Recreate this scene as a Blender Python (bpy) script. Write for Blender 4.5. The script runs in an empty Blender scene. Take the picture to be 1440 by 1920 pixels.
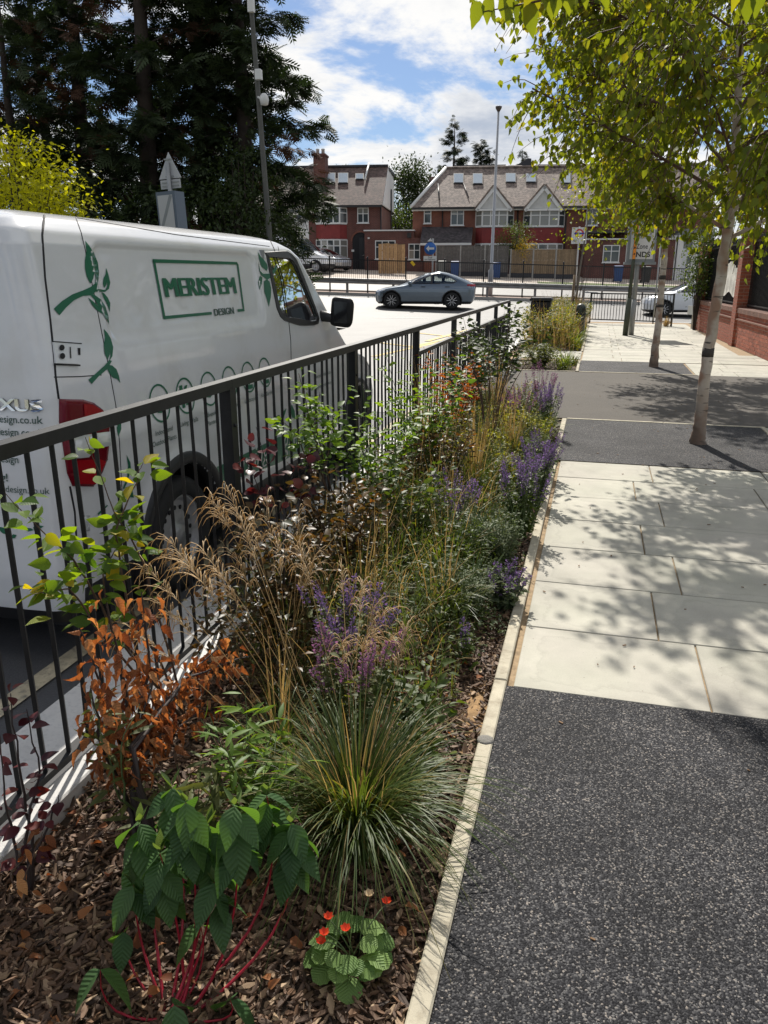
import bpy, bmesh, math, random
import numpy as np
from mathutils import Vector, Matrix, Euler
R = math.radians
SC = bpy.context.scene
COL = SC.collection
random.seed(7); np.random.seed(7)

# ------------------------------------------------------------------ camera
F_PX, PITCH, YAW, EYE = 1442.0, R(17.15), R(15.0), 1.6
cd = bpy.data.cameras.new('camera'); cam = bpy.data.objects.new('camera', cd); COL.objects.link(cam)
cd.sensor_fit = 'VERTICAL'; cd.sensor_height = 24.0; cd.lens = 24.0 * F_PX / 1920.0
cd.clip_start = 0.05; cd.clip_end = 3000
cam.location = (0, 0, EYE); cam.rotation_euler = (R(90) - PITCH, 0, YAW)
SC.camera = cam

# ------------------------------------------------------------------ light
SUN_AZ, SUN_EL = R(17.0), R(44.0)          # azimuth: degrees left of +Y
sd = bpy.data.lights.new('sun', 'SUN'); sun = bpy.data.objects.new('sun', sd); COL.objects.link(sun)
sd.energy = 5.0; sd.angle = R(0.55); sd.color = (1.0, 0.945, 0.86)
sdir = Vector((-math.sin(SUN_AZ) * math.cos(SUN_EL), math.cos(SUN_AZ) * math.cos(SUN_EL), math.sin(SUN_EL)))
sun.rotation_euler = (-sdir).to_track_quat('-Z', 'Y').to_euler()
SC.view_settings.view_transform = 'Standard'; SC.view_settings.look = 'None'
SC.view_settings.exposure = 0.36; SC.view_settings.gamma = 1.0; SC.view_settings.use_curve_mapping = False
SC.cycles.use_denoising = True
SC.cycles.max_bounces = 7; SC.cycles.diffuse_bounces = 3; SC.cycles.glossy_bounces = 3
SC.cycles.transmission_bounces = 5; SC.cycles.transparent_max_bounces = 10
SC.cycles.sample_clamp_indirect = 6.0; SC.cycles.caustics_reflective = False; SC.cycles.caustics_refractive = False

W = bpy.data.worlds.new('World'); SC.world = W; W.use_nodes = True
def world_nodes():
    nt = W.node_tree; nt.nodes.clear(); N = nt.nodes.new; L = nt.links.new
    out = N('ShaderNodeOutputWorld'); bg = N('ShaderNodeBackground'); L(bg.outputs[0], out.inputs[0])
    sky = N('ShaderNodeTexSky'); sky.sky_type = 'NISHITA'; sky.sun_disc = False
    sky.sun_elevation = SUN_EL; sky.sun_rotation = -SUN_AZ
    sky.air_density = 1.0; sky.dust_density = 0.6; sky.ozone_density = 2.2; sky.altitude = 60
    tc = N('ShaderNodeTexCoord'); sep = N('ShaderNodeSeparateXYZ'); L(tc.outputs['Generated'], sep.inputs[0])
    def math_(op, a, b=None, c=None):
        m = N('ShaderNodeMath'); m.operation = op
        for i, v in enumerate((a, b, c)):
            if v is None: continue
            if isinstance(v, (int, float)): m.inputs[i].default_value = v
            else: L(v, m.inputs[i])
        return m.outputs[0]
    zc = math_('MAXIMUM', sep.outputs[2], 0.0); den = math_('ADD', zc, 0.16)
    cmb = N('ShaderNodeCombineXYZ'); L(math_('DIVIDE', sep.outputs[0], den), cmb.inputs[0]); L(math_('DIVIDE', sep.outputs[1], den), cmb.inputs[1])
    cmb.inputs[2].default_value = CLOUD_SEED
    def noise(vec, scale, detail, rough, dist=0.0):
        n = N('ShaderNodeTexNoise'); n.inputs['Scale'].default_value = scale; n.inputs['Detail'].default_value = detail
        n.inputs['Roughness'].default_value = rough; n.inputs['Distortion'].default_value = dist; L(vec, n.inputs['Vector']); return n.outputs[0]
    def ramp(v, a, b):
        m = N('ShaderNodeMapRange'); m.interpolation_type = 'SMOOTHSTEP'; L(v, m.inputs[0])
        m.inputs[1].default_value = a; m.inputs[2].default_value = b; return m.outputs[0]
    v = cmb.outputs[0]
    big = noise(v, 0.95, 12, 0.60, 0.3)
    off = N('ShaderNodeVectorMath'); off.operation = 'ADD'; L(v, off.inputs[0])
    off.inputs[1].default_value = (-0.05, 0.30, 0)        # shifted away from the viewer: thick side = shaded base
    big2 = noise(off.outputs[0], 0.95, 6, 0.5, 0.25)
    mask = ramp(big, 0.435, 0.525)
    fine_ = noise(v, 4.5, 8, 0.62, 0.4)
    thick = ramp(math_('ADD', math_('ADD', big, big2), math_('MULTIPLY_ADD', fine_, 0.36, -0.18)), 0.97, 1.30)
    shade = N('ShaderNodeMix'); shade.data_type = 'RGBA'; L(thick, shade.inputs[0])
    shade.inputs[6].default_value = (12.6, 12.5, 12.3, 1); shade.inputs[7].default_value = (6.0, 6.8, 8.2, 1)
    tint = N('ShaderNodeMix'); tint.data_type = 'RGBA'; tint.blend_type = 'MULTIPLY'; tint.inputs[0].default_value = 1
    L(sky.outputs[0], tint.inputs[6]); tint.inputs[7].default_value = (0.80, 0.93, 1.12, 1)
    mix = N('ShaderNodeMix'); mix.data_type = 'RGBA'; L(mask, mix.inputs[0]); L(tint.outputs[2], mix.inputs[6]); L(shade.outputs[2], mix.inputs[7])
    L(mix.outputs[2], bg.inputs[0]); bg.inputs[1].default_value = 0.062
CLOUD_SEED = 3.1
world_nodes()

# ------------------------------------------------------------------ pixels to places
f0 = Vector((-math.sin(YAW), math.cos(YAW), 0)); r0 = Vector((math.cos(YAW), math.sin(YAW), 0)); zz = Vector((0, 0, 1))
fw = f0 * math.cos(PITCH) - zz * math.sin(PITCH); up = f0 * math.sin(PITCH) + zz * math.cos(PITCH)
CAM = Vector((0, 0, EYE))
def ray(px, py): return fw + r0 * ((px - 720) / F_PX) + up * ((960 - py) / F_PX)
def G(px, py, z=0.0):
    d = ray(px, py); return CAM + d * ((z - EYE) / d.z)
def atX(px, py, X): d = ray(px, py); return CAM + d * (X / d.x)
def atY(px, py, Y): d = ray(px, py); return CAM + d * (Y / d.y)
# frame of the main road and the houses behind it: a runs to the right along the road, b away from the camera
RYAW = R(8.5)
e1 = Vector((math.cos(RYAW), math.sin(RYAW), 0)); e2 = Vector((-math.sin(RYAW), math.cos(RYAW), 0))
def AB(a, b, z=0.0): return e1 * a + e2 * b + zz * z
def atB(px, py, b):
    d = ray(px, py); p = CAM + d * (b / d.dot(e2)); return p
def abz(px, py, b):
    p = atB(px, py, b); return p.dot(e1), p.z
def interp(x, xs, ys): return float(np.interp(x, xs, ys))
def zt(a, b):
    base = interp(b, [0, 31, 36, 40.4, 50, 53, 61, 70], [-0.12, -0.12, -0.02, 0.36, 0.85, 1.08, 1.6, 1.75])
    g = interp(b, [29, 36, 62, 80], [0, 1, 1, 0])
    return base - 0.028 * (max(-22, min(22, a)) - 2) * g

# ------------------------------------------------------------------ objects
def link(o, parent=None):
    COL.objects.link(o)
    if parent is not None: o.parent = parent
    return o
def tag(o, label=None, cat=None, group=None, kind=None):
    if label: o['label'] = label
    if cat: o['category'] = cat
    if group: o['group'] = group
    if kind: o['kind'] = kind
    return o
def thing(name, label, cat, loc=(0, 0, 0), rz=0.0, group=None):
    o = bpy.data.objects.new(name, None); o.empty_display_size = 0.1
    link(o); o.location = loc; o.rotation_euler = (0, 0, rz)
    return tag(o, label, cat, group)
def local(o):            # world to the thing's own frame
    return (Matrix.Translation(o.location) @ o.rotation_euler.to_matrix().to_4x4()).inverted()

class MB:
    """collects shapes, then links them as one mesh object"""
    def __init__(s): s.v = []; s.f = []; s.m = []; s.sm = []
    def add(s, vs, fs, mi=0, smooth=False):
        b = len(s.v); s.v += [tuple(p) for p in vs]
        for f in fs: s.f.append([b + i for i in f]); s.m.append(mi); s.sm.append(smooth)
        return s
    def box(s, lo, hi, mi=0, bev=0.0):
        x0, y0, z0 = lo; x1, y1, z1 = hi
        if bev <= 0:
            vs = [(x0, y0, z0), (x1, y0, z0), (x1, y1, z0), (x0, y1, z0), (x0, y0, z1), (x1, y0, z1), (x1, y1, z1), (x0, y1, z1)]
            return s.add(vs, [(0, 3, 2, 1), (4, 5, 6, 7), (0, 1, 5, 4), (1, 2, 6, 5), (2, 3, 7, 6), (3, 0, 4, 7)], mi)
        b = bev      # chamfered top edges
        vs = [(x0, y0, z0), (x1, y0, z0), (x1, y1, z0), (x0, y1, z0), (x0, y0, z1 - b), (x1, y0, z1 - b), (x1, y1, z1 - b), (x0, y1, z1 - b),
              (x0 + b, y0 + b, z1), (x1 - b, y0 + b, z1), (x1 - b, y1 - b, z1), (x0 + b, y1 - b, z1)]
        fs = [(0, 3, 2, 1), (8, 9, 10, 11)] + [(i, (i + 1) % 4, 4 + (i + 1) % 4, 4 + i) for i in range(4)] + [(4 + i, 4 + (i + 1) % 4, 8 + (i + 1) % 4, 8 + i) for i in range(4)]
        return s.add(vs, fs, mi)
    def obox(s, c, ax, ay, az, mi=0):       # box from a centre and three half axes
        c, ax, ay, az = map(Vector, (c, ax, ay, az))
        vs = [c + ax * i + ay * j + az * k for k in (-1, 1) for i, j in ((-1, -1), (1, -1), (1, 1), (-1, 1))]
        return s.add(vs, [(0, 3, 2, 1), (4, 5, 6, 7), (0, 1, 5, 4), (1, 2, 6, 5), (2, 3, 7, 6), (3, 0, 4, 7)], mi)
    def tube(s, pts, rad, n=8, mi=0, cap=True, smooth=True):
        pts = [Vector(p) for p in pts]; rings = []
        if not isinstance(rad, (list, tuple)): rad = [rad] * len(pts)
        for i, p in enumerate(pts):
            t = (pts[min(i + 1, len(pts) - 1)] - pts[max(i - 1, 0)])
            t = t.normalized() if t.length > 1e-9 else Vector((0, 0, 1))
            a = t.cross(Vector((0.31, 0.95, 0.05)) if abs(t.y) < 0.9 else Vector((1, 0, 0))).normalized(); b = t.cross(a)
            rings.append([p + (a * math.cos(2 * math.pi * k / n) + b * math.sin(2 * math.pi * k / n)) * rad[i] for k in range(n)])
        vs = [q for ring in rings for q in ring]; fs = []
        for i in range(len(pts) - 1):
            for k in range(n): fs.append((i * n + k, i * n + (k + 1) % n, (i + 1) * n + (k + 1) % n, (i + 1) * n + k))
        if cap: fs += [tuple(range(n))[::-1], tuple(range((len(pts) - 1) * n, len(pts) * n))]
        return s.add(vs, fs, mi, smooth)
    def prism(s, poly, d, mi=0):             # polygon of 3D points pushed along d
        poly = [Vector(p) for p in poly]; d = Vector(d); n = len(poly)
        vs = poly + [p + d for p in poly]
        return s.add(vs, [tuple(range(n)), tuple(range(2 * n - 1, n - 1, -1))] + [(i, n + i, n + (i + 1) % n, (i + 1) % n) for i in range(n)], mi)
    def lathe(s, prof, n=16, c=(0, 0, 0), axis='Z', mi=0, smooth=True, cap=True):
        c = Vector(c); vs = []
        for r_, h in prof:
            for k in range(n):
                a = 2 * math.pi * k / n; x, y = r_ * math.cos(a), r_ * math.sin(a)
                vs.append(c + (Vector((x, y, h)) if axis == 'Z' else Vector((h, x, y)) if axis == 'X' else Vector((x, h, y))))
        fs = [(i * n + k, i * n + (k + 1) % n, (i + 1) * n + (k + 1) % n, (i + 1) * n + k) for i in range(len(prof) - 1) for k in range(n)]
        if cap: fs += [tuple(range(n))[::-1], tuple(range((len(prof) - 1) * n, len(prof) * n))]
        return s.add(vs, fs, mi, smooth)
    def xf(s, M):
        s.v = [tuple(M @ Vector(p)) for p in s.v]; return s
    def mesh(s, name, mats, fix=True):
        me = bpy.data.meshes.new(name); me.from_pydata(s.v, [], s.f)
        for m in (mats if isinstance(mats, (list, tuple)) else [mats]): me.materials.append(m)
        me.polygons.foreach_set('material_index', s.m); me.polygons.foreach_set('use_smooth', s.sm)
        if fix:
            bm = bmesh.new(); bm.from_mesh(me); bmesh.ops.recalc_face_normals(bm, faces=bm.faces); bm.to_mesh(me); bm.free()
        me.update(); return me
    def build(s, name, mats, parent=None, fix=True, **kw):
        o = bpy.data.objects.new(name, s.mesh(name, mats, fix)); link(o, parent)
        return tag(o, **kw) if kw else o

def np_mesh(name, V, Fq, mat, var=None, smooth=True):
    """V (n,3) float, Fq (m,k) int of equal-size polygons"""
    me = bpy.data.meshes.new(name); n, (m, k) = len(V), Fq.shape
    me.vertices.add(n); me.vertices.foreach_set('co', np.ascontiguousarray(V, dtype=np.float32).ravel())
    me.loops.add(m * k); me.loops.foreach_set('vertex_index', Fq.astype(np.int32).ravel())
    me.polygons.add(m); me.polygons.foreach_set('loop_start', np.arange(0, m * k, k, dtype=np.int32))
    me.polygons.foreach_set('loop_total', np.full(m, k, dtype=np.int32))
    me.polygons.foreach_set('use_smooth', np.full(m, smooth, dtype=bool))
    if var is not None:
        at = me.attributes.new('var', 'FLOAT', 'POINT'); at.data.foreach_set('value', np.ascontiguousarray(var, dtype=np.float32))
    me.materials.append(mat); me.update(calc_edges=True); me.validate()
    return me

# ------------------------------------------------------------------ materials
MATS = {}
def nodes(name):
    m = bpy.data.materials.new(name); m.use_nodes = True; nt = m.node_tree
    b = nt.nodes['Principled BSDF']; return m, nt, b
def hx(c): return (c[0], c[1], c[2], 1.0)
def P(name, col, rough=0.6, metal=0.0, var=None, bump=None, coat=0.0, spec=0.5, rnd=0.0, coord='pos', dirt=None):
    """Principled with noise: var=(scale, amount), bump=(scale, strength, distance), rnd=tint per object, dirt=(scale, colour, amount)"""
    if name in MATS: return MATS[name]
    m, nt, b = nodes(name); N = nt.nodes.new; L = nt.links.new
    b.inputs['Base Color'].default_value = hx(col); b.inputs['Roughness'].default_value = rough; b.inputs['Metallic'].default_value = metal
    b.inputs['Coat Weight'].default_value = coat; b.inputs['Specular IOR Level'].default_value = spec
    if coord == 'pos': src = N('ShaderNodeNewGeometry').outputs['Position']
    else: src = N('ShaderNodeTexCoord').outputs['Object']
    def noise(sc, det=6):
        n = N('ShaderNodeTexNoise'); n.inputs['Scale'].default_value = sc; n.inputs['Detail'].default_value = det; n.inputs['Roughness'].default_value = 0.62
        L(src, n.inputs['Vector']); return n.outputs[0]
    cur = None
    if var:
        mp = N('ShaderNodeMapRange'); L(noise(var[0]), mp.inputs[0]); mp.inputs[1].default_value = 0.3; mp.inputs[2].default_value = 0.7
        mp.inputs[3].default_value = 1 - var[1]; mp.inputs[4].default_value = 1 + var[1]
        vm = N('ShaderNodeVectorMath'); vm.operation = 'SCALE'; vm.inputs[0].default_value = col[:3]; L(mp.outputs[0], vm.inputs['Scale']); cur = vm.outputs[0]
    if rnd:
        oi = N('ShaderNodeObjectInfo'); mp = N('ShaderNodeMapRange'); L(oi.outputs['Random'], mp.inputs[0])
        mp.inputs[3].default_value = 1 - rnd; mp.inputs[4].default_value = 1 + rnd
        vm = N('ShaderNodeVectorMath'); vm.operation = 'SCALE'; L(mp.outputs[0], vm.inputs['Scale'])
        if cur is None: vm.inputs[0].default_value = col[:3]
        else: L(cur, vm.inputs[0])
        cur = vm.outputs[0]
    if dirt:
        mx = N('ShaderNodeMix'); mx.data_type = 'RGBA'; mp = N('ShaderNodeMapRange'); L(noise(dirt[0], 8), mp.inputs[0])
        mp.inputs[1].default_value = 0.5; mp.inputs[2].default_value = 0.72; mp.inputs[4].default_value = dirt[2]
        L(mp.outputs[0], mx.inputs[0]); mx.inputs[7].default_value = hx(dirt[1])
        if cur is None: mx.inputs[6].default_value = hx(col)
        else: L(cur, mx.inputs[6])
        cur = mx.outputs[2]
    if cur is not None: L(cur, b.inputs['Base Color'])
    if bump:
        bp = N('ShaderNodeBump'); bp.inputs['Strength'].default_value = bump[1]; bp.inputs['Distance'].default_value = bump[2] if len(bump) > 2 else 0.01
        L(noise(bump[0]), bp.inputs['Height']); L(bp.outputs[0], b.inputs['Normal'])
    MATS[name] = m; return m

def leafmat(name, c1, c2, trans=0.45, rough=0.42, tcol=None, veins=0.0, c3=None):
    """leaf: colour spread per leaf (object random + 'var'), light shining through"""
    if name in MATS: return MATS[name]
    m, nt, b = nodes(name); N = nt.nodes.new; L = nt.links.new
    at = N('ShaderNodeAttribute'); at.attribute_name = 'var'; oi = N('ShaderNodeObjectInfo')
    ad = N('ShaderNodeMath'); ad.operation = 'ADD'; L(at.outputs['Fac'], ad.inputs[0]); L(oi.outputs['Random'], ad.inputs[1])
    fr = N('ShaderNodeMath'); fr.operation = 'FRACT'; L(ad.outputs[0], fr.inputs[0])
    cr = N('ShaderNodeValToRGB'); L(fr.outputs[0], cr.inputs[0])
    cr.color_ramp.elements[0].color = hx(c1); cr.color_ramp.elements[1].color = hx(c2)
    if c3: cr.color_ramp.elements[1].position = 0.8; e = cr.color_ramp.elements.new(1.0); e.color = hx(c3)
    col = cr.outputs[0]
    if veins:
        tc = N('ShaderNodeTexCoord'); sp = N('ShaderNodeSeparateXYZ'); L(tc.outputs['Object'], sp.inputs[0])
        ab = N('ShaderNodeMath'); ab.operation = 'ABSOLUTE'; L(sp.outputs[0], ab.inputs[0])
        sb = N('ShaderNodeMath'); sb.operation = 'MULTIPLY_ADD'; L(ab.outputs[0], sb.inputs[0]); sb.inputs[1].default_value = -0.9; L(sp.outputs[1], sb.inputs[2])
        wv = N('ShaderNodeMath'); wv.operation = 'MULTIPLY'; L(sb.outputs[0], wv.inputs[0]); wv.inputs[1].default_value = veins
        sn = N('ShaderNodeMath'); sn.operation = 'SINE'; L(wv.outputs[0], sn.inputs[0])
        bp = N('ShaderNodeBump'); bp.inputs['Strength'].default_value = 0.40; bp.inputs['Distance'].default_value = 0.003; L(sn.outputs[0], bp.inputs['Height']); L(bp.outputs[0], b.inputs['Normal'])
        mp = N('ShaderNodeMapRange'); L(sn.outputs[0], mp.inputs[0]); mp.inputs[1].default_value = -1; mp.inputs[3].default_value = 0.90; mp.inputs[4].default_value = 1.05
        vm = N('ShaderNodeVectorMath'); vm.operation = 'SCALE'; L(col, vm.inputs[0]); L(mp.outputs[0], vm.inputs['Scale']); col = vm.outputs[0]
    L(col, b.inputs['Base Color']); b.inputs['Roughness'].default_value = rough + .06; b.inputs['Specular IOR Level'].default_value = 0.3
    tr = N('ShaderNodeBsdfTranslucent'); mu = N('ShaderNodeMix'); mu.data_type = 'RGBA'; mu.blend_type = 'MULTIPLY'; mu.inputs[0].default_value = 1
    L(col, mu.inputs[6]); mu.inputs[7].default_value = hx(tcol or (1.9, 1.75, 0.55)); L(mu.outputs[2], tr.inputs[0])
    ms = N('ShaderNodeMixShader'); ms.inputs[0].default_value = trans; L(b.outputs[0], ms.inputs[1]); L(tr.outputs[0], ms.inputs[2])
    L(ms.outputs[0], nt.nodes['Material Output'].inputs[0]); MATS[name] = m; return m
# ================================================================== the setting
def sheet_ab(name, a0, a1, b0, b1, na, nb, dz, mat, kind='structure', fz=None, parent=None):
    As = np.linspace(a0, a1, na + 1); Bs = np.linspace(b0, b1, nb + 1)
    mb = MB(); vs = [AB(a, b, (fz or zt)(a, b) + dz) for b in Bs for a in As]
    w = na + 1
    mb.add(vs, [(j * w + i, j * w + i + 1, (j + 1) * w + i + 1, (j + 1) * w + i) for j in range(nb) for i in range(na)], 0, True)
    o = mb.build(name, mat, parent)
    if parent is None: tag(o, kind=kind)
    return o
M_ground = P('rough ground', (0.10, 0.11, 0.05), 0.95, var=(0.6, 0.4), bump=(6, 0.6, 0.05))
As = [-900, -300, -120, -60, -40, -30, -22, -16, -12, -8, -4, 0, 4, 8, 12, 16, 22, 30, 40, 60, 120, 300, 900]
Bs = [-300, -100, -40, -20, -10, 0, 10, 20, 27, 29, 31, 33, 36, 38, 40.4, 43, 46, 50, 53, 57, 61, 66, 72, 80, 100, 160, 300, 700, 1500]
mb = MB(); w = len(As)
mb.add([AB(a, b, zt(a, b) - 0.06) for b in Bs for a in As], [(j * w + i, j * w + i + 1, (j + 1) * w + i + 1, (j + 1) * w + i) for j in range(len(Bs) - 1) for i in range(w - 1)], 0, True)
mb.build('ground', M_ground, kind='structure')

def asphalt(name, col, rough, scale=90.0):
    m = P(name, col, rough, var=(1.1, 0.16), bump=(scale, 0.55, 0.006), spec=0.5, dirt=(scale * 1.7, tuple(min(1, c * 1.8) for c in col), 0.55)); return m
M_road = asphalt('pale worn asphalt', (0.135, 0.132, 0.126), 0.62)
M_side = asphalt('dark asphalt', (0.062, 0.063, 0.068), 0.7)
M_cross = asphalt('grey brown asphalt', (0.070, 0.061, 0.050), 0.9, 120)
sheet_ab('main_road', -60, 60, 28.6, 40.4, 60, 12, 0.006, M_road)
sheet_ab('far_carriageway', -60, 60, 42.3, 49.8, 60, 4, 0.006, M_road)
mb = MB(); mb.add([(-8.0, -15, -.115), (-1.96, -15, -.115), (-1.96, 29.5, -.115), (-8.0, 31.0, -.115)], [(0, 1, 2, 3)])
mb.build('side_road', M_side, kind='structure')
# the mouth of the side road is surfaced like the main road
mb = MB(); mb.add([(-8.0, 10.5, -.111), (-1.96, 9.5, -.111), (-1.96, 30.6, -.111), (-14.0, 30.6, -.111), (-8.0, 25.0, -.111)], [(0, 1, 2, 3, 4)])
mb.build('junction', M_road, kind='structure')
M_yel = P('worn yellow paint', (0.62, 0.47, 0.16), 0.75, var=(14, 0.25), dirt=(30, (0.2, 0.18, 0.14), 0.7))
M_cream = P('faded cream paint', (0.46, 0.40, 0.28), 0.8, var=(14, 0.25), dirt=(24, (0.1, 0.1, 0.1), 0.8))
M_wht = P('worn white paint', (0.62, 0.61, 0.58), 0.7, var=(12, 0.2), dirt=(20, (0.2, 0.2, 0.2), 0.6))
mb = MB(); mb.add([(-2.30, -12, -.107), (-2.20, -12, -.107), (-2.20, 12.5, -.107), (-2.30, 12.5, -.107)], [(0, 1, 2, 3)])
mb.build('kerbside_line', M_cream, kind='structure')
def road_mark(a0, a1, b0, b1, dz, mat, name):
    mb = MB(); mb.add([AB(a0, b0, zt(a0, b0) + dz), AB(a1, b0, zt(a1, b0) + dz), AB(a1, b1, zt(a1, b1) + dz), AB(a0, b1, zt(a0, b1) + dz)], [(0, 1, 2, 3)])
    return mb.build(name, mat, kind='structure')
for i in range(-8, 12): road_mark(i * 4.0, i * 4.0 + 2.2, 31.4, 31.52, 0.014, M_wht, 'lane_dash')
for i in range(-3, 6): road_mark(i * 9.0, i * 9.0 + 8.99, 39.75, 39.87, 0.014, M_wht, 'edge_line')
# yellow hatching in the mouth of the side road
for k, (p, q) in enumerate([((700, 668), (830, 640)), ((770, 650), (900, 622)), ((850, 628), (940, 606)), ((690, 640), (790, 652)), ((760, 622), (872, 634)), ((800, 640), (880, 618))]):
    A, B = G(*p, -.105), G(*q, -.105); n = Vector((-(B - A).y, (B - A).x, 0)).normalized() * 0.075
    MB().add([A - n, B - n, B + n, A + n], [(0, 1, 2, 3)]).xf(Matrix.Translation((0, 0, 0.0015 * k))).build('hatch_line', M_yel, kind='structure')

# far pavement, drives and front gardens
M_drive = P('pale block drive', (0.42, 0.36, 0.30), 0.85, var=(3, 0.14), bump=(18, 0.4, 0.01))
M_lawn = P('verge grass', (0.09, 0.12, 0.03), 0.95, var=(4, 0.4), bump=(30, 1.0, 0.06))
M_kerbc = P('grey kerb concrete', (0.36, 0.35, 0.32), 0.85, var=(6, 0.15), bump=(60, 0.3, 0.004))
sheet_ab('far_pavement', -60, 60, 49.95, 53.0, 60, 3, 0.10, M_drive)
sheet_ab('front_drives', -60, 60, 53.0, 61.5, 60, 6, 0.10, M_drive)
sheet_ab('verge', 4.0, 40, 51.2, 53.2, 30, 3, 0.135, M_lawn)
def kerb_ab(name, b0, b1, h, mat, a0=-60, a1=60, n=60):
    mb = MB(); As = np.linspace(a0, a1, n + 1); vs = []
    for a in As:
        z = zt(a, b0); vs += [AB(a, b0, z - .1), AB(a, b0 + .01, z + h), AB(a, b1 - .01, z + h), AB(a, b1, z - .1)]
    fs = [(i * 4 + k, i * 4 + k + 1, i * 4 + 4 + k + 1, i * 4 + 4 + k) for i in range(n) for k in range(3)]
    return mb.add(vs, fs).build(name, mat, kind='structure')
kerb_ab('far_kerb', 49.8, 49.95, 0.12, M_kerbc)
kerb_ab('median_kerb', 40.4, 40.55, 0.13, M_kerbc); kerb_ab('median_kerb', 42.1, 42.25, 0.13, M_kerbc)
M_medi = P('pinkish block paving', (0.36, 0.26, 0.21), 0.85, var=(9, 0.2), bump=(20, 0.5, 0.01))
kerb_ab('median_paving', 40.55, 42.1, 0.12, M_medi)

# near pavement: sand bed, slabs, kerbs, tree pits
M_sand = P('jointing sand', (0.30, 0.215, 0.125), 0.95, var=(30, 0.3), bump=(90, 0.5, 0.003))
def slab_material():
    m, nt, b = nodes('pale concrete slab'); N = nt.nodes.new; L = nt.links.new
    pos = N('ShaderNodeNewGeometry').outputs['Position']; oi = N('ShaderNodeObjectInfo'); tc = N('ShaderNodeTexCoord')
    def noise(sc, det, vec=pos):
        n = N('ShaderNodeTexNoise'); n.inputs['Scale'].default_value = sc; n.inputs['Detail'].default_value = det; n.inputs['Roughness'].default_value = 0.6; L(vec, n.inputs['Vector']); return n.outputs[0]
    def mr(v, a, b_, c, d):
        q = N('ShaderNodeMapRange'); L(v, q.inputs[0]); q.inputs[1].default_value = a; q.inputs[2].default_value = b_; q.inputs[3].default_value = c; q.inputs[4].default_value = d; return q.outputs[0]
    def mul(x, y):
        q = N('ShaderNodeMath'); q.operation = 'MULTIPLY'; L(x, q.inputs[0]); L(y, q.inputs[1]); return q.outputs[0]
    f = mul(mul(mr(noise(2.2, 8), .3, .7, .80, 1.14), mr(noise(160, 3), .3, .7, .93, 1.06)), mr(oi.outputs['Random'], 0, 1, .90, 1.06))
    # pale dried-water border along each slab's rim, wavy
    sp = N('ShaderNodeSeparateXYZ'); L(tc.outputs['Generated'], sp.inputs[0])
    def edge(s):
        q = N('ShaderNodeMath'); q.operation = 'PINGPONG'; L(s, q.inputs[0]); q.inputs[1].default_value = 0.5; return q.outputs[0]
    mn = N('ShaderNodeMath'); mn.operation = 'MINIMUM'; L(edge(sp.outputs[0]), mn.inputs[0]); L(edge(sp.outputs[1]), mn.inputs[1])
    ad = N('ShaderNodeMath'); ad.operation = 'ADD'; L(mn.outputs[0], ad.inputs[0]); L(mr(noise(7, 5), .3, .7, -.07, .07), ad.inputs[1])
    wv = N('ShaderNodeValToRGB'); L(ad.outputs[0], wv.inputs[0]); cr = wv.color_ramp
    cr.elements[0].position = 0; cr.elements[0].color = (.93, .93, .93, 1); cr.elements[1].position = 1; cr.elements[1].color = (1, 1, 1, 1)
    for p, c in ((.05, .97), (.10, 1.10), (.125, .90), (.17, 1.0)): e = cr.elements.new(p); e.color = (c, c, c, 1)
    f = mul(f, mr(wv.outputs[0], 0, 1, 0, 1))
    mx = N('ShaderNodeMix'); mx.data_type = 'RGBA'; L(mr(noise(1.3, 4), .35, .65, 0, 1), mx.inputs[0])
    mx.inputs[6].default_value = (.42, .395, .335, 1); mx.inputs[7].default_value = (.38, .37, .30, 1)
    vm = N('ShaderNodeVectorMath'); vm.operation = 'SCALE'; L(mx.outputs[2], vm.inputs[0]); L(f, vm.inputs['Scale'])
    spk = N('ShaderNodeTexVoronoi'); spk.inputs['Scale'].default_value = 17; L(pos, spk.inputs['Vector'])
    mx2 = N('ShaderNodeMix'); mx2.data_type = 'RGBA'; L(mr(spk.outputs['Distance'], .03, .05, .75, 0), mx2.inputs[0]); L(vm.outputs[0], mx2.inputs[6]); mx2.inputs[7].default_value = (.09, .08, .07, 1)
    L(mx2.outputs[2], b.inputs['Base Color']); b.inputs['Roughness'].default_value = 0.78
    bp = N('ShaderNodeBump'); bp.inputs['Strength'].default_value = 0.35; bp.inputs['Distance'].default_value = 0.002; L(noise(240, 3), bp.inputs['Height']); L(bp.outputs[0], b.inputs['Normal'])
    return m
M_slab = slab_material()
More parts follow.
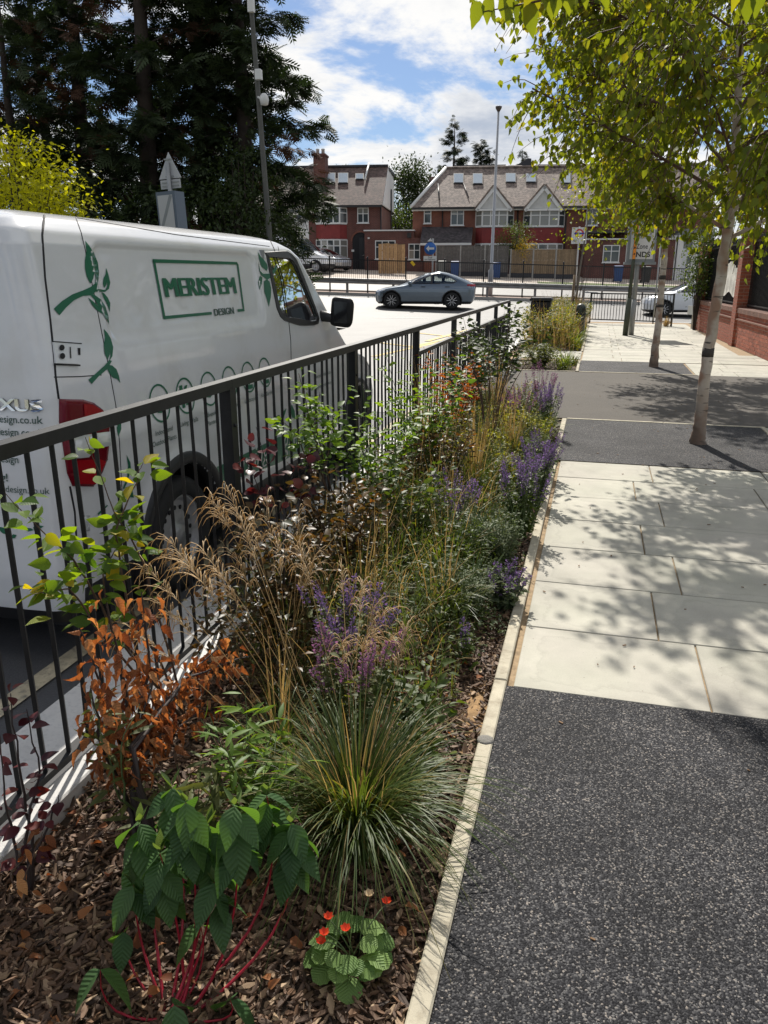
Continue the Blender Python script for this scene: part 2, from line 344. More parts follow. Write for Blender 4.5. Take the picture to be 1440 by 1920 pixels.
def pit_material():
    m, nt, b = nodes('black resin bound gravel'); N = nt.nodes.new; L = nt.links.new
    pos = N('ShaderNodeNewGeometry').outputs['Position']
    v = N('ShaderNodeTexVoronoi'); v.inputs['Scale'].default_value = 225; L(pos, v.inputs['Vector'])
    sp = N('ShaderNodeSeparateColor'); L(v.outputs['Color'], sp.inputs[0])
    cr = N('ShaderNodeValToRGB'); L(sp.outputs[0], cr.inputs[0]); r = cr.color_ramp
    r.elements[0].color = (.008, .008, .010, 1); r.elements[1].position = 1; r.elements[1].color = (.34, .30, .26, 1)
    for p, c in ((.35, (.014, .014, .017)), (.58, (.034, .034, .038)), (.80, (.075, .074, .078)), (.93, (.17, .165, .16))): e = r.elements.new(p); e.color = hx(c)
    n = N('ShaderNodeTexNoise'); n.inputs['Scale'].default_value = 2.2; n.inputs['Detail'].default_value = 5; L(pos, n.inputs['Vector'])
    mr = N('ShaderNodeMapRange'); L(n.outputs[0], mr.inputs[0]); mr.inputs[1].default_value = .3; mr.inputs[2].default_value = .7; mr.inputs[3].default_value = .5; mr.inputs[4].default_value = .95
    vm = N('ShaderNodeVectorMath'); vm.operation = 'SCALE'; L(cr.outputs[0], vm.inputs[0]); L(mr.outputs[0], vm.inputs['Scale'])
    L(vm.outputs[0], b.inputs['Base Color']); b.inputs['Roughness'].default_value = 0.75; b.inputs['Specular IOR Level'].default_value = 0.2
    bp = N('ShaderNodeBump'); bp.inputs['Strength'].default_value = 0.6; bp.inputs['Distance'].default_value = 0.004; bp.invert = True; L(v.outputs['Distance'], bp.inputs['Height']); L(bp.outputs[0], b.inputs['Normal'])
    return m
M_pit = pit_material()
WX0, WX1 = 3.42, 2.95                                      # foot of the brick wall at Y = 12 and Y = 26.5
def wall_x(y): return WX0 + (WX1 - WX0) * (y - 12) / 14.5
mb = MB()
mb.add([(-.241, -3, -.012), (4.2, -3, -.012), (4.2, 9.1, -.012), (-.241, 9.1, -.012)], [(0, 1, 2, 3)])
mb.add([(-1.75, 9.1, -.012), (4.2, 9.1, -.012), (4.2, 13.76, -.012), (-1.75, 13.76, -.012)], [(0, 1, 2, 3)])
mb.add([(-.241, 13.76, -.012), (4.2, 13.76, -.012), (4.2, 24, -.012), (3.3, 26.5, -.012), (3.1, 29.3, -.012), (-.241, 29.3, -.012)], [(0, 1, 2, 3, 4, 5)])
mb.add([(-1.75, 15.72, -.012), (-.241, 15.72, -.012), (-.241, 17.6, -.012), (-1.75, 17.6, -.012)], [(0, 1, 2, 3)])
pave = mb.build('near_pavement', M_sand, kind='structure')
def slab(x0, x1, y0, y1, n=[0]):
    g = 0.004; mb = MB(); dz = random.uniform(-.0012, .0012)
    mb.box((x0 + g, y0 + g, -.05), (x1 - g, y1 - g, dz), bev=.003); mb.build('slab', M_slab, pave)
def slab_rows(y0, n, x0, x1, step=.588, ph=0):
    for i in range(n):
        ya, yb = y0 + i * step, y0 + (i + 1) * step
        j0 = .545 if (i + ph) % 2 == 0 else .39
        xs = [x0] + [j0 + .9 * k for k in range(-4, 6) if x0 + .12 < j0 + .9 * k < x1 - .12] + [x1]
        for a, b in zip(xs, xs[1:]): slab(a, b, ya, yb)
slab_rows(2.82, 7, -.215, 4.1)
slab_rows(-2.47, 9, 1.85, 4.1); slab_rows(6.94, 4, 1.86, 4.1, .54)
slab_rows(13.78, 3, 1.68, 3.35, .62)
slab_rows(15.72, 3, -.215, 3.28, .6); slab_rows(17.52, 18, -.215, 2.92, .6, 1)
slab_rows(15.95, 3, -1.5, -.24, .55)
def sheet(name, pts, z, mat): 
    return MB().add([(x, y, z) for x, y in pts], [tuple(range(len(pts)))]).build(name, mat, kind='structure')
sheet('tree_pit', [(-.238, -3), (1.82, -3), (1.82, 2.815), (-.238, 2.815)], .0035, M_pit)
sheet('tree_pit', [(-.238, 6.945), (1.82, 6.945), (1.82, 9.07), (-.238, 9.07)], .0035, M_pit)
sheet('tree_pit', [(-.225, 13.86), (1.64, 13.86), (1.64, 15.66), (-.225, 15.66)], .0035, M_pit)
sheet('crossover', [(-1.75, 9.14), (4.2, 9.14), (4.2, 13.74), (-1.75, 13.74)], .0025, M_cross)
M_edge = P('cream concrete edging', (.43, .39, .295), .85, var=(9, .16), bump=(140, .4, .003), dirt=(16, (.22, .18, .125), .8), rnd=.08)
def edging(x0, x1, y0, y1, z=.012):
    n = max(1, round(max(x1 - x0, y1 - y0) / .915)); par = tag(bpy.data.objects.new('edging', None), kind='structure'); link(par); par.location = (x0, y0, 0)
    for i in range(n):
        mb = MB(); t0, t1 = i / n, (i + 1) / n
        if y1 - y0 > x1 - x0: lo, hi = (0, t0 * (y1 - y0) + .002, -.15), (x1 - x0, t1 * (y1 - y0) - .002, z + random.uniform(-.002, .002))
        else: lo, hi = (t0 * (x1 - x0) + .002, 0, -.15), (t1 * (x1 - x0) - .002, y1 - y0, z + random.uniform(-.002, .002))
        mb.box(lo, hi, bev=.005).build('edging_stone', M_edge, par)
edging(-.292, -.240, -1.6, 9.07); edging(-.24, 1.88, 9.075, 9.125, .008); edging(1.825, 1.87, 6.95, 9.07, .008)
edging(-.275, -.228, 13.82, 15.7); edging(-.22, 1.7, 13.79, 13.845, .008); edging(-1.5, -.28, 13.77, 13.82)
edging(-.27, -.22, 17.62, 27.6)
MB().lathe([(.03, 0), (.03, .0125), (.02, .0145)], 9, (-.268, 2.40, 0)).build('mortar_patch', P('grey mortar', (.2, .19, .17), .95, bump=(120, .9, .006)), kind='structure')

# kerb along the side road under the guard rail
M_kerbw = P('pale granite kerb', (.56, .55, .53), .7, var=(5, .1), bump=(170, .5, .003), dirt=(50, (.35, .35, .36), .5), rnd=.05)
kerb = tag(link(bpy.data.objects.new('kerb', None)), kind='structure')
for i in range(14):
    y0 = -2.2 + i * .915
    MB().box((-1.945, y0 + .003, -.25), (-1.668, y0 + .912, .0), bev=.012).build('kerb_stone', M_kerbw, kerb)
    MB().box((-1.598, y0 + .002, -.2), (-1.512, y0 + .913, .022), bev=.006).build('kerb_edging', M_kerbw, kerb)
for i in range(18):
    y0 = 10.61 + i * 1.0
    MB().box((-1.945, y0 + .003, -.25), (-1.75, y0 + .997, .004), bev=.012).build('kerb_stone', M_kerbw, kerb)
MB().box((-1.668, -2.2, -.2), (-1.598, 10.6, -.012)).build('kerb_channel', P('black channel', (.02, .02, .022), .5), kerb)
# kerb along the main road, in front of the near pavement
mk = tag(link(bpy.data.objects.new('road_kerb', None)), kind='structure')
for i in range(16):
    x0 = -1.9 + i * .95
    MB().box((x0, 29.3, -.2), (x0 + .945, 29.45, .0), bev=.012).build('kerb_stone', M_kerbw, mk)
# other side of the side road
sheet('corner_pavement', [(-8.15, -15), (-8.15, 24), (-30, 26), (-30, -15)], -.0, P('old paving', (.3, .29, .27), .9, var=(4, .2), bump=(40, .4, .004)))

# planting beds: soil and bark mulch
M_soil = P('dark soil', (.055, .036, .022), .95, var=(14, .5), bump=(45, 1.0, .02), dirt=(5, (.15, .09, .045), .7))
def soil_z(x, y): return -.035 + .018 * math.sin(7 * x + 3 * y) * math.sin(5 * y - 2 * x) + .012 * math.sin(17 * x + 11 * y)
def bed(name, x0, x1, y0, y1, nx, ny):
    mb = MB(); xs = np.linspace(x0, x1, nx + 1); ys = np.linspace(y0, y1, ny + 1); w = nx + 1
    mb.add([(x, y, soil_z(x, y)) for y in ys for x in xs], [(j * w + i, j * w + i + 1, (j + 1) * w + i + 1, (j + 1) * w + i) for j in range(ny) for i in range(nx)], 0, True)
    return mb.build(name, M_soil, kind='structure')
bed('planting_bed', -1.515, -.288, -1.6, 9.1, 14, 110)
bed('planting_bed', -1.5, -.27, 13.8, 15.7, 8, 14)
bed('planting_bed', -1.9, -.26, 17.6, 29.2, 8, 40)
M_sandy = P('bare sandy soil', (.30, .185, .085), .95, var=(20, .35), bump=(70, .8, .008))
def chips(name, n, x0, x1, y0, y1, smin, smax, mat, seed, bias=1.0, dz=.0):
    rs = np.random.RandomState(seed)
    X = rs.uniform(x0, x1, n); Y = y0 + (y1 - y0) * rs.uniform(0, 1, n) ** bias
    Z = -.035 + .018 * np.sin(7 * X + 3 * Y) * np.sin(5 * Y - 2 * X) + .012 * np.sin(17 * X + 11 * Y) + rs.uniform(0, .022, n) + dz
    Ln = rs.uniform(smin, smax, n); Wd = Ln * rs.uniform(.18, .5, n); Th = rs.uniform(.0015, .006, n)
    T = np.array([(-1, -.5, -1), (-.1, -1, -1), (1, -.3, -1), (.9, .5, -1), (-.2, 1, -1), (-.9, .4, -1)], float)
    T = np.concatenate([T, T * [.93, .9, -1]]); k = len(T)
    v = np.repeat(T[None], n, 0) * np.stack([Ln / 2, Wd / 2, Th / 2], 1)[:, None] * (1 + rs.uniform(-.25, .25, (n, k, 1)))
    v[:, :, 2] += (v[:, :, 0] ** 2) * rs.uniform(-9, 9, (n, 1))                  # curled flakes
    az, tx, ty = rs.uniform(0, 6.283, n), rs.normal(0, .33, n), rs.normal(0, .33, n)
    ca, sa = np.cos(az), np.sin(az); Rm = np.zeros((n, 3, 3))
    Rm[:, 0, 0] = ca; Rm[:, 0, 1] = -sa; Rm[:, 1, 0] = sa; Rm[:, 1, 1] = ca; Rm[:, 2, 2] = 1
    Tm = np.tile(np.eye(3), (n, 1, 1)); Tm[:, 2, 0] = np.tan(tx); Tm[:, 2, 1] = np.tan(ty)
    v = np.einsum('nij,nkj->nki', Rm @ Tm, v) + np.stack([X, Y, Z], 1)[:, None]
    top = np.array([[6, 7, 8, 9], [6, 9, 10, 11], [0, 1, 7, 6], [1, 2, 8, 7], [2, 3, 9, 8], [3, 4, 10, 9], [4, 5, 11, 10], [5, 0, 6, 11]])
    Fq = (top[None] + (np.arange(n) * k)[:, None, None]).reshape(-1, 4)
    o = bpy.data.objects.new(name, np_mesh(name, v.reshape(-1, 3), Fq, mat, np.repeat(rs.uniform(0, 1, n), k), False)); link(o); return o
def chipmat(name, cols):
    m, nt, b = nodes(name); N = nt.nodes.new; L = nt.links.new
    at = N('ShaderNodeAttribute'); at.attribute_name = 'var'; cr = N('ShaderNodeValToRGB'); L(at.outputs['Fac'], cr.inputs[0])
    for i, c in enumerate(cols):
        e = cr.color_ramp.elements[i] if i < 2 else cr.color_ramp.elements.new(1)
        e.position = i / (len(cols) - 1); e.color = hx(c)
    L(cr.outputs[0], b.inputs['Base Color']); b.inputs['Roughness'].default_value = .7; return m
M_chip = chipmat('bark chips', [(.022, .012, .007), (.17, .092, .048), (.045, .024, .013), (.10, .054, .028), (.36, .25, .15)])
for nm, n, box_, s0, s1, sd_, bi in [('near', 30000, (-1.51, -.30, .55, 4.2), .009, .046, 1, 1.35), ('far', 9000, (-1.51, -.30, 4.2, 9.05), .02, .06, 2, 1.0), ('beds', 2500, (-1.5, -.28, 13.85, 28.5), .03, .08, 3, 1.0)]:
    o = chips('bark_mulch', n, *box_, s0, s1, M_chip, sd_, bi); tag(o, {'near': 'brown bark mulch covering the near end of the planting bed', 'far': 'brown bark mulch under the middle of the planting bed', 'beds': 'brown bark mulch in the beds beyond the asphalt crossing'}[nm], 'mulch', kind='stuff')
# bare sandy patch beside the edging
mb = MB(); c = Vector((-.355, 2.62)); n = 18
ring = [(c.x + .075 * (1 + .3 * math.sin(3 * k)) * math.cos(k * 6.283 / n), c.y + .26 * (1 + .25 * math.sin(2.3 * k)) * math.sin(k * 6.283 / n)) for k in range(n)]
mb.add([(x, y, soil_z(x, y) - .004) for x, y in ring] + [(c.x, c.y, soil_z(c.x, c.y) + .022)], [(k, (k + 1) % n, n) for k in range(n)], 0, True)
mb.build('sandy_patch', M_sandy, kind='structure')
# ================================================================== vehicles
from mathutils.bvhtree import BVHTree
def glass(name, tint, gl=0.12, trans=1.0):
    if name in MATS: return MATS[name]
    m = bpy.data.materials.new(name); m.use_nodes = True; nt = m.node_tree; nt.nodes.remove(nt.nodes['Principled BSDF'])
    N = nt.nodes.new; L = nt.links.new; t = N('ShaderNodeBsdfTransparent'); t.inputs[0].default_value = hx(tint)
    g = N('ShaderNodeBsdfGlossy'); g.inputs['Roughness'].default_value = 0.02; g.inputs[0].default_value = (.95, .97, 1, 1)
    fr = N('ShaderNodeFresnel'); fr.inputs[0].default_value = 1.5
    ad = N('ShaderNodeMath'); ad.operation = 'MULTIPLY_ADD'; L(fr.outputs[0], ad.inputs[0]); ad.inputs[1].default_value = 1.0; ad.inputs[2].default_value = gl * .3; ad.use_clamp = True
    ms = N('ShaderNodeMixShader'); L(ad.outputs[0], ms.inputs[0]); L(t.outputs[0], ms.inputs[1]); L(g.outputs[0], ms.inputs[2])
    L(ms.outputs[0], nt.nodes['Material Output'].inputs[0]); MATS[name] = m; return m
M_vanwhite = P('white van paint', (.66, .67, .685), .22, var=(1.5, .03), coat=.6, dirt=(3.2, (.5, .48, .44), .35))
M_white = P('white car paint', (.74, .76, .78), .2, coat=.7)
M_bluegrey = P('blue grey car paint', (.13, .17, .215), .22, metal=.35, coat=.9)
M_silver = P('silver car paint', (.4, .4, .41), .25, metal=.4, coat=.6)
M_plastic = P('black plastic', (.018, .018, .02), .45, bump=(200, .15, .002))
M_rubber = P('tyre rubber', (.022, .022, .023), .8, bump=(80, .3, .004))
M_dark = P('dark interior', (.012, .012, .014), .8)
M_alloy = P('alloy', (.62, .62, .63), .4, metal=.2)
M_alloydark = P('black alloy', (.02, .02, .022), .3, metal=.3)
M_steel = P('painted steel wheel', (.45, .45, .46), .4, metal=.5, dirt=(20, (.2, .19, .18), .5))
M_green = P('green vinyl', (.004, .115, .058), .35)
M_greytxt = P('grey green vinyl lettering', (.03, .075, .06), .4)
M_chrome = P('chrome', (.75, .75, .76), .12, metal=1.0)
M_red = P('red lamp lens', (.30, .002, .010), .2, spec=.3)
M_redd = P('dark red lamp lens', (.13, .001, .010), .22, spec=.3)
M_lamp = P('clear lamp lens', (.62, .64, .66), .12, metal=.3, coat=.8)
G_van = glass('tinted van glass', (.70, .95, .89)); G_car = glass('car glass', (.55, .62, .64)); G_dark = glass('dark car glass', (.16, .19, .20))

def slice_body(prof, zs, ny=120, rcf=.25, rcr=.18, part=None, crown=.02, disp=None):
    """car body as a stack of rounded-rectangle slices. prof(z) -> (front y, rear y, half width); part(x,y,z,side) -> key or None"""
    groups = {}
    rows = []
    for z in zs:
        yf, yr, w = prof(z); rf = min(rcf, w * .8, (yf - yr) * .4); rr = min(rcr, w * .8)
        row = []
        pass
        pts = [((w - rr) * k / 8, yr + crown * ((w - rr) * k / 8 / w) ** 2) for k in range(8)]
        pts += [(w - rr + rr * math.sin(t), yr + crown + rr - rr * math.cos(t)) for t in np.linspace(0, math.pi / 2, 7)]
        y0, y1 = yr + crown + rr, yf - rf - crown * 4
        pts += [(w, y0 + (y1 - y0) * k / ny) for k in range(1, ny)]
        pts += [(w - rf + rf * math.cos(t), yf - rf - crown * 4 + rf * math.sin(t)) for t in np.linspace(0, math.pi / 2, 9)]
        pts += [((w - rf) * (1 - k / 9), yf - crown * 4 * ((w - rf) * (1 - k / 9) / w) ** 2) for k in range(1, 10)]
        rows.append([(x, y, z) for x, y in pts])
    m = len(rows[0])
    for side in (1, -1):
        for j in range(len(zs) - 1):
            for i in range(m - 1):
                q = [rows[j][i], rows[j][i + 1], rows[j + 1][i + 1], rows[j + 1][i]]
                c = [sum(p[k] for p in q) / 4 for k in range(3)]
                key = part(c[0], c[1], c[2], side) if part else 'body'
                if key is None: continue
                groups.setdefault(key, []).append([(p[0] * side, p[1], p[2]) for p in (q if side > 0 else q[::-1])])
    top = rows[-1]; ring = top + [(-x, y, z) for x, y, z in top[-2:0:-1]]
    groups.setdefault('roof', []).append(ring)
    out = {}
    for key, quads in groups.items():
        idx = {}; vs = []; fs = []
        for q in quads:
            f = []
            for p in q:
                kk = (round(p[0], 5), round(p[1], 5), round(p[2], 5))
                if kk not in idx: idx[kk] = len(vs); vs.append(p)
                if idx[kk] not in f: f.append(idx[kk])
            if len(f) > 2: fs.append(f)
        if disp and key in ('body', 'roof'): vs = [disp(p) for p in vs]
        mb = MB(); mb.add(vs, fs, 0, True); out[key] = mb
    return out
def inpoly(y, z, poly):
    c = False; n = len(poly); j = n - 1
    for i in range(n):
        (a, b), (d, e) = poly[i], poly[j]
        if (b > z) != (e > z) and y < (d - a) * (z - b) / (e - b) + a: c = not c
        j = i
    return c
def pf(*rows):           # rows (z, front, rear, half width) -> interpolating profile
    Z = [r_[0] for r_ in rows]
    return lambda z: tuple(interp(z, Z, [r_[k] for r_ in rows]) for k in (1, 2, 3))
def wheel(parent, x, y, r, wd, style, side):
    mb = MB(); o = r * .70
    mb.lathe([(o, -wd / 2), (r * .93, -wd / 2), (r, -wd * .36), (r, wd * .36), (r * .93, wd / 2), (o, wd / 2), (o * .97, wd * .3), (o * .97, -wd * .3), (o, -wd / 2)], 36, (0, 0, 0), 'X', cap=False)
    w = bpy.data.objects.new('wheel', None); link(w, parent); w.location = (x, y, r)
    mb.build('tyre', M_rubber, w)
    mb = MB(); s = side
    if style == 'steel':
        mb.lathe([(o * .98, -.02 * s), (o * .98, .09 * s), (o * .90, .085 * s), (o * .86, .05 * s), (o * .80, .045 * s), (o * .5, .062 * s), (o * .3, .055 * s), (o * .24, .085 * s), (.001, .088 * s)], 36, (0, 0, 0), 'X')
        mb.build('rim', M_steel, w)
        mb = MB()
        for k in range(16):
            a = k * math.pi / 8; mb.lathe([(.014, .0635 * s), (.014, .0665 * s)], 8, (-.007 * s, o * .66 * math.cos(a), o * .66 * math.sin(a)), 'X')
        mb.build('rim_hole', M_dark, w)
    else:
        mb.lathe([(o * .98, -.02 * s), (o * .98, wd * .45 * s), (o * .90, wd * .44 * s), (o * .88, .0), (.001, .0)], 36, (0, 0, 0), 'X')
        mb.build('rim', M_alloydark, w)
        mb = MB()
        for k in range(5):
            a = k * 2 * math.pi / 5 + .3
            for da in (-.13, .13):
                c, sn = math.cos(a + da), math.sin(a + da); c2, s2 = math.cos(a + da * 2.1), math.sin(a + da * 2.1)
                p0 = Vector((wd * .40 * s, o * .12 * c, o * .12 * sn)); p1 = Vector((wd * .43 * s, o * .93 * c2, o * .93 * s2))
                d = (p1 - p0); t = Vector((1, 0, 0)).cross(d).normalized()
                mb.obox((p0 + p1) / 2, d / 2, t * o * .048, Vector((.012, 0, 0)))
        mb.build('spokes', M_alloy, w)
        mb = MB(); mb.lathe([(o * .2, wd * .3 * s), (o * .19, wd * .46 * s), (.001, wd * .47 * s)], 16, (0, 0, 0), 'X').build('hub_cap', M_alloydark, w)
    return w

# ------------------------------------------------------------------ the white van by the railing
VO = Vector((-3.02, 5.15, -.12))
van = thing('panel_van', 'white panel van with green leaf graphics parked behind the black railing', 'van', VO)
vprof = pf((.20, 2.40, -2.46, .83), (.30, 2.52, -2.54, .875), (.45, 2.55, -2.545, .897), (.60, 2.55, -2.53, .90), (.85, 2.45, -2.515, .90), (.95, 2.30, -2.51, .899),
           (1.03, 2.00, -2.505, .895), (1.12, 1.72, -2.50, .888), (1.40, 1.34, -2.485, .862), (1.84, .86, -2.455, .797), (1.90, .74, -2.435, .772), (1.945, .60, -2.39, .722), (1.975, .42, -2.31, .64), (1.992, .2, -2.18, .52), (2.0, .0, -2.0, .40))
WINP = [(.05, 1.845), (.085, 1.50), (.12, 1.45), (.18, 1.425), (.70, 1.365), (.80, 1.365), (.83, 1.40), (.80, 1.46), (.56, 1.79), (.50, 1.83), (.44, 1.845)]
HUBS = (-1.50, 1.76)
def sdf_rrect(y, z, y0, y1, z0, z1, r):
    qx = abs(y - (y0 + y1) / 2) - (y1 - y0) / 2 + r; qz = abs(z - (z0 + z1) / 2) - (z1 - z0) / 2 + r
    return math.hypot(max(qx, 0), max(qz, 0)) + min(max(qx, qz), 0) - r
def vdisp(p):
    x, y, z = p
    if y < -2.42 or abs(x) < .5: 
        if y < -2.42 and abs(x) < .74:           # pressed panel of the rear doors
            d = max(sdf_rrect(abs(x), z, .06, .70, 1.12, 1.76, .08), -.05); t = min(1, max(0, -d / .03)); return (x, y + .014 * t * t * (3 - 2 * t), z)
        return p
    d = sdf_rrect(y, z, -1.97, -.17, 1.405, 1.868, .10); t = min(1, max(0, -d / .035)); t = t * t * (3 - 2 * t)
    x2 = abs(x) - .020 * t
    cr = math.exp(-((z - .99) / .035) ** 2) * .006; x2 += cr                 # waist crease
    for h in HUBS:
        rr = math.hypot(y - h, z - .33); x2 += .022 * max(0, 1 - abs(rr - .43) / .09)
    return (math.copysign(x2, x), y, z)
def vpart(x, y, z, side):
    if any(math.hypot(y - h, z - .33) < .41 for h in HUBS) and x > .55: return None
    if 1.15 < z < 1.86 and y > vprof(z)[0] - .16 and x < vprof(z)[2] - .09: return 'windscreen'
    if x > .6 and inpoly(y, z, WINP): return None
    if z < .36 and y > -2.4: return 'skirt'
    if z < .30: return 'skirt'
    return 'body'
vz = sorted(set([round(v, 4) for v in list(np.arange(.20, 1.84, .024)) + list(np.linspace(1.84, 2.0, 16))]))
vg = slice_body(vprof, vz, 170, .16, .10, vpart, .02, vdisp)
vb = vg['body'].build('body', M_vanwhite, van, False); vg['roof'].build('roof', M_vanwhite, van, False)
vg['skirt'].build('lower_trim', M_plastic, van, False); vg['windscreen'].build('windscreen', G_van, van, False)
# surface to lay graphics on (body before the window is cut)
full = slice_body(vprof, vz, 170, .16, .10, lambda x, y, z, s: 'body', .02, vdisp)['body']
vbvh = BVHTree.FromPolygons([Vector(p) + VO for p in full.v], full.f)
def vhit(px, py, off=.003):
    d = ray(px, py).normalized(); h = vbvh.ray_cast(CAM, d)
    if h[0] is None: return None
    n = h[1] if h[1].dot(d) < 0 else -h[1]
    return h[0] + n * off - VO
def vside(y, z, off=.0035):
    h = vbvh.ray_cast(Vector((-1.0, y, z)) + Vector((0, VO.y, VO.z)), Vector((-1, 0, 0))); return (h[0].x + off - VO.x) if h[0] else vprof(z)[2] + off
def patch(name, px, mat, parent=van, off=.003, bulge=0.0, cuts=2, hit=None):
    """a shape drawn on the van, from its outline in the photograph, laid on the body's surface"""
    hit = hit or vhit
    bm = bmesh.new(); f = bm.faces.new([bm.verts.new((x, y, 0)) for x, y in px])
    bmesh.ops.triangulate(bm, faces=[f]); edge = set()
    for _ in range(cuts):
        long_ = [e for e in bm.edges if e.calc_length() > 9]
        if long_: bmesh.ops.subdivide_edges(bm, edges=long_, cuts=1); bmesh.ops.triangulate(bm, faces=bm.faces)
    bm.verts.index_update(); vs = []; ok = True
    for v in bm.verts:
        p = hit(v.co.x, v.co.y, off + (0 if v.is_boundary else bulge))
        if p is None: ok = False; break
        vs.append(p)
    fs = [[v.index for v in f.verts] for f in bm.faces]; bm.free()
    if not ok: print('patch missed', name); return None
    return MB().add(vs, fs, 0, bulge > 0).build(name, mat, parent)
def seam(pts, rad=.0032, name='seam', n=10, mat=None, parent=van, hit=None):
    hit = hit or vhit; P_ = []
    for (x0, y0), (x1, y1) in zip(pts, pts[1:]):
        for k in range(n): P_.append(hit(x0 + (x1 - x0) * k / n, y0 + (y1 - y0) * k / n, 0))
    P_.append(hit(*pts[-1], 0)); P_ = [p for p in P_ if p is not None]
    if len(P_) > 1: MB().tube(P_, rad, 5).build(name, mat or M_dark, parent)
seam([(83, 404), (79, 440), (84, 520), (94, 600), (101, 668), (104, 705), (110, 748)], .005); seam([(131, 912), (140, 960), (143, 1010)], .005)
seam([(142, 408), (152, 436), (160, 470), (186, 600), (207, 705), (217, 760), (224, 830), (229, 930)], .0026)
seam([(101, 707), (150, 706), (190, 703)], .0026)
seam([(507, 452), (513, 465), (530, 520), (540, 590), (545, 640), (546, 690)], .004); seam([(521, 462), (525, 480)], .003)
seam([(145, 409), (330, 440), (505, 462)], .003)
def Z1(p): return (80 + .3056 * p[0], 440 + .3056 * p[1])
LEAVES = [
 [(65, 455), (100, 495), (140, 448), (190, 402), (245, 376), (300, 372), (326, 345), (338, 285), (318, 300), (290, 322), (240, 344), (180, 366), (115, 408)],
 [(258, 38), (266, 100), (256, 160), (257, 210), (268, 258), (290, 302), (308, 268), (314, 232), (322, 262), (318, 318), (338, 285), (343, 230), (335, 170), (310, 110), (282, 68)],
 [(387, 205), (384, 240), (370, 270), (367, 300), (374, 328), (386, 312), (392, 286), (393, 312), (382, 340), (340, 334), (302, 342), (330, 352), (380, 351), (404, 332), (412, 295), (402, 250)],
 [(276, 386), (300, 432), (330, 465), (368, 488), (405, 546), (401, 500), (382, 440), (352, 396), (310, 366), (292, 372), (318, 400), (340, 440), (310, 412)],
 [(358, 352), (374, 392), (394, 430), (409, 476), (412, 420), (396, 386), (376, 362)],
 [(372, 578), (380, 630), (372, 680), (378, 730), (396, 768), (408, 735), (410, 712), (413, 742), (404, 778), (425, 745), (430, 690), (416, 640), (396, 605)],
 [(278, 890), (298, 916), (340, 870), (392, 826), (422, 775), (406, 768), (380, 800), (325, 850)],
 [(392, 820), (406, 850), (430, 878), (455, 885), (473, 910), (465, 865), (450, 826), (424, 803), (400, 798)],
 [(1318, 105), (1326, 150), (1340, 195), (1372, 222), (1380, 205), (1374, 180), (1352, 150), (1336, 135)],
 [(1322, 165), (1326, 215), (1350, 240), (1384, 240), (1402, 232), (1430, 184), (1436, 212), (1404, 258), (1376, 278), (1358, 262), (1338, 250)],
 [(1330, 254), (1320, 290), (1330, 338), (1342, 300), (1346, 262)],
 [(1356, 286), (1358, 350), (1375, 400), (1386, 442), (1398, 380), (1400, 330), (1390, 288), (1374, 274)]]
for pl in LEAVES: patch('leaf_graphic', [Z1(p) for p in pl], M_green)
for pl in ([(670, 150), (1190, 168), (1192, 184), (672, 172)], [(670, 150), (688, 172), (748, 500), (738, 520)], [(738, 500), (1032, 474), (1036, 490), (740, 520)],
           [(1186, 168), (1198, 184), (1236, 470), (1226, 458)], [(1192, 458), (1234, 454), (1236, 470), (1194, 474)]):
    patch('logo_frame', [Z1(p) for p in pl], M_green, off=.0045)
FONT_CACHE = {}
def text_mesh(txt, size, bold=0.0, shear=0.0, align='LEFT', xs=1.0):
    cu = bpy.data.curves.new('t', 'FONT'); cu.body = txt; cu.size = size; cu.offset = bold; cu.shear = shear; cu.align_x = align; cu.resolution_u = 3
    ob = bpy.data.objects.new('t', cu); COL.objects.link(ob); dg = bpy.context.evaluated_depsgraph_get(); dg.update()
    me = bpy.data.meshes.new_from_object(ob.evaluated_get(dg)); V = [(v.co.x * xs, v.co.y) for v in me.vertices]; Fs = [list(p.vertices) for p in me.polygons]
    bpy.data.objects.remove(ob); bpy.data.meshes.remove(me); bpy.data.curves.remove(cu); return V, Fs
def side_text(txt, px, py, width, height, mat, name='lettering', bold=0.0, shear=0.0, tilt=0.0, base=None, off=.0045, thick=0):
    """lettering on the van's side: baseline starts at the photograph's pixel, sizes in metres"""
    V, Fs = text_mesh(txt, 1.0, bold, shear); x1 = max(v[0] for v in V); x0 = min(v[0] for v in V); h1 = max(v[1] for v in V)
    p = base or vhit(px, py, 0); sx = width / (x1 - x0); sy = height / h1
    vs = []
    for u, v in V:
        y, z = p.y + (u - x0) * sx, p.z + v * sy + (u - x0) * sx * tilt; vs.append((vside(y, z, off), y, z))
    mb = MB().add(vs, Fs)
    for k in range(1, thick + 1):          # heavier strokes: the same letters set again a little to the side
        mb.add([(x + .0003 * k, y + .0035 * ((k + 1) // 2) * (1 if k % 2 else -1), z) for x, y, z in vs], Fs)
    mb.build(name, mat, van)
a, b = vhit(311, 556), vhit(442, 549)
side_text('MERISTEM', 311, 557, b.y - a.y, vhit(306, 520).z - a.z, M_green, thick=6, tilt=(b.z - a.z) / (b.y - a.y))
a, b = vhit(402, 591), vhit(438, 587)
side_text('DESIGN', 402, 592, b.y - a.y, vhit(402, 578).z - a.z, M_greytxt, thick=2, tilt=(b.z - a.z) / (b.y - a.y))
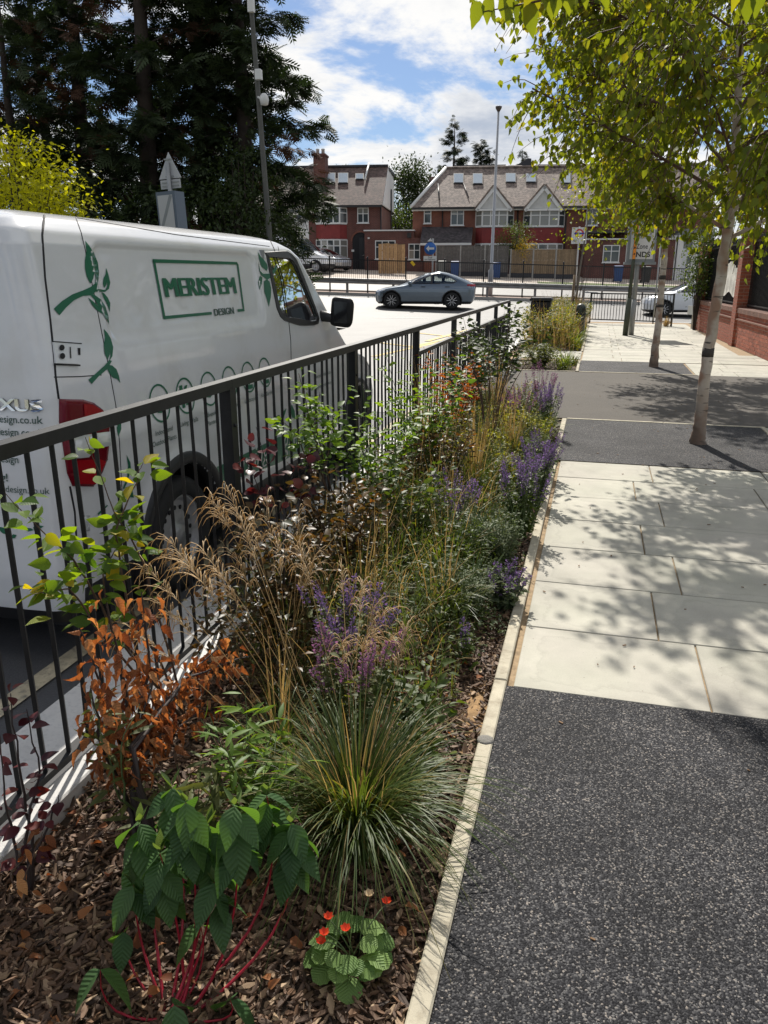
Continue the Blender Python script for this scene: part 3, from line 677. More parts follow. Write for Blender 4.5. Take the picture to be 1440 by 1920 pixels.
# round service icons with captions
for (cx, cy), cap, kind in [((299, 756), ('Indoor and', 'Outdoor Plants'), 0), ((347, 742), ('Living Walls',), 1), ((391, 729), ('Bespoke', 'Planters'), 2), ((430, 717), ('Maintenance',), 3), ((465, 707), ('Landscaping',), 4), ((496, 698), ('Roof Gardens',), 5)]:
    c = vhit(cx, cy); mb = MB(); n = 28; r1, r2 = .098, .088; vs = []
    for k in range(n):
        t = 2 * math.pi * k / n
        for r_ in (r1, r2): y, z = c.y + r_ * math.cos(t), c.z + r_ * math.sin(t); vs.append((vside(y, z), y, z))
    fs = [(2 * k, 2 * k + 1, (2 * k + 3) % (2 * n), (2 * k + 2) % (2 * n)) for k in range(n)]; b0 = len(vs)
    def blob(poly):
        global vs, fs
        b_ = len(vs); vs += [(vside(c.y + u, c.z + v), c.y + u, c.z + v) for u, v in poly]; fs.append(tuple(range(b_, b_ + len(poly))))
    leafp = lambda u, v, a, l: [(u + l * (t * math.cos(a) - s_ * math.sin(a)), v + l * (t * math.sin(a) + s_ * math.cos(a))) for t, s_ in ((0, 0), (.35, .22), (.7, .18), (1, 0), (.7, -.18), (.35, -.22))]
    if kind in (0, 2): [blob(leafp(0, -.05, a_, .085)) for a_ in (.9, 1.4, 1.9, 2.4)]
    elif kind == 1: blob([(-.05, -.06), (-.02, -.06), (-.02, .06), (-.05, .06)]); [blob(leafp(-.01, v, .5, .05)) for v in (-.05, 0, .03)]
    else: [blob(leafp(0, -.05, a_, .08)) for a_ in (1.0, 2.1)]; blob([(-.04, -.075), (.04, -.075), (.05, -.05), (-.05, -.05)])
    MB().add(vs, fs).build('service_icon', M_green, van)
    for i, t in enumerate(cap): side_text(t, 0, 0, .0135 * len(t) * 1.25, .026, M_greytxt, base=Vector((0, c.y - .0085 * len(t), c.z - .155 - .05 * i)), bold=.004)
p = vhit(578, 690)
for i, t in enumerate(('www.meristemdesign.co.uk', 'info@meristemdesign.co.uk', '0203 177 6')): side_text(t, 0, 0, .018 * len(t), .03, M_greytxt, base=Vector((0, .62, .93 - .085 * i)), bold=.004)
def Z2(p): return (260 + .3056 * p[0], 660 + .3056 * p[1])
patch('green_band', [Z2(p) for p in [(478, 705), (560, 668), (700, 600), (840, 528), (960, 490), (1090, 452), (1092, 575), (960, 628), (840, 690), (700, 740), (560, 790), (484, 820)]], M_green, off=.002)
side_text('turning', 0, 0, .60, .12, M_wht, base=vhit(*Z2((560, 782)), 0), bold=-.006, shear=.25, off=.006)
side_text('grey', 0, 0, .42, .12, M_wht, base=vhit(*Z2((880, 620)), 0), bold=-.006, shear=.25, off=.006)
for pl in ([(828, 440), (850, 455), (866, 420), (862, 385), (840, 395)], [(866, 450), (885, 415), (905, 345), (880, 370), (868, 410)], [(935, 320), (955, 360), (960, 410), (940, 400), (930, 360)]): patch('leaf_graphic', [Z2(p) for p in pl], M_green)
def Z3(p): return (.25 * p[0], 640 + .25 * p[1])
for pl in ([(888, 600), (872, 650), (884, 712), (906, 660), (905, 620)], [(945, 850), (975, 910), (978, 960), (950, 1060), (925, 1110), (918, 1100), (950, 1020), (958, 930)], [(925, 1115), (960, 1090), (990, 1120), (1000, 1172), (950, 1165)],
           [(800, 1225), (805, 1232), (735, 1305), (728, 1290)], [(0, 1390), (45, 1400), (65, 1450), (25, 1440), (0, 1418)], [(75, 1480), (100, 1445), (128, 1452), (115, 1475)], [(60, 1440), (74, 1445), (76, 1520), (92, 1555), (80, 1548), (66, 1510)],
           [(250, 1390), (275, 1395), (296, 1480), (304, 1568), (280, 1568), (282, 1480)], [(165, 1395), (215, 1425), (255, 1415), (235, 1400)], [(275, 1400), (300, 1380), (330, 1385), (305, 1405)]): patch('leaf_graphic', [Z3(p) for p in pl], M_green)
# rear door lettering, read from behind
def rear_text(txt, px_end, py, height, mat, bold=.006, name='lettering', off=.004, sx=1.0):
    V, Fs = text_mesh(txt, 1.0, bold); x1 = max(v[0] for v in V); h1 = max(v[1] for v in V if v[1] > 0); p = vhit(px_end, py, 0); s = height / .72; vs = []
    for u, v in V:
        x, z = p.x + (u - x1) * s * sx, p.z + v * s
        h = vbvh.ray_cast(Vector((x, -4, z)) + VO, Vector((0, 1, 0))); vs.append((x, (h[0].y - VO.y if h[0] else -2.5) - off, z))
    mb = MB().add(vs, Fs)
    if name == 'badge': mb.v += [(x, y + .006, z) for x, y, z in mb.v]; mb.f += [[i + len(vs) for i in f] for f in mb.f]; mb.m *= 2; mb.sm *= 2
    mb.build(name, mat, van)
rear_text('MAXUS', 83, 770, .048, M_chrome, .03, 'badge', .010, 1.55)
rear_text('www.meristemdesign.co.uk', 82, 794, .032, M_greytxt); rear_text('info@meristemdesign.co.uk', 84, 818, .032, M_greytxt); rear_text('meristemdesign', 36, 868, .032, M_greytxt)
rear_text('turning grey green living!', 16, 902, .034, M_greytxt, .02); rear_text('meristemdesign.co.uk', 95, 926, .03, M_greytxt, .0)
# tail lamp wrapped round the rear corner
patch('tail_lamp', [Z3(p) for p in [(441, 432), (620, 436), (700, 460), (770, 512), (802, 565), (822, 640), (820, 760), (806, 880), (770, 980), (700, 1090), (540, 1086), (500, 985), (470, 790), (441, 610)]], M_redd, off=.002, bulge=.014, cuts=4)
patch('tail_lamp_lens', [Z3(p) for p in [(600, 470), (680, 480), (760, 530), (780, 600), (700, 630), (610, 600)]], M_red, off=.019, cuts=3)
patch('tail_lamp_lens', [Z3(p) for p in [(505, 720), (700, 690), (808, 680), (806, 780), (690, 800), (640, 865), (520, 878)]], M_lamp, off=.019, cuts=3)
patch('tail_lamp_lens', [Z3(p) for p in [(520, 892), (650, 882), (720, 880), (770, 900), (690, 1070), (548, 1068), (530, 980)]], M_red, off=.019, cuts=3)
# rear door hinge
p, q = vhit(97, 642, 0), vhit(147, 682, 0)
mb = MB(); hc = [vhit(97, 642, .012), vhit(147, 646, .012), vhit(146, 683, .012), vhit(101, 681, .012)]; hb = [vhit(97, 642, -.01), vhit(147, 646, -.01), vhit(146, 683, -.01), vhit(101, 681, -.01)]
mb.add(hc + hb, [(0, 1, 2, 3), (0, 4, 5, 1), (1, 5, 6, 2), (2, 6, 7, 3), (3, 7, 4, 0)]); hg = mb.build('door_hinge', M_vanwhite, van)
for pl in ([(95, 640), (149, 644), (148, 646), (95, 642)], [(99, 682), (146, 684), (146, 687), (99, 685)], [(126, 651), (128, 651), (129, 672), (127, 672)], [(141, 653), (146, 653), (146, 666), (142, 666)]): patch('hinge_gap', pl, M_dark, off=.0135, cuts=1)
for cx, cy in ((111, 652.5), (112, 668)): patch('hinge_bolt', [(cx + 5 * math.cos(t), cy + 5.5 * math.sin(t)) for t in np.linspace(0, 6.28, 13)[:-1]], M_dark, off=.0145, cuts=0)
patch('reflector', [(150, 968), (168, 966), (167, 995), (152, 997)], M_lamp, off=.004, bulge=.01)
# arch trims, wheels, wheel wells, window, cab
for h in HUBS:
    for s in (1, -1):
        mb = MB(); vs = []; n = 40
        for k in range(n + 1):
            t = math.pi * (1.06 - 1.12 * k / n)
            for r_, o in ((.405, -.05), (.405, .026), (.46, .030), (.475, .004)):
                y, z = h + r_ * math.cos(t), max(.2, .33 + r_ * math.sin(t)); vs.append((s * (vprof(z)[2] + o), y, z))
        mb.add(vs, [(4 * k + j, 4 * k + j + 1, 4 * k + 5 + j, 4 * k + 4 + j) for k in range(n) for j in range(3)], 0, True).build('arch_trim', M_plastic, van)
        wheel(van, s * .78, h, .33, .21, 'steel', s)
    mb = MB(); n = 20; vs = []
    for k in range(n + 1):
        t = math.pi * k / n
        for x in (-.88, .88): vs.append((x, h + .42 * math.cos(t), .33 + .42 * math.sin(t)))
    mb.add(vs, [(2 * k, 2 * k + 1, 2 * k + 3, 2 * k + 2) for k in range(n)])
    mb.box((-.5, h - .42, .2), (.5, h + .42, .74)); mb.build('wheel_well', M_dark, van)
MB().box((-.8, -2.4, .17), (.8, 2.3, .3)).build('underbody', M_dark, van)
def poly_scale(P_, k): 
    cy = sum(p[0] for p in P_) / len(P_); cz = sum(p[1] for p in P_) / len(P_)
    return [(cy + (y - cy) * (1 + k / math.hypot(y - cy, z - cz)), cz + (z - cz) * (1 + k / math.hypot(y - cy, z - cz))) for y, z in P_]
def dens(P_, n=6): return [(P_[i][0] + (P_[(i + 1) % len(P_)][0] - P_[i][0]) * k / n, P_[i][1] + (P_[(i + 1) % len(P_)][1] - P_[i][1]) * k / n) for i in range(len(P_)) for k in range(n)]
for s in (1, -1):
    ins, outs = poly_scale(dens(WINP), -.012), poly_scale(dens(WINP), .045); n = len(ins)
    mid = poly_scale(dens(WINP), .040)
    vs = [(s * (vprof(z)[2] - .006), y, z) for y, z in ins] + [(s * (vprof(z)[2] + .007), y, z) for y, z in poly_scale(dens(WINP), -.008)] + [(s * (vprof(z)[2] + .007), y, z) for y, z in mid] + [(s * (vprof(z)[2] - .004), y, z) for y, z in outs]
    fs = [(j * n + i, j * n + (i + 1) % n, (j + 1) * n + (i + 1) % n, (j + 1) * n + i) for j in range(3) for i in range(n)]
    MB().add(vs, fs).build('window_frame', M_plastic, van)
    g = poly_scale(dens(WINP, 3), .01); m_ = MB(); m_.add([(s * (vprof(z)[2] - .008), y, z) for y, z in g], [tuple(range(len(g)))]); m_.build('side_window', G_van, van)
patch('quarter_trim', [(600, 560), (607, 602), (622, 606), (612, 566)], M_plastic, off=.006)
MB().box((-.8, -.06, .3), (.8, -.02, 1.88)).build('bulkhead', P('grey bulkhead', (.25, .26, .27), .7), van)
MB().box((-.84, -.02, .3), (.84, 2.3, .62)).build('cab_floor', M_dark, van)
mb = MB(); mb.box((-.80, 1.10, .6), (.80, 1.78, 1.10), bev=.06); mb.build('dashboard', M_dark, van)
for sx in (-.42, .42):
    mb = MB(); mb.box((sx - .25, .1, .6), (sx + .25, .6, .86), bev=.05); mb.obox((sx, .12, 1.06), (.22, 0, 0), (0, .06, .015), (0, -.06, .26)); mb.build('seat', M_dark, van)
MB().lathe([(.19, -.012), (.205, 0), (.19, .012), (.178, 0)], 24, (.42, 1.0, 0), 'Y').xf(Matrix.Translation((0, 0, 1.12))).build('steering_wheel', M_plastic, van)
# door mirror
M_mirr = P('satin black mirror housing', (.008, .008, .009), .5, spec=.3)
mp = vhit(603, 592, 0) or Vector((.87, 1.1, 1.42)); mc = atX(644, 585, VO.x + 1.03) - VO
bm = bmesh.new(); bmesh.ops.create_cube(bm, size=1.0, matrix=Matrix.Translation(mc) @ Matrix.Rotation(R(6), 4, 'Y') @ Matrix.Diagonal((.205, .15, .255, 1)))
for v in bm.verts:
    if v.co.y > mc.y: v.co = mc + (v.co - mc) * .72
bmesh.ops.bevel(bm, geom=list(bm.edges), offset=.055, segments=4, profile=.6, affect='EDGES'); me = bpy.data.meshes.new('door_mirror'); bm.to_mesh(me); bm.free(); me.materials.append(M_mirr)
for p_ in me.polygons: p_.use_smooth = True
mr = link(bpy.data.objects.new('door_mirror', me), van)
MB().tube([mp - Vector((.02, 0, 0)), mp + (mc - mp) * .5 + Vector((0, 0, -.03)), mc + Vector((-.03, 0, -.05))], [.045, .04, .04], 8).build('mirror_arm', M_plastic, van)
MB().box((mc.x - .055, mc.y - .0775, mc.z - .085), (mc.x + .055, mc.y - .0755, mc.z + .085)).build('mirror_glass', P('mirror glass', (.012, .012, .014), .1, spec=.4), van)

# ------------------------------------------------------------------ moving and parked cars
def car(name, label, cat, pos, rz, prof, ztop, hubs, r, paint, wins, bpil, zs=None, front_lamp=None, rear_lamp=None, style='alloy', gl=None, rcf=.38, rcr=.28, skirt=.30, group=None, ny=140, ws=True):
    c = thing(name, label, cat, pos, rz, group); gl = gl or G_car
    def part(x, y, z, side):
        yf, yr, w = prof(z)
        if any(math.hypot(y - h, z - r) < r + .055 for h in hubs) and x > w * .6: return None
        if any(math.hypot(y - h, z - r) < r + .10 for h in hubs) and x > w * .6: return 'arch'
        if x > w * .8:
            for i, pl in enumerate(wins):
                if inpoly(y, z, pl): return 'win%d_%d' % (i, side)
            for pl in bpil:
                if inpoly(y, z, pl): return 'pillar'
        if ws and wins and z > wins[0][0][1] + .03 and z < ztop - .09 and y > 0 and x < w * .86 and y > yf - .2: return 'windscreen'
        if front_lamp and inpoly(y, z, front_lamp) and x > .3: return 'headlight' + str(side)
        if rear_lamp and inpoly(y, z, rear_lamp) and x > .25: return 'tail_light' + str(side)
        if z < skirt: return 'skirt'
        return 'body'
    zs = zs or list(np.linspace(prof.z0, ztop - .12, int((ztop - prof.z0) / .026))) + list(np.linspace(ztop - .11, ztop, 10))
    gs = slice_body(prof, zs, ny, rcf, rcr, part, .03)
    nm = {'body': ('body', paint), 'roof': ('roof', paint), 'arch': ('arch_trim', M_plastic), 'skirt': ('lower_trim', M_plastic), 'pillar': ('pillar', M_plastic), 'windscreen': ('windscreen', gl)}
    for k, m_ in gs.items():
        if k in nm: n_, mt = nm[k]
        elif k.startswith('win'): n_, mt = 'side_window', gl
        elif k.startswith('head'): n_, mt = 'headlight', M_lamp
        else: n_, mt = 'tail_light', M_red
        m_.build(n_, mt, c, False)
    for h in hubs:
        for s in (1, -1): wheel(c, s * (prof(r)[2] - .12), h, r, .22, style, s)
        m_ = MB(); m_.box((-prof(r)[2] + .24, h - r - .05, .15), (prof(r)[2] - .24, h + r + .05, r * 2 + .05)); m_.build('wheel_well', M_dark, c)
    W_ = prof(.6)[2]
    MB().box((-W_ + .12, prof(.4)[1] + .3, prof.z0 + .01), (W_ - .12, prof(.4)[0] - .3, .36)).build('underbody', M_dark, c)
    return c
def cprof(*rows):
    p = pf(*rows)
    class Q:
        z0 = rows[0][0]
        def __call__(s, z): return p(z)
    return Q()
def cabin(c, y0, y1, w, zf, zb):
    mb = MB(); mb.box((-w, y0, .36), (w, y1, zf)); mb.build('cabin_floor', M_dark, c)
    for y in (y0 + .25, y1 - .75):
        for sx in (-.36, .36):
            mb = MB(); mb.box((sx - .22, y, zf - .05), (sx + .22, y + .14, zb), bev=.04); mb.box((sx - .12, y, zb + .03), (sx + .12, y + .1, zb + .2), bev=.03); mb.build('seat', M_dark, c)
def heading(v): return math.atan2(v.y, v.x) - math.pi / 2
bp = cprof((.20, 2.12, -2.08, .80), (.32, 2.24, -2.20, .89), (.55, 2.275, -2.26, .918), (.72, 2.25, -2.275, .92), (.82, 2.14, -2.285, .915), (.89, 1.88, -2.29, .905), (.95, 1.55, -2.28, .885), (1.0, 1.20, -2.27, .865), (1.05, 1.02, -2.25, .845), (1.11, .90, -2.12, .82),
           (1.25, .60, -1.82, .755), (1.38, .30, -1.50, .69), (1.47, .06, -1.25, .64), (1.53, -.15, -1.05, .58), (1.57, -.38, -.88, .50), (1.59, -.55, -.72, .40))
pos = atB(797, 582.0, 36.4); pos.z = zt(pos.dot(e1), 36.4) + .01
bmw = car('coupe_suv', 'blue grey coupe-shaped car driving left along the main road', 'car', pos, heading(-e1), bp, 1.59, (1.46, -1.24), .355, M_bluegrey,
    [[(.60, 1.085), (.10, 1.455), (-.28, 1.50), (-.28, 1.09)], [(-.36, 1.09), (-.36, 1.50), (-.70, 1.475), (-1.02, 1.38), (-1.38, 1.19), (-1.25, 1.10)]],
    [[(.68, 1.06), (.10, 1.49), (-.3, 1.53), (-.72, 1.50), (-1.06, 1.40), (-1.46, 1.18), (-1.28, 1.07)]],
    front_lamp=[(2.4, .72), (1.75, .78), (1.8, .86), (2.4, .82)], rear_lamp=[(-2.4, .95), (-1.88, .98), (-1.9, 1.06), (-2.4, 1.06)])
cabin(bmw, -1.1, .75, .66, .75, 1.12)
for s in (1, -1):
    mb = MB(); mb.lathe([(.001, -.09), (.07, -.07), (.085, 0), (.06, .08), (.001, .1)], 12, (s * .98, .62, 1.10), 'Y'); mb.build('door_mirror', M_bluegrey, bmw)
    for y in (.05, -1.02): MB().box((s * .90 - .012, y - .1, .93), (s * .90 + .012, y + .1, .955)).build('door_handle', M_plastic, bmw)
hp = cprof((.20, 1.98, -1.98, .78), (.32, 2.08, -2.08, .86), (.55, 2.12, -2.12, .885), (.70, 2.08, -2.13, .89), (.80, 1.98, -2.13, .885), (.88, 1.80, -2.12, .875), (.95, 1.52, -2.1, .86), (1.02, 1.22, -2.08, .84), (1.10, 1.02, -2.04, .81), (1.28, .62, -1.92, .73), (1.42, .28, -1.75, .67), (1.50, .0, -1.55, .60), (1.545, -.3, -1.3, .50), (1.56, -.55, -1.1, .4))
pos = atB(1293, 585, 36.6); pos.z = zt(pos.dot(e1), 36.6) + .01
hb_ = car('hatchback_car', 'white hatchback car on the main road behind the far birch trunk', 'car', pos, heading(-e1), hp, 1.56, (1.32, -1.28), .325, M_white,
    [[(.72, 1.04), (.22, 1.40), (-.22, 1.44), (-.22, 1.05)], [(-.30, 1.05), (-.30, 1.44), (-.9, 1.42), (-1.3, 1.25), (-1.25, 1.06)]],
    [[(.80, 1.02), (.22, 1.44), (-.2, 1.475), (-.95, 1.45), (-1.4, 1.26), (-1.3, 1.03)]], front_lamp=[(2.2, .70), (1.6, .78), (1.65, .88), (2.2, .80)], rear_lamp=[(-2.3, .9), (-1.9, .92), (-1.9, 1.06), (-2.3, 1.06)])
cabin(hb_, -1.2, .8, .62, .75, 1.1)
for s in (1, -1): MB().lathe([(.001, -.09), (.07, -.07), (.085, 0), (.06, .08), (.001, .1)], 12, (s * .96, .78, 1.08), 'Y').build('door_mirror', M_white, hb_)
tp = cprof((.25, 2.60, -2.8, .93), (.4, 2.72, -2.9, .99), (.7, 2.72, -2.9, 1.0), (.95, 2.62, -2.9, 1.0), (1.10, 2.40, -2.9, .995), (1.22, 2.05, -2.9, .985), (1.34, 1.80, -2.9, .97), (1.7, 1.46, -2.88, .93), (2.1, 1.02, -2.86, .87), (2.35, .62, -2.84, .83), (2.5, .2, -2.8, .78), (2.58, -.15, -2.7, .68), (2.62, -.4, -2.6, .55))
a_, z_ = abz(600, 512, 55.5); pos = AB(a_ - 1.7, 55.5, zt(a_ - 1.7, 55.5) + .11)
tr = car('high_roof_van', 'white high-roof van parked on the drive of the brick house', 'van', pos, heading(e1 - e2 * .12), tp, 2.62, (1.75, -1.6), .36, M_white,
    [[(1.66, 1.36), (1.40, 1.62), (1.05, 1.98), (.72, 2.02), (.68, 1.42)]], [[(1.74, 1.32), (1.42, 1.68), (1.05, 2.03), (.66, 2.06), (.62, 1.38)]], front_lamp=[(2.8, .86), (2.25, .95), (2.3, 1.12), (2.8, 1.02)], rear_lamp=[(-3, .9), (-2.8, .9), (-2.8, 1.6), (-3, 1.6)], style='steel', gl=G_dark, rcf=.32, rcr=.1, skirt=.55, ny=120)
a_, z_ = abz(628, 508, 57.8); pos = AB(a_ - .7, 58.2, zt(a_ - .7, 58.2) + .11)
sv = car('parked_car', 'silver small car parked nose in beside the high-roof van', 'car', pos, heading(e1 * .8 - e2 * .6), hp, 1.56, (1.32, -1.28), .325, M_silver,
    [[(.72, 1.04), (.22, 1.40), (-.22, 1.44), (-.22, 1.05)], [(-.30, 1.05), (-.30, 1.44), (-.9, 1.42), (-1.3, 1.25), (-1.25, 1.06)]], [[(.80, 1.02), (.22, 1.44), (-.2, 1.475), (-.95, 1.45), (-1.4, 1.26), (-1.3, 1.03)]],
    front_lamp=[(2.2, .70), (1.6, .78), (1.65, .88), (2.2, .80)], rear_lamp=[(-2.3, .9), (-1.9, .92), (-1.9, 1.06), (-2.3, 1.06)], gl=G_dark, ny=80)
# ================================================================== railing beside the bed
M_black = P('black railing paint', (.011, .0115, .013), .46, var=(20, .3), spec=.35, dirt=(9, (.05, .05, .048), .25))
M_grey = P('galvanised grey steel', (.30, .31, .31), .5, metal=.35, var=(8, .12))
M_greyp = P('grey painted sign back', (.22, .24, .25), .55, var=(5, .1))
M_dgreen = P('dark green post paint', (.045, .055, .035), .55, var=(6, .2))
RX = -1.615
rail = thing('guard_rail', 'black steel pedestrian railing running between the planting bed and the van', 'railing', (RX, 0, 0))
PY = [-.80, 1.22, 3.24, 5.18, 7.19, 9.22, 11.2, 13.2, 15.2]
def bent_bar(x, y, z0, z1, w, rnd):
    mb = MB(); mb.tube([(x + random.gauss(0, rnd), y + random.gauss(0, rnd), z) for z in np.linspace(z0, z1, 4)], w, 4, cap=True, smooth=False); return mb
post_me = MB().box((-.028, -.03, -.1), (.028, .03, 1.10)).mesh('post', M_black)
bolt_me = MB().lathe([(.009, 0), (.009, .006), (.004, .009)], 8, (0, 0, 0), 'X').mesh('bolt', M_black)
for y in PY:
    o = link(bpy.data.objects.new('post', post_me), rail); o.location = (0, y, 0)
    if y < 8:
        b_ = link(bpy.data.objects.new('bolt', bolt_me), rail); b_.location = (.028, y, .93)
bar_mes = [bent_bar(0, 0, .05, 1.10, .0098, .0022).mesh('bar', M_black) for _ in range(5)]; bar_lo = [bent_bar(0, 0, .05, .87, .0098, .002).mesh('bar', M_black) for _ in range(3)]
for y0, y1 in zip(PY, PY[1:]):
    MB().box((-.026, y0 + .001, 1.098), (.026, y1 - .001, 1.142)).build('top_rail', M_black, rail)
    if y0 < 7:
        MB().box((-.02, y0 + .03, .035), (.02, y1 - .03, .06)).build('bottom_rail', M_black, rail)
    else:
        MB().box((-.02, y0 + .03, .865), (.02, y1 - .03, .905)).build('middle_rail', M_black, rail); MB().box((-.02, y0 + .03, .035), (.02, y1 - .03, .06)).build('bottom_rail', M_black, rail)
    n = 17
    for k in range(n):
        y = y0 + (y1 - y0) * (k + 1) / (n + 1) + random.uniform(-.006, .006)
        o = link(bpy.data.objects.new('bar', random.choice(bar_mes if y0 < 7 else bar_lo)), rail); o.location = (0, y, 0); o.rotation_euler = (0, 0, random.choice((0, math.pi)))
# black bin standing at the end of the railing
p = G(1014, 600, 0); p = Vector((-1.35, 20.2, 0))
bn = thing('litter_bin', 'black square litter bin beyond the end of the long railing', 'bin', p)
MB().box((-.24, -.24, 0), (.24, .24, .98), bev=.03).build('body', M_black, bn); MB().box((-.27, -.27, .985), (.27, .27, 1.06), bev=.03).build('lid', M_black, bn); MB().box((-.17, -.246, .72), (.17, -.241, .88)).build('opening', M_dark, bn)

# ------------------------------------------------------------------ far corner of the pavement
def flat_fence(name, label, A, B, h, z, nb, mat, cat='railing', brad=.008, posts=2, zbot=.12):
    A, B = Vector(A), Vector(B); d = (B - A); L_ = d.length; t = thing(name, label, cat, (A.x, A.y, z), math.atan2(d.y, d.x))
    for k in range(posts): MB().box((L_ * k / (posts - 1) - .025, -.025, -.1), (L_ * k / (posts - 1) + .025, .025, h)).build('post', mat, t)
    MB().box((.026, -.018, h - .05), (L_ - .026, .018, h - .01)).build('top_rail', mat, t); MB().box((.026, -.018, zbot), (L_ - .026, .018, zbot + .035)).build('bottom_rail', mat, t)
    for k in range(nb):
        x = L_ * (k + 1) / (nb + 1); MB().box((x - brad, -brad, zbot + .035), (x + brad, brad, h - .05)).build('bar', mat, t)
    return t
A = G(1105, 606); B = G(1258, 612); flat_fence('barrier_railing', 'low black barrier railing across the far end of the pavement', A, B, 1.02, 0, 26, M_black, posts=2)
def post(name, label, cat, base, h, r0_, r1_, mat, group=None, sleeve=None):
    t = thing(name, label, cat, base, 0, group); MB().tube([(0, 0, -.1), (0, 0, h)], [r0_, r1_], 12).build('pole', mat, t)
    if sleeve: MB().tube([(0, 0, 0), (0, 0, sleeve[0])], sleeve[1], 12).build('base_sleeve', mat, t)
    return t
def flat_text(txt, w, h, mat, parent, loc, bold=.01, name='lettering', rot=None):
    """lettering standing upright in the parent's X-Z plane, facing -Y"""
    V, Fs = text_mesh(txt, 1.0, bold); x0 = min(v[0] for v in V); x1 = max(v[0] for v in V); y0 = min(v[1] for v in V); y1 = max(v[1] for v in V)
    o = MB().add([(loc[0] + (u - (x0 + x1) / 2) * w / (x1 - x0), loc[1], loc[2] + (v - y0) * h / (y1 - y0)) for u, v in V], Fs).build(name, mat, parent); return o
M_blk = P('black print', (.01, .01, .01), .5); M_sign = P('white sign sheeting', (.62, .62, .60), .5); M_signg = P('grey sign sheeting', (.42, .43, .44), .5); M_blue = P('blue sign sheeting', (.01, .11, .40), .45); M_orange = P('orange tape', (.75, .25, .02), .5)
# zone sign on the grey post, with the green post in front of it
gb = G(1183, 628)
zs_ = thing('zone_sign', 'grey box sign reading Zone ENDS on a grey steel post', 'sign', gb, R(6))
MB().tube([(0, 0, -.1), (0, 0, 3.0)], .062, 12).build('pole', M_grey, zs_); MB().tube([(0, 0, 0), (0, 0, .95)], .075, 12).build('base_sleeve', M_grey, zs_)
MB().box((-.32, -.10, 1.93), (.42, .09, 3.0)).build('sign_box', M_greyp, zs_); MB().box((-.36, -.13, 1.86), (.46, .11, 1.928)).build('sign_ledge', M_greyp, zs_)
MB().box((-.24, -.108, 2.0), (.36, -.101, 2.92)).build('sign_face', M_sign, zs_)
MB().prism([(-.17, -.110, 2.52), (.29, -.110, 2.52), (.29, -.110, 2.86), (-.17, -.110, 2.86)], (0, .001, 0)).build('zone_symbol', M_signg, zs_)
flat_text('Zone', .30, .13, M_blk, zs_, (.06, -.1095, 2.26)); flat_text('ENDS', .46, .14, M_blk, zs_, (.06, -.1095, 2.05), .025)
pb = G(1172, 629); gp = post('green_post', 'dark green tapered post with an orange strip in front of the zone sign', 'post', pb, 3.4, .055, .04, M_dgreen, sleeve=(1.0, .075)); gp.rotation_euler = (0, R(1.2), 0)
MB().box((-.035, -.06, 2.0), (.035, -.052, 2.9)).build('orange_strip', M_orange, gp)
for k in range(5): MB().box((-.016, -.0635, 2.1 + k * .16), (.016, -.0605, 2.15 + k * .16)).build('strip_mark', M_blk, gp)
# thin pole with a small plate, leaning street name plate at the end of the wall
tpo = post('thin_pole', 'thin grey pole with a small white plate beside the white car', 'pole', G(1224, 607), 2.55, .028, .026, M_grey)
MB().box((.03, -.012, 1.85), (.26, .0, 2.15)).build('plate', M_sign, tpo); flat_text('P', .08, .12, M_blk, tpo, (.145, -.0135, 1.94))
snp = thing('street_name_plate', 'small white street name plate on two short posts by the wall end', 'sign', G(1304, 617), R(-62))
for x in (-.16, .16): MB().box((x - .04, -.04, -.05), (x + .04, .04, .56)).build('post', P('pale concrete post', (.42, .38, .32), .9, var=(9, .15)), snp)
MB().box((-.42, -.062, .42), (.42, -.042, .68)).build('plate', M_sign, snp)
# left side zone sign, seen from its edge, and its give-way plate
def left_sign():
    b = Vector((-8.45, 15.2, 0)); t = thing('zone_sign', 'grey zone sign box with a triangular sign above it behind the van roof', 'sign', b, R(-14))
    top = atY(338, 290, b.y).z; t.rotation_euler = (0, R(-2.5), R(-6)); k = .74
    MB().tube([(0, 0, -.1), (0, 0, top - .12)], .045, 12).build('pole', M_grey, t)
    zb = atY(345, 358, b.y).z
    MB().box((-.30, -.09, zb - 1.25), (.16, .24, zb)).build('sign_box', P('blue grey sign box', (.10, .13, .17), .5), t)
    MB().box((-.26, -.098, zb - .70), (.10, -.092, zb - .07)).build('sign_face', M_signg, t)
    MB().prism([(-.26, -.100, zb - .70), (-.19, -.100, zb - .70), (.10, -.100, zb - .09), (.03, -.100, zb - .07)], (0, .001, 0)).build('diagonal_bar', M_greyp, t)
    MB().box((-.26, -.098, zb - 1.15), (.10, -.092, zb - .715)).build('name_face', M_sign, t); flat_text('Zone', .20, .11, M_blk, t, (-.08, -.0995, zb - .86)); flat_text('ENDS', .28, .10, M_blk, t, (-.08, -.0995, zb - 1.04), .02)
    z2, z3 = atY(345, 335, b.y).z, atY(345, 352, b.y).z
    MB().box((-.24, .035, z3), (.24, .047, z2), bev=.0).build('supplementary_plate', M_signg, t)
    for z in (z2 - .05, z3 + .05): MB().box((-.20, .02, z - .012), (.20, .034, z + .012)).build('bracket', M_grey, t)
    z4, z5 = atY(338, 283, b.y).z, atY(345, 333, b.y).z
    MB().prism([(-.27, .04, z5), (.27, .04, z5), (.02, .04, z4)], (0, .012, 0)).build('triangle_sign', M_signg, t)
    for z in (z5 + .04, z4 - .13): MB().box((-.09, .018, z - .014), (.09, .039, z + .014)).build('bracket', M_grey, t)
left_sign()
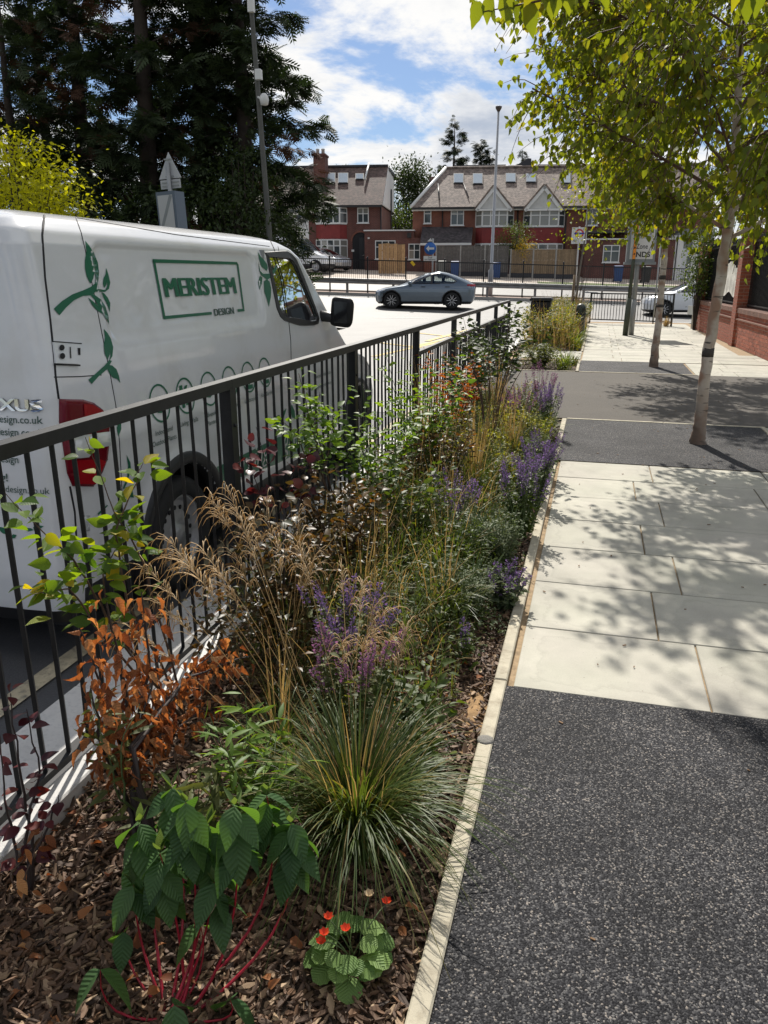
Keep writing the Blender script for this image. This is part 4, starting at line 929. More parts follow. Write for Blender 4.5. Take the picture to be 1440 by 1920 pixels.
# lamp columns
lc = thing('camera_column', 'tall dark column with white camera boxes in front of the dark conifers', 'lamp column', Vector((-9.4, 22.3, 0)))
lt = atY(470, 0, 22.3) - Vector((-9.4, 22.3, 0)); lm = atY(505, 440, 22.3) - Vector((-9.4, 22.3, 0))
dirc = (lt - lm).normalized(); bot = lm - dirc * (lm.z / dirc.z); tipp = lt + dirc * 2.0
MB().tube([bot, lm, lt, tipp], [.085, .082, .062, .055], 12).build('pole', P('weathered column', (.075, .075, .065), .6, var=(3, .2)), lc)
for (px, py, w, h) in ((473, 12, .16, .36), (487, 142, .17, .26)):
    c = atY(px + 2, py, 22.3) - lc.location; MB().box((c.x - w / 2, c.y - .22, c.z - h / 2), (c.x + w / 2, c.y - .08, c.z + h / 2), bev=.02).build('equipment_box', M_sign, lc)
c = atY(499, 190, 22.3) - lc.location; MB().tube([c + Vector((-.2, -.1, .1)), c + Vector((-.05, -.15, .02))], .03, 8).build('camera_arm', M_sign, lc)
MB().lathe([(.001, -.15), (.10, -.12), (.13, 0), (.11, .10), (.06, .16), (.001, .17)], 14, c + Vector((.02, -.18, 0))).build('camera', M_sign, lc)
a_, z_ = abz(920, 520, 42.0); base = AB(a_, 42.0, zt(a_, 41) + .1); topp = atB(935, 203, 42.0)
lp = thing('lamp_column', 'tall slim grey lamp column on the central reservation', 'lamp column', base)
MB().tube([(0, 0, 0), (0, 0, 1.3), (topp.x - base.x) and (.02, 0, 1.35), topp - base], [.13, .13, .085, .05], 12).build('pole', P('pale lamp column', (.33, .34, .36), .5, metal=.2), lp)
MB().lathe([(.06, -.15), (.15, .0), (.16, .08), (.001, .12)], 14, topp - base).build('lamp_head', P('brown lamp head', (.08, .06, .05), .5), lp)

# ------------------------------------------------------------------ central reservation: rails and crash barrier
BF = 41.6
gr = 'tall black railing panels along the central reservation'
def zbase(a): return zt(a, 40.5) + .12
for k in range(-5, 14):
    a0 = -9.6 + k * 2.0; za, zb = zbase(a0), zbase(a0 + 2)
    t = thing('median_railing', ('%s panel of the black railing on the central reservation, counted from the left' % ['leftmost', 'second', 'third', 'fourth', 'fifth', 'sixth', 'seventh', 'eighth', 'ninth', 'tenth', 'eleventh', 'twelfth', 'thirteenth', 'fourteenth', 'fifteenth', 'sixteenth', 'seventeenth', 'eighteenth', 'nineteenth'][k + 5]), 'railing', AB(a0, BF, za), RYAW, 'railing panels on the central reservation')
    dz = zb - za
    MB().box((-.035, -.035, -.05), (.035, .035, 1.72)).build('post', M_black, t); MB().lathe([(.045, 1.72), (.05, 1.75), (.03, 1.80), (.001, 1.81)], 10).build('finial', M_black, t)
    for z0, z1, nm in ((1.60, 1.65, 'top_rail'), (.60, .68, 'bottom_rail')):
        MB().add([(.04, y, z + s * dz) for s, x in ((0, 0),) for y in (-.02, .02) for z in (z0, z1)] + [(1.96, y, z + dz) for y in (-.02, .02) for z in (z0, z1)], [(0, 1, 3, 2), (4, 6, 7, 5), (0, 4, 5, 1), (2, 3, 7, 6), (1, 5, 7, 3), (0, 2, 6, 4)]).build(nm, M_black, t)
    mb = MB()
    for i in range(18):
        x = 2.0 * (i + 1) / 19; mb.box((x - .007, -.007, .68 + dz * x / 2), (x + .007, .007, 1.60 + dz * x / 2))
    mb.build('bars', M_black, t, kind='stuff')
M_barrier = P('weathered crash barrier steel', (.20, .20, .20), .6, metal=.3, var=(3, .25))
cb = thing('crash_barrier', 'long grey steel crash barrier on the central reservation', 'barrier', AB(-24, 40.95, zbase(-24)), RYAW)
n = 24; vs = []; mb = MB()
for i in range(n + 1):
    a = -24 + i * 2.4; z = zbase(a) - zbase(-24)
    for y, h in ((0.02, .44), (-.05, .46), (-.05, .54), (-.01, .58), (-.05, .62), (-.05, .70), (.02, .72)): vs.append((i * 2.4, y, z + h))
mb.add(vs, [(i * 7 + k, i * 7 + k + 1, i * 7 + 8 + k, i * 7 + 7 + k) for i in range(n) for k in range(6)]); mb.build('beam', M_barrier, cb)
for i in range(n):
    a = -24 + i * 2.4 + .6; z = zbase(a) - zbase(-24); MB().box((i * 2.4 + .55, .03, z - .05), (i * 2.4 + .67, .13, z + .70)).build('post', M_barrier, cb)
a_, z_ = abz(806.7, 466, 41.0); b0 = AB(a_, 41.0, zbase(a_))
bs = thing('keep_left_sign', 'round blue keep-left arrow sign above a small white plate', 'sign', b0, RYAW); hz = z_ - b0.z
MB().tube([(.13, .05, 0), (.13, .05, hz + .48)], .045, 10).build('pole', M_grey, bs); MB().lathe([(.30, -.02), (.30, .0), (.285, .004)], 28, (0, 0, 0), 'Y').xf(Matrix.Translation((0, 0, hz))).build('sign_disc', M_blue, bs)
MB().add([(x, -.028, hz + z) for x, z in ((-.21, 0), (-.06, .15), (-.06, .05), (.2, .05), (.2, -.05), (-.06, -.05), (-.06, -.15))], [tuple(range(7))]).build('arrow', M_sign, bs)
za, zb = abz(806, 489, 41)[1] - b0.z, abz(806, 480, 41)[1] - b0.z; MB().box((-.33, -.02, za), (.33, 0, zb)).build('plate', M_sign, bs)
flat_text('Dual', .2, .09, M_blk, bs, (0, -.022, (za + zb) / 2 + .01)); flat_text('carriageway', .56, .09, M_blk, bs, (0, -.0225, za + .02))
MB().prism([(-.16, -.02, hz + .34), (.10, -.02, hz + .34), (.02, -.02, hz + .50)], (0, .03, 0)).build('lamp_hood', M_sign, bs)
# yellow tag hanging on the railing
c = atB(774, 494, 41.5); MB().obox((0, 0, 0), (.09, 0, -.09), (0, .01, 0), (.05, 0, .05)).xf(Matrix.Translation(c)).build('yellow_tag', P('yellow plastic', (.75, .5, .02), .5), label='small yellow tag tied to the railing above the blue car', cat='tag')

# ------------------------------------------------------------------ brick wall on the right
M_mortar = P('pale mortar', (.46, .40, .34), .95, var=(12, .15), bump=(90, .5, .004)); M_brick = P('red wall brick', (.30, .088, .050), .85, var=(25, .28), bump=(70, .5, .004), rnd=.24, coord='pos'); M_cop = P('brown coping brick', (.17, .085, .06), .85, var=(20, .25), bump=(60, .5, .004), rnd=.2)
WA, WB = Vector((wall_x(15.0), 15.0, 0)), Vector((wall_x(26.3), 26.3, 0)); wd = (WB - WA).normalized(); wl = (WB - WA).length
wall = thing('brick_wall', 'red brick boundary wall with tall piers along the right of the pavement', 'wall', WA, math.atan2(wd.y, wd.x))
HW = .76; NC = 10; CH = HW / NC; SP = .228
piers = [(4.85, 5.30), (10.85, 11.3)]           # along the wall, metres from its near end
PH = 2.50
mb = MB(); mb.box((0, -.32, -.2), (wl, -.006, HW - .004))
for a, b in piers: mb.box((a + .006, -.40, -.2), (b - .006, .054, PH - .004))
mb.build('mortar_core', M_mortar, wall)
brick_me = MB().box((-SP / 2 + .005, -.05, .004), (SP / 2 - .005, 0.0, CH - .005)).mesh('brick', M_brick); half_me = MB().box((-.052, -.05, .004), (.052, 0, CH - .005)).mesh('brick', M_brick)
spots = []
for c in range(NC):
    x = (SP / 2 if c % 2 else 0)
    while x < wl:
        if not any(a - .05 < x < b + .05 for a, b in piers): spots.append((x, .0, c * CH, 0, 0))
        x += SP
for a, b in piers:                                        # front and near faces of each pier
    for c in range(int(PH / CH)):
        m_ = (a + b) / 2
        if c % 2: fx = [m_ - SP / 2, m_ + SP / 2]; hx_ = []
        else: fx = [m_]; hx_ = [m_ - .17, m_ + .17]
        spots += [(x, .06, c * CH, 0, 0) for x in fx] + [(x, .06, c * CH, 0, 1) for x in hx_]
        ym = -.17
        if c % 2: spots += [(a, ym - SP / 2, c * CH, 1, 0), (a, ym + SP / 2, c * CH, 1, 0)]
        else: spots += [(a, ym, c * CH, 1, 0), (a, ym - .17, c * CH, 1, 1), (a, ym + .17, c * CH, 1, 1)]
spots.sort(key=lambda s: s[0])
rest = MB()
for i, (x, y, z, rot, hf) in enumerate(spots):
    if i < 300:
        o = link(bpy.data.objects.new('brick', half_me if hf else brick_me), wall); o.location = (x, y + random.uniform(-.001, .003), z) if not rot else (x - random.uniform(0, .002), y, z)
        if rot: o.rotation_euler = (0, 0, math.pi / 2)
    else:
        w_ = .052 if hf else SP / 2 - .005
        if rot: rest.box((x - .0, y - w_, z + .004), (x + .05, y + w_, z + CH - .005))
        else: rest.box((x - w_, y - .05, z + .004), (x + w_, y, z + CH - .005))
rest.build('far_bricks', M_brick, wall, kind='stuff')
segs = [(0, piers[0][0]), (piers[0][1], piers[1][0])]
for a, b in segs:
    MB().box((a + .004, -.36, HW - .155), (b - .004, .045, HW - .125)).build('string_course', M_cop, wall)
    n = int((b - a) / .112)
    for k in range(n):
        x = a + (b - a) * (k + .5) / n; MB().box((x - .052, -.35, HW - .0), (x + .052, .035, HW + .11), bev=.01).build('coping_brick', M_cop, wall)
    MB().box((a, -.33, HW - .002), (b, .01, HW + .08)).build('coping_mortar', M_mortar, wall)
    # metal railing panel on top
    MB().box((a + .02, -.19, HW + .16), (b - .02, -.15, HW + .19)).build('bottom_rail', M_black, wall); MB().box((a + .02, -.19, PH - .20), (b - .02, -.15, PH - .16)).build('top_rail', M_black, wall)
    bar_me = MB().box((-.008, -.178, HW + .12), (.008, -.162, PH - .05)).mesh('bar', M_black)
    nb = int((b - a) / .105)
    for k in range(nb):
        o = link(bpy.data.objects.new('bar', bar_me), wall); o.location = (a + (b - a) * (k + .5) / nb, 0, 0)
    MB().box((a + .03, -.235, HW + .13), (b - .03, -.225, PH - .12)).build('screen_mesh', P('black screening mesh', (.012, .013, .016), .7, bump=(300, .3, .002)), wall)
for a, b in piers: MB().box((a - .04, -.45, PH), (b + .04, .10, PH + .09), bev=.02).build('pier_cap', M_cop, wall)
# white banner tied to the railing behind the first pier
bnr = thing('banner', 'white cloth banner sagging on the wall railings behind the brick pier', 'banner', WA + wd * 5.42 + Vector((0, 0, 1.12)), math.atan2(wd.y, wd.x))
mb = MB(); n = 24; vs = [(i * 2.6 / n, -.145 + .03 * math.sin(i * 1.7) * math.sin(j * 1.1), j * .16 - .10 * math.sin(math.pi * min(1, i / 20)) * (j / 5) + .06 * math.sin(i * .5)) for j in range(6) for i in range(n + 1)]
mb.add(vs, [(j * (n + 1) + i, j * (n + 1) + i + 1, (j + 1) * (n + 1) + i + 1, (j + 1) * (n + 1) + i) for j in range(5) for i in range(n)], 0, True); mb.build('cloth', P('off white banner cloth', (.66, .64, .58), .8, var=(4, .12)), bnr)
bn2 = thing('banner', 'cream banner edge on the near wall railing at the frame edge', 'banner', WA + wd * .2 + Vector((0, 0, 1.35)), math.atan2(wd.y, wd.x))
MB().box((0, -.15, 0), (1.35, -.14, .62)).build('cloth', P('cream banner cloth', (.60, .56, .44), .8, var=(4, .1)), bn2)
# ================================================================== houses across the main road
def brickmat(name, c1, c2, mortar, sc=1.0):
    m, nt, b = nodes(name); N = nt.nodes.new; L = nt.links.new
    tc = N('ShaderNodeTexCoord'); mp = N('ShaderNodeVectorMath'); sp = N('ShaderNodeSeparateXYZ'); L(tc.outputs['Object'], sp.inputs[0])
    ad = N('ShaderNodeMath'); L(sp.outputs[0], ad.inputs[0]); L(sp.outputs[1], ad.inputs[1]); cb_ = N('ShaderNodeCombineXYZ'); L(ad.outputs[0], cb_.inputs[0]); L(sp.outputs[2], cb_.inputs[1])
    bt = N('ShaderNodeTexBrick'); L(cb_.outputs[0], bt.inputs['Vector']); bt.inputs['Scale'].default_value = 1
    bt.inputs['Brick Width'].default_value = .225; bt.inputs['Row Height'].default_value = .075; bt.inputs['Mortar Size'].default_value = .008
    bt.inputs['Color1'].default_value = hx(c1); bt.inputs['Color2'].default_value = hx(c2); bt.inputs['Mortar'].default_value = hx(mortar)
    n = N('ShaderNodeTexNoise'); n.inputs['Scale'].default_value = 1.2; n.inputs['Detail'].default_value = 6; L(tc.outputs['Object'], n.inputs['Vector'])
    mr = N('ShaderNodeMapRange'); L(n.outputs[0], mr.inputs[0]); mr.inputs[1].default_value = .3; mr.inputs[2].default_value = .7; mr.inputs[3].default_value = .75; mr.inputs[4].default_value = 1.25
    vm = N('ShaderNodeVectorMath'); vm.operation = 'SCALE'; L(bt.outputs[0], vm.inputs[0]); L(mr.outputs[0], vm.inputs['Scale']); L(vm.outputs[0], b.inputs['Base Color'])
    b.inputs['Roughness'].default_value = .9; bp = N('ShaderNodeBump'); bp.inputs['Strength'].default_value = .4; bp.inputs['Distance'].default_value = .01; bp.invert = True; L(bt.outputs['Fac'], bp.inputs['Height']); L(bp.outputs[0], b.inputs['Normal'])
    return m
def tilemat(name, c, dark, row=.11):
    m, nt, b = nodes(name); N = nt.nodes.new; L = nt.links.new; tc = N('ShaderNodeTexCoord'); sp = N('ShaderNodeSeparateXYZ'); L(tc.outputs['Object'], sp.inputs[0])
    cb_ = N('ShaderNodeCombineXYZ'); L(sp.outputs[0], cb_.inputs[0]); L(sp.outputs[2], cb_.inputs[1])
    bt = N('ShaderNodeTexBrick'); L(cb_.outputs[0], bt.inputs['Vector']); bt.inputs['Scale'].default_value = 1; bt.inputs['Brick Width'].default_value = .17; bt.inputs['Row Height'].default_value = row * .66; bt.inputs['Mortar Size'].default_value = .009
    bt.inputs['Color1'].default_value = hx(c); bt.inputs['Color2'].default_value = hx([v * 1.25 for v in c]); bt.inputs['Mortar'].default_value = hx(dark)
    n = N('ShaderNodeTexNoise'); n.inputs['Scale'].default_value = 1.6; n.inputs['Detail'].default_value = 9; n.inputs['Roughness'].default_value = .7; L(tc.outputs['Object'], n.inputs['Vector'])
    mr = N('ShaderNodeMapRange'); L(n.outputs[0], mr.inputs[0]); mr.inputs[1].default_value = .3; mr.inputs[2].default_value = .7; mr.inputs[3].default_value = .6; mr.inputs[4].default_value = 1.5
    n4 = N('ShaderNodeTexNoise'); n4.inputs['Scale'].default_value = 5.5; n4.inputs['Detail'].default_value = 4; L(tc.outputs['Object'], n4.inputs['Vector'])
    m4 = N('ShaderNodeMapRange'); L(n4.outputs[0], m4.inputs[0]); m4.inputs[1].default_value = .38; m4.inputs[2].default_value = .62; m4.inputs[3].default_value = .6; m4.inputs[4].default_value = 1.4
    mm = N('ShaderNodeMath'); mm.operation = 'MULTIPLY'; L(mr.outputs[0], mm.inputs[0]); L(m4.outputs[0], mm.inputs[1])
    vm = N('ShaderNodeVectorMath'); vm.operation = 'SCALE'; L(bt.outputs[0], vm.inputs[0]); L(mm.outputs[0], vm.inputs['Scale']); L(vm.outputs[0], b.inputs['Base Color']); b.inputs['Roughness'].default_value = .75
    bp = N('ShaderNodeBump'); bp.inputs['Strength'].default_value = .6; bp.inputs['Distance'].default_value = .02; bp.invert = True; L(bt.outputs['Fac'], bp.inputs['Height']); L(bp.outputs[0], b.inputs['Normal'])
    return m
M_hb = brickmat('dark red house brick', (.105, .034, .027), (.14, .046, .034), (.15, .11, .095)); M_hb2 = brickmat('orange red house brick', (.165, .046, .028), (.20, .06, .035), (.19, .13, .10))
M_redp = P('red painted brick', (.20, .026, .024), .7, var=(3, .15)); M_tile = tilemat('brown roof tiles', (.105, .066, .054), (.04, .028, .024)); M_tile2 = tilemat('weathered pinkish roof tiles', (.20, .155, .128), (.07, .052, .045)); M_tiled = tilemat('dark lean-to tiles', (.055, .045, .048), (.02, .02, .02))
M_upvc = P('white window frame', (.68, .68, .66), .4); M_render = P('white render', (.66, .66, .65), .85, var=(1.5, .07), bump=(40, .3, .01)); M_peb = P('pale pebble dash', (.52, .52, .50), .9, var=(3, .08), bump=(50, .5, .02))
M_pane = P('dark window glass', (.045, .055, .06), .06, spec=.8); M_pane2 = P('curtained window glass', (.20, .20, .18), .12, spec=.8); M_sky = P('skylight glass', (.30, .36, .42), .05, spec=1.0); M_lead = P('dark lead flashing', (.03, .03, .035), .6)
M_fasc = P('black gutter', (.02, .02, .02), .5); M_door = P('black door', (.02, .02, .023), .35); M_dwhite = P('white door', (.62, .63, .65), .4)
class House:
    def __init__(s, name, label, b, px0, cat='house'):
        s.b = b; a, _ = abz(px0, 515, b); s.a = a; s.z = zt(a, b) + .02
        s.t = thing(name, label, cat, AB(a, b, s.z), RYAW)
    def pt(s, px, py, y=0.0):        # pixel on the plane y metres behind (+) the house front
        a, z = abz(px, py, s.b + y); return Vector((a - s.a, y, z - s.z))
    def rect(s, x0, y0, x1, y1, d=0.0):
        p, q = s.pt(x0, y0, d), s.pt(x1, y1, d); return p.x, q.z, q.x, p.z       # left, bottom, right, top
    def window(s, x0, y0, x1, y1, d=-.02, cols=3, transom=.33, pane=None, parent=None, sides=0):
        l, b, r, t = s.rect(x0, y0, x1, y1, d); par = parent or s.t
        w = MB(); fw_ = .06; w.box((l, d - .06, b), (l + fw_, d + .04, t)); w.box((r - fw_, d - .06, b), (r, d + .04, t)); w.box((l + fw_, d - .06, t - fw_), (r - fw_, d + .04, t)); w.box((l + fw_, d - .06, b), (r - fw_, d + .04, b + fw_))
        o = bpy.data.objects.new('window', None); link(o, par); w.build('frame', M_upvc, o)
        MB().box((l - .05, d - .14, b - .06), (r + .05, d + .02, b - .002)).build('sill', M_upvc, o)
        iw = (r - l - 2 * fw_) / cols; zt_ = t - fw_ - (t - b) * transom if transom else None
        for k in range(cols):
            x = l + fw_ + iw * k
            if k: MB().box((x - .03, d - .055, b + fw_), (x + .03, d + .03, t - fw_)).build('mullion', M_upvc, o)
            x0_, x1_ = x + (.03 if k else 0), x + iw - (.03 if k < cols - 1 else 0)
            for (z0, z1) in ([(b + fw_, zt_ - .025), (zt_ + .025, t - fw_)] if zt_ else [(b + fw_, t - fw_)]):
                MB().box((x0_, d - .01, z0), (x1_, d + .0, z1)).build('pane', random.choice(pane or (M_pane, M_pane, M_pane2)), o)
            if zt_: MB().box((x0_, d - .05, zt_ - .025), (x1_, d + .03, zt_ + .025)).build('transom', M_upvc, o)
        return o
    def skylight(s, x0, y0, x1, y1, slope):      # slope(px,py) -> local point on the roof
        c = [slope(x0, y1), slope(x1, y1), slope(x1, y0), slope(x0, y0)]; n = (c[1] - c[0]).cross(c[3] - c[0]).normalized()
        if n.y > 0: n = -n
        o = bpy.data.objects.new('skylight', None); link(o, s.t); m = sum(c, Vector()) / 4
        big = [p + (p - m).normalized() * .10 for p in c]; MB().prism([p + n * .02 for p in big], n * .07).build('frame', M_lead, o)
        MB().prism([p + n * .092 for p in c], n * .012).build('pane', M_sky, o)
def roof_plane(h, e0, e1_, r0_, r1_):
    """e: two eave points, r: two ridge points (local) -> function pixel -> point on that plane"""
    n = (e1_ - e0).cross(r0_ - e0); Mi = Matrix.Rotation(-RYAW, 3, 'Z'); org = h.t.location
    def f(px, py):
        d = Mi @ ray(px, py); o = Mi @ (CAM - org); k = (e0 - o).dot(n) / d.dot(n); return o + d * k
    return f
def slab_roof(h, pts, th, mat, name='roof'):
    pts = [Vector(p) for p in pts]; n = (pts[1] - pts[0]).cross(pts[2] - pts[0]).normalized()
    if n.z < 0: n = -n
    return MB().prism([p - n * th for p in pts], n * th).build(name, mat, h.t)

# ---- left: brown-roofed semi with a white gable side
H = House('semi_detached_house', 'dark red brick house with a brown roof, chimney and white gable side', 61.0, 650)
el, er = H.pt(583, 385, -.45), H.pt(716, 385.5, -.45); gz = el.z; zl = -.3
xl, xr = H.pt(579.5, 450).x, H.pt(714, 450).x; xleft = xl - 7.0; DP = 8.0
rz_ = H.pt(650, 313.8, 3.6).z; sl_z = lambda y: gz + (rz_ - gz) * (y + .45) / 4.05
MB().box((xl, 0, zl), (xr, DP, gz - .02)).build('wall', M_hb, H.t)
MB().box((xleft, 0.02, zl), (xl - .003, DP, gz - .02)).build('white_wall', M_render, H.t, label='white rendered neighbouring half')
slab_roof(H, [(xl - .0, -.45, gz), (xr + .15, -.45, gz), (xr + .15, 3.6, rz_), (xl - .0, 3.6, rz_)], .12, M_tile)
slab_roof(H, [(xleft, -.45, gz - .01), (xl - .01, -.45, gz - .01), (xl - .01, 3.6, rz_ - .01), (xleft, 3.6, rz_ - .01)], .12, M_tile2)
slab_roof(H, [(xleft, 8.4, gz), (xr + .15, 8.4, gz), (xr + .15, 3.62, rz_ + .12), (xleft, 3.62, rz_ + .12)], .12, M_tile)
MB().box((xleft, 3.5, rz_ + .01), (xr + .15, 3.72, rz_ + .16)).build('ridge', M_lead, H.t)
# white side gable with a rear dormer behind it
MB().prism([(xr + .05, -.2, gz + .05), (xr + .05, DP, gz + .05), (xr + .05, DP, rz_ - .55), (xr + .05, 3.9, rz_ - .05), (xr + .05, 3.5, rz_ - .1)], (.12, 0, 0)).build('gable_side', M_render, H.t)
MB().box((xleft + 4, 3.9, rz_ - 2.4), (xr + .1, DP + .2, rz_ - .22)).build('rear_dormer', M_render, H.t); MB().box((xl + .5, 3.8, rz_ - .215), (xr + .25, DP + .3, rz_ - .02)).build('dormer_roof', M_fasc, H.t)
MB().tube([(xr + .24, 5.2, .5), (xr + .24, 5.2, gz + 1.6)], .06, 8).build('soil_pipe', M_fasc, H.t); MB().tube([(xr + .02, -.06, 0), (xr + .02, -.06, gz - .1)], .05, 8).build('downpipe', M_fasc, H.t)
MB().box((xl, -.52, gz - .16), (xr + .15, -.40, gz - .03)).build('gutter', M_fasc, H.t); MB().box((xleft, -.52, gz - .17), (xl - .01, -.40, gz - .04)).build('gutter', M_upvc, H.t)
# chimney
l, b, r, t = H.rect(590, 294, 612.5, 345, 1.9); ch = MB().box((l, 1.3, sl_z(1.3) - .3), (r, 2.7, t)).build('chimney', M_hb, H.t)
MB().box((l - .06, 1.24, t), (r + .06, 2.76, t + .14)).build('chimney_cap', M_hb, ch)
for k in (.25, .72): MB().lathe([(.14, 0), (.12, .32), (.15, .34), (.13, .42)], 12, (l + (r - l) * k, 2.0, t + .14)).build('chimney_pot', M_peb, ch)
rp = roof_plane(H, Vector((xl, -.45, gz)), Vector((xr, -.45, gz)), Vector((xl, 3.6, rz_)), Vector((xr, 3.6, rz_)))
for q in ((612, 327, 628, 343), (635, 327, 652, 344), (668, 328, 681, 337)): H.skylight(*q, rp)
for p0, p1 in (((611.5, 311), (595.5, 346)), ((692.5, 309), (684.5, 340))):
    A_, B_ = rp(*p0) + Vector((0, -.1, .12)), rp(*p1) + Vector((0, -.1, .12)); MB().tube([A_, B_], .075, 6).build('metal_pole', M_upvc, H.t)
# bay: upper and lower windows with red apron between
def bay(h, x0, x1, ytop, ybot, ap, g0, g1, dep=.55, cols=3, mat=M_redp):
    l, b, r, t = h.rect(x0, ytop, x1, g1, -dep); zb_ = min(b, 0)
    lo, bo, ro, to = h.rect(x0, ap[0], x1, ap[1], -dep)
    c = .42
    def ring(z): return [(l - .05, 0.02, z), (l + c, -dep + .05, z), (r - c, -dep + .05, z), (r + .05, 0.02, z)]
    o = bpy.data.objects.new('bay', None); link(o, h.t)
    MB().add(ring(bo) + ring(to - .06), [(0, 1, 5, 4), (1, 2, 6, 5), (2, 3, 7, 6), (0, 3, 2, 1), (4, 5, 6, 7)]).build('apron', mat, o)
    if zb_ < bo: 
        z1 = h.rect(x0, g0, x1, g1, -dep)[1]; MB().add(ring(-.3) + ring(z1 - .06), [(0, 1, 5, 4), (1, 2, 6, 5), (2, 3, 7, 6), (4, 5, 6, 7)]).build('plinth', M_hb, o)
    for (ya, yb) in ((ytop, ybot), (g0, g1)):
        L2, b2, R2, t2 = h.rect(x0, ya, x1, yb, -dep); m_ = (R2 - L2)
        MB().add(ring(t2) + ring(t2 + .05), [(0, 1, 5, 4), (1, 2, 6, 5), (2, 3, 7, 6), (4, 5, 6, 7), (0, 3, 2, 1)]).build('bay_head', M_upvc, o)
        fr = MB(); zt_ = t2 - (t2 - b2) * .34
        P3 = [(l - .05, 0.02), (l + c, -dep + .05), (r - c, -dep + .05), (r + .05, .02)]
        segs_ = [(P3[0], P3[1], 1), (P3[1], P3[2], cols), (P3[2], P3[3], 1)]
        for (pa, pb, nc) in segs_:
            pa, pb = Vector((*pa, 0)), Vector((*pb, 0)); d_ = (pb - pa); u = d_.normalized(); nrm = Vector((u.y, -u.x, 0))
            for k in range(nc + 1):
                c0 = pa + d_ * k / nc; fr.obox(c0 + Vector((0, 0, (b2 + t2) / 2)), u * .045, nrm * .04, Vector((0, 0, (t2 - b2) / 2)))
            for z in (b2 + .035, zt_, t2 - .035): fr.obox((pa + pb) / 2 + Vector((0, 0, z)), d_ / 2, nrm * .035, Vector((0, 0, .035)))
            for k in range(nc):
                q0, q1 = pa + d_ * k / nc + u * .045, pa + d_ * (k + 1) / nc - u * .045
                for z0, z1 in ((b2 + .07, zt_ - .035), (zt_ + .035, t2 - .07)):
                    MB().prism([q0 + Vector((0, 0, z0)), q1 + Vector((0, 0, z0)), q1 + Vector((0, 0, z1)), q0 + Vector((0, 0, z1))], -nrm * .01).build('pane', random.choice((M_pane, M_pane, M_pane2)) if ya == g0 or nc == 1 else (M_pane2 if h is not H else M_pane), o)
        fr.build('bay_frame', M_upvc, o); MB().add([(x, y - .04, z) for x, y, z in ring(b2 - .06)] + [(x, y - .04, z) for x, y, z in ring(b2 - .002)], [(0, 1, 5, 4), (1, 2, 6, 5), (2, 3, 7, 6), (4, 5, 6, 7), (0, 3, 2, 1)]).build('bay_sill', M_upvc, o)
    return o
bay(H, 590, 648, 389, 418.5, (419.5, 448.5), 449, 484)
H.window(670, 389.5, 691.5, 418, -.01, 2, .34); H.window(540, 391, 566, 417, -.01, 2, 0, (M_pane,))
# arched porch
pc = H.pt(676, 455, 0); zar = H.pt(676, 452, 0).z; rw = .62
arch = [(pc.x - rw, -.015, 0.0), (pc.x + rw, -.015, 0.0)] + [(pc.x + rw * math.cos(t), -.015, zar + rw * math.sin(t)) for t in np.linspace(0, math.pi, 14)]
MB().add(arch, [tuple(range(len(arch)))]).build('porch_opening', M_dark, H.t)
vs = []
for t in np.linspace(0, math.pi, 18): vs += [(pc.x + rr * math.cos(t), y, zar + rr * math.sin(t)) for rr, y in ((rw, -.02), (rw, -.07), (rw + .12, -.07), (rw + .12, -.02))]
MB().add(vs, [(4 * k + j, 4 * k + 1 + j, 4 * k + 5 + j, 4 * k + 4 + j) for k in range(17) for j in range(3)]).build('porch_arch', M_hb2, H.t)
dl = H.pt(679, 470, 0); fd = MB().box((pc.x - .1, -.035, .0), (pc.x + rw - .06, -.02, zar + .25)).build('front_door', M_door, H.t); MB().box((pc.x + .12, -.05, 1.0), (pc.x + .4, -.037, 1.07)).build('letter_plate', M_chrome, fd)
MB().box((H.pt(659, 470).x, -.03, H.pt(659, 472).z), (H.pt(664, 470).x, -.002, H.pt(659, 468).z)).build('number_plate', M_sign, H.t)
# flat-roofed extension on its right
E_ = House('side_extension', 'single-storey flat-roofed brick extension between the two houses', 60.2, 720, 'building')
l, b, r, t = E_.rect(683.5, 433.5, 775, 500); MB().box((l, 0, -.4), (r, 6.5, t)).build('wall', M_hb, E_.t); MB().box((l - .06, -.08, t + .002), (r + .06, 6.6, t + .09)).build('roof_edge', M_upvc, E_.t)
E_.window(703.5, 451, 741.5, 486, -.01, 3, .30); E_.window(766, 457, 787.5, 486.5, -.01, 2, .36)
MB().box((r - .01, -.0, -.4), (E_.pt(797, 500).x, 5, E_.pt(780, 446).z)).build('low_wall', M_hb, E_.t)
MB().box((E_.pt(764, 440).x, -.25, E_.pt(764, 446).z), (E_.pt(771, 440).x, -.0, E_.pt(764, 437).z)).build('wall_lantern', M_fasc, E_.t); MB().box((E_.pt(689.5, 447).x, -.04, E_.pt(690, 448).z), (E_.pt(693, 447).x, -.002, E_.pt(690, 445).z)).build('alarm_box', M_sign, E_.t)

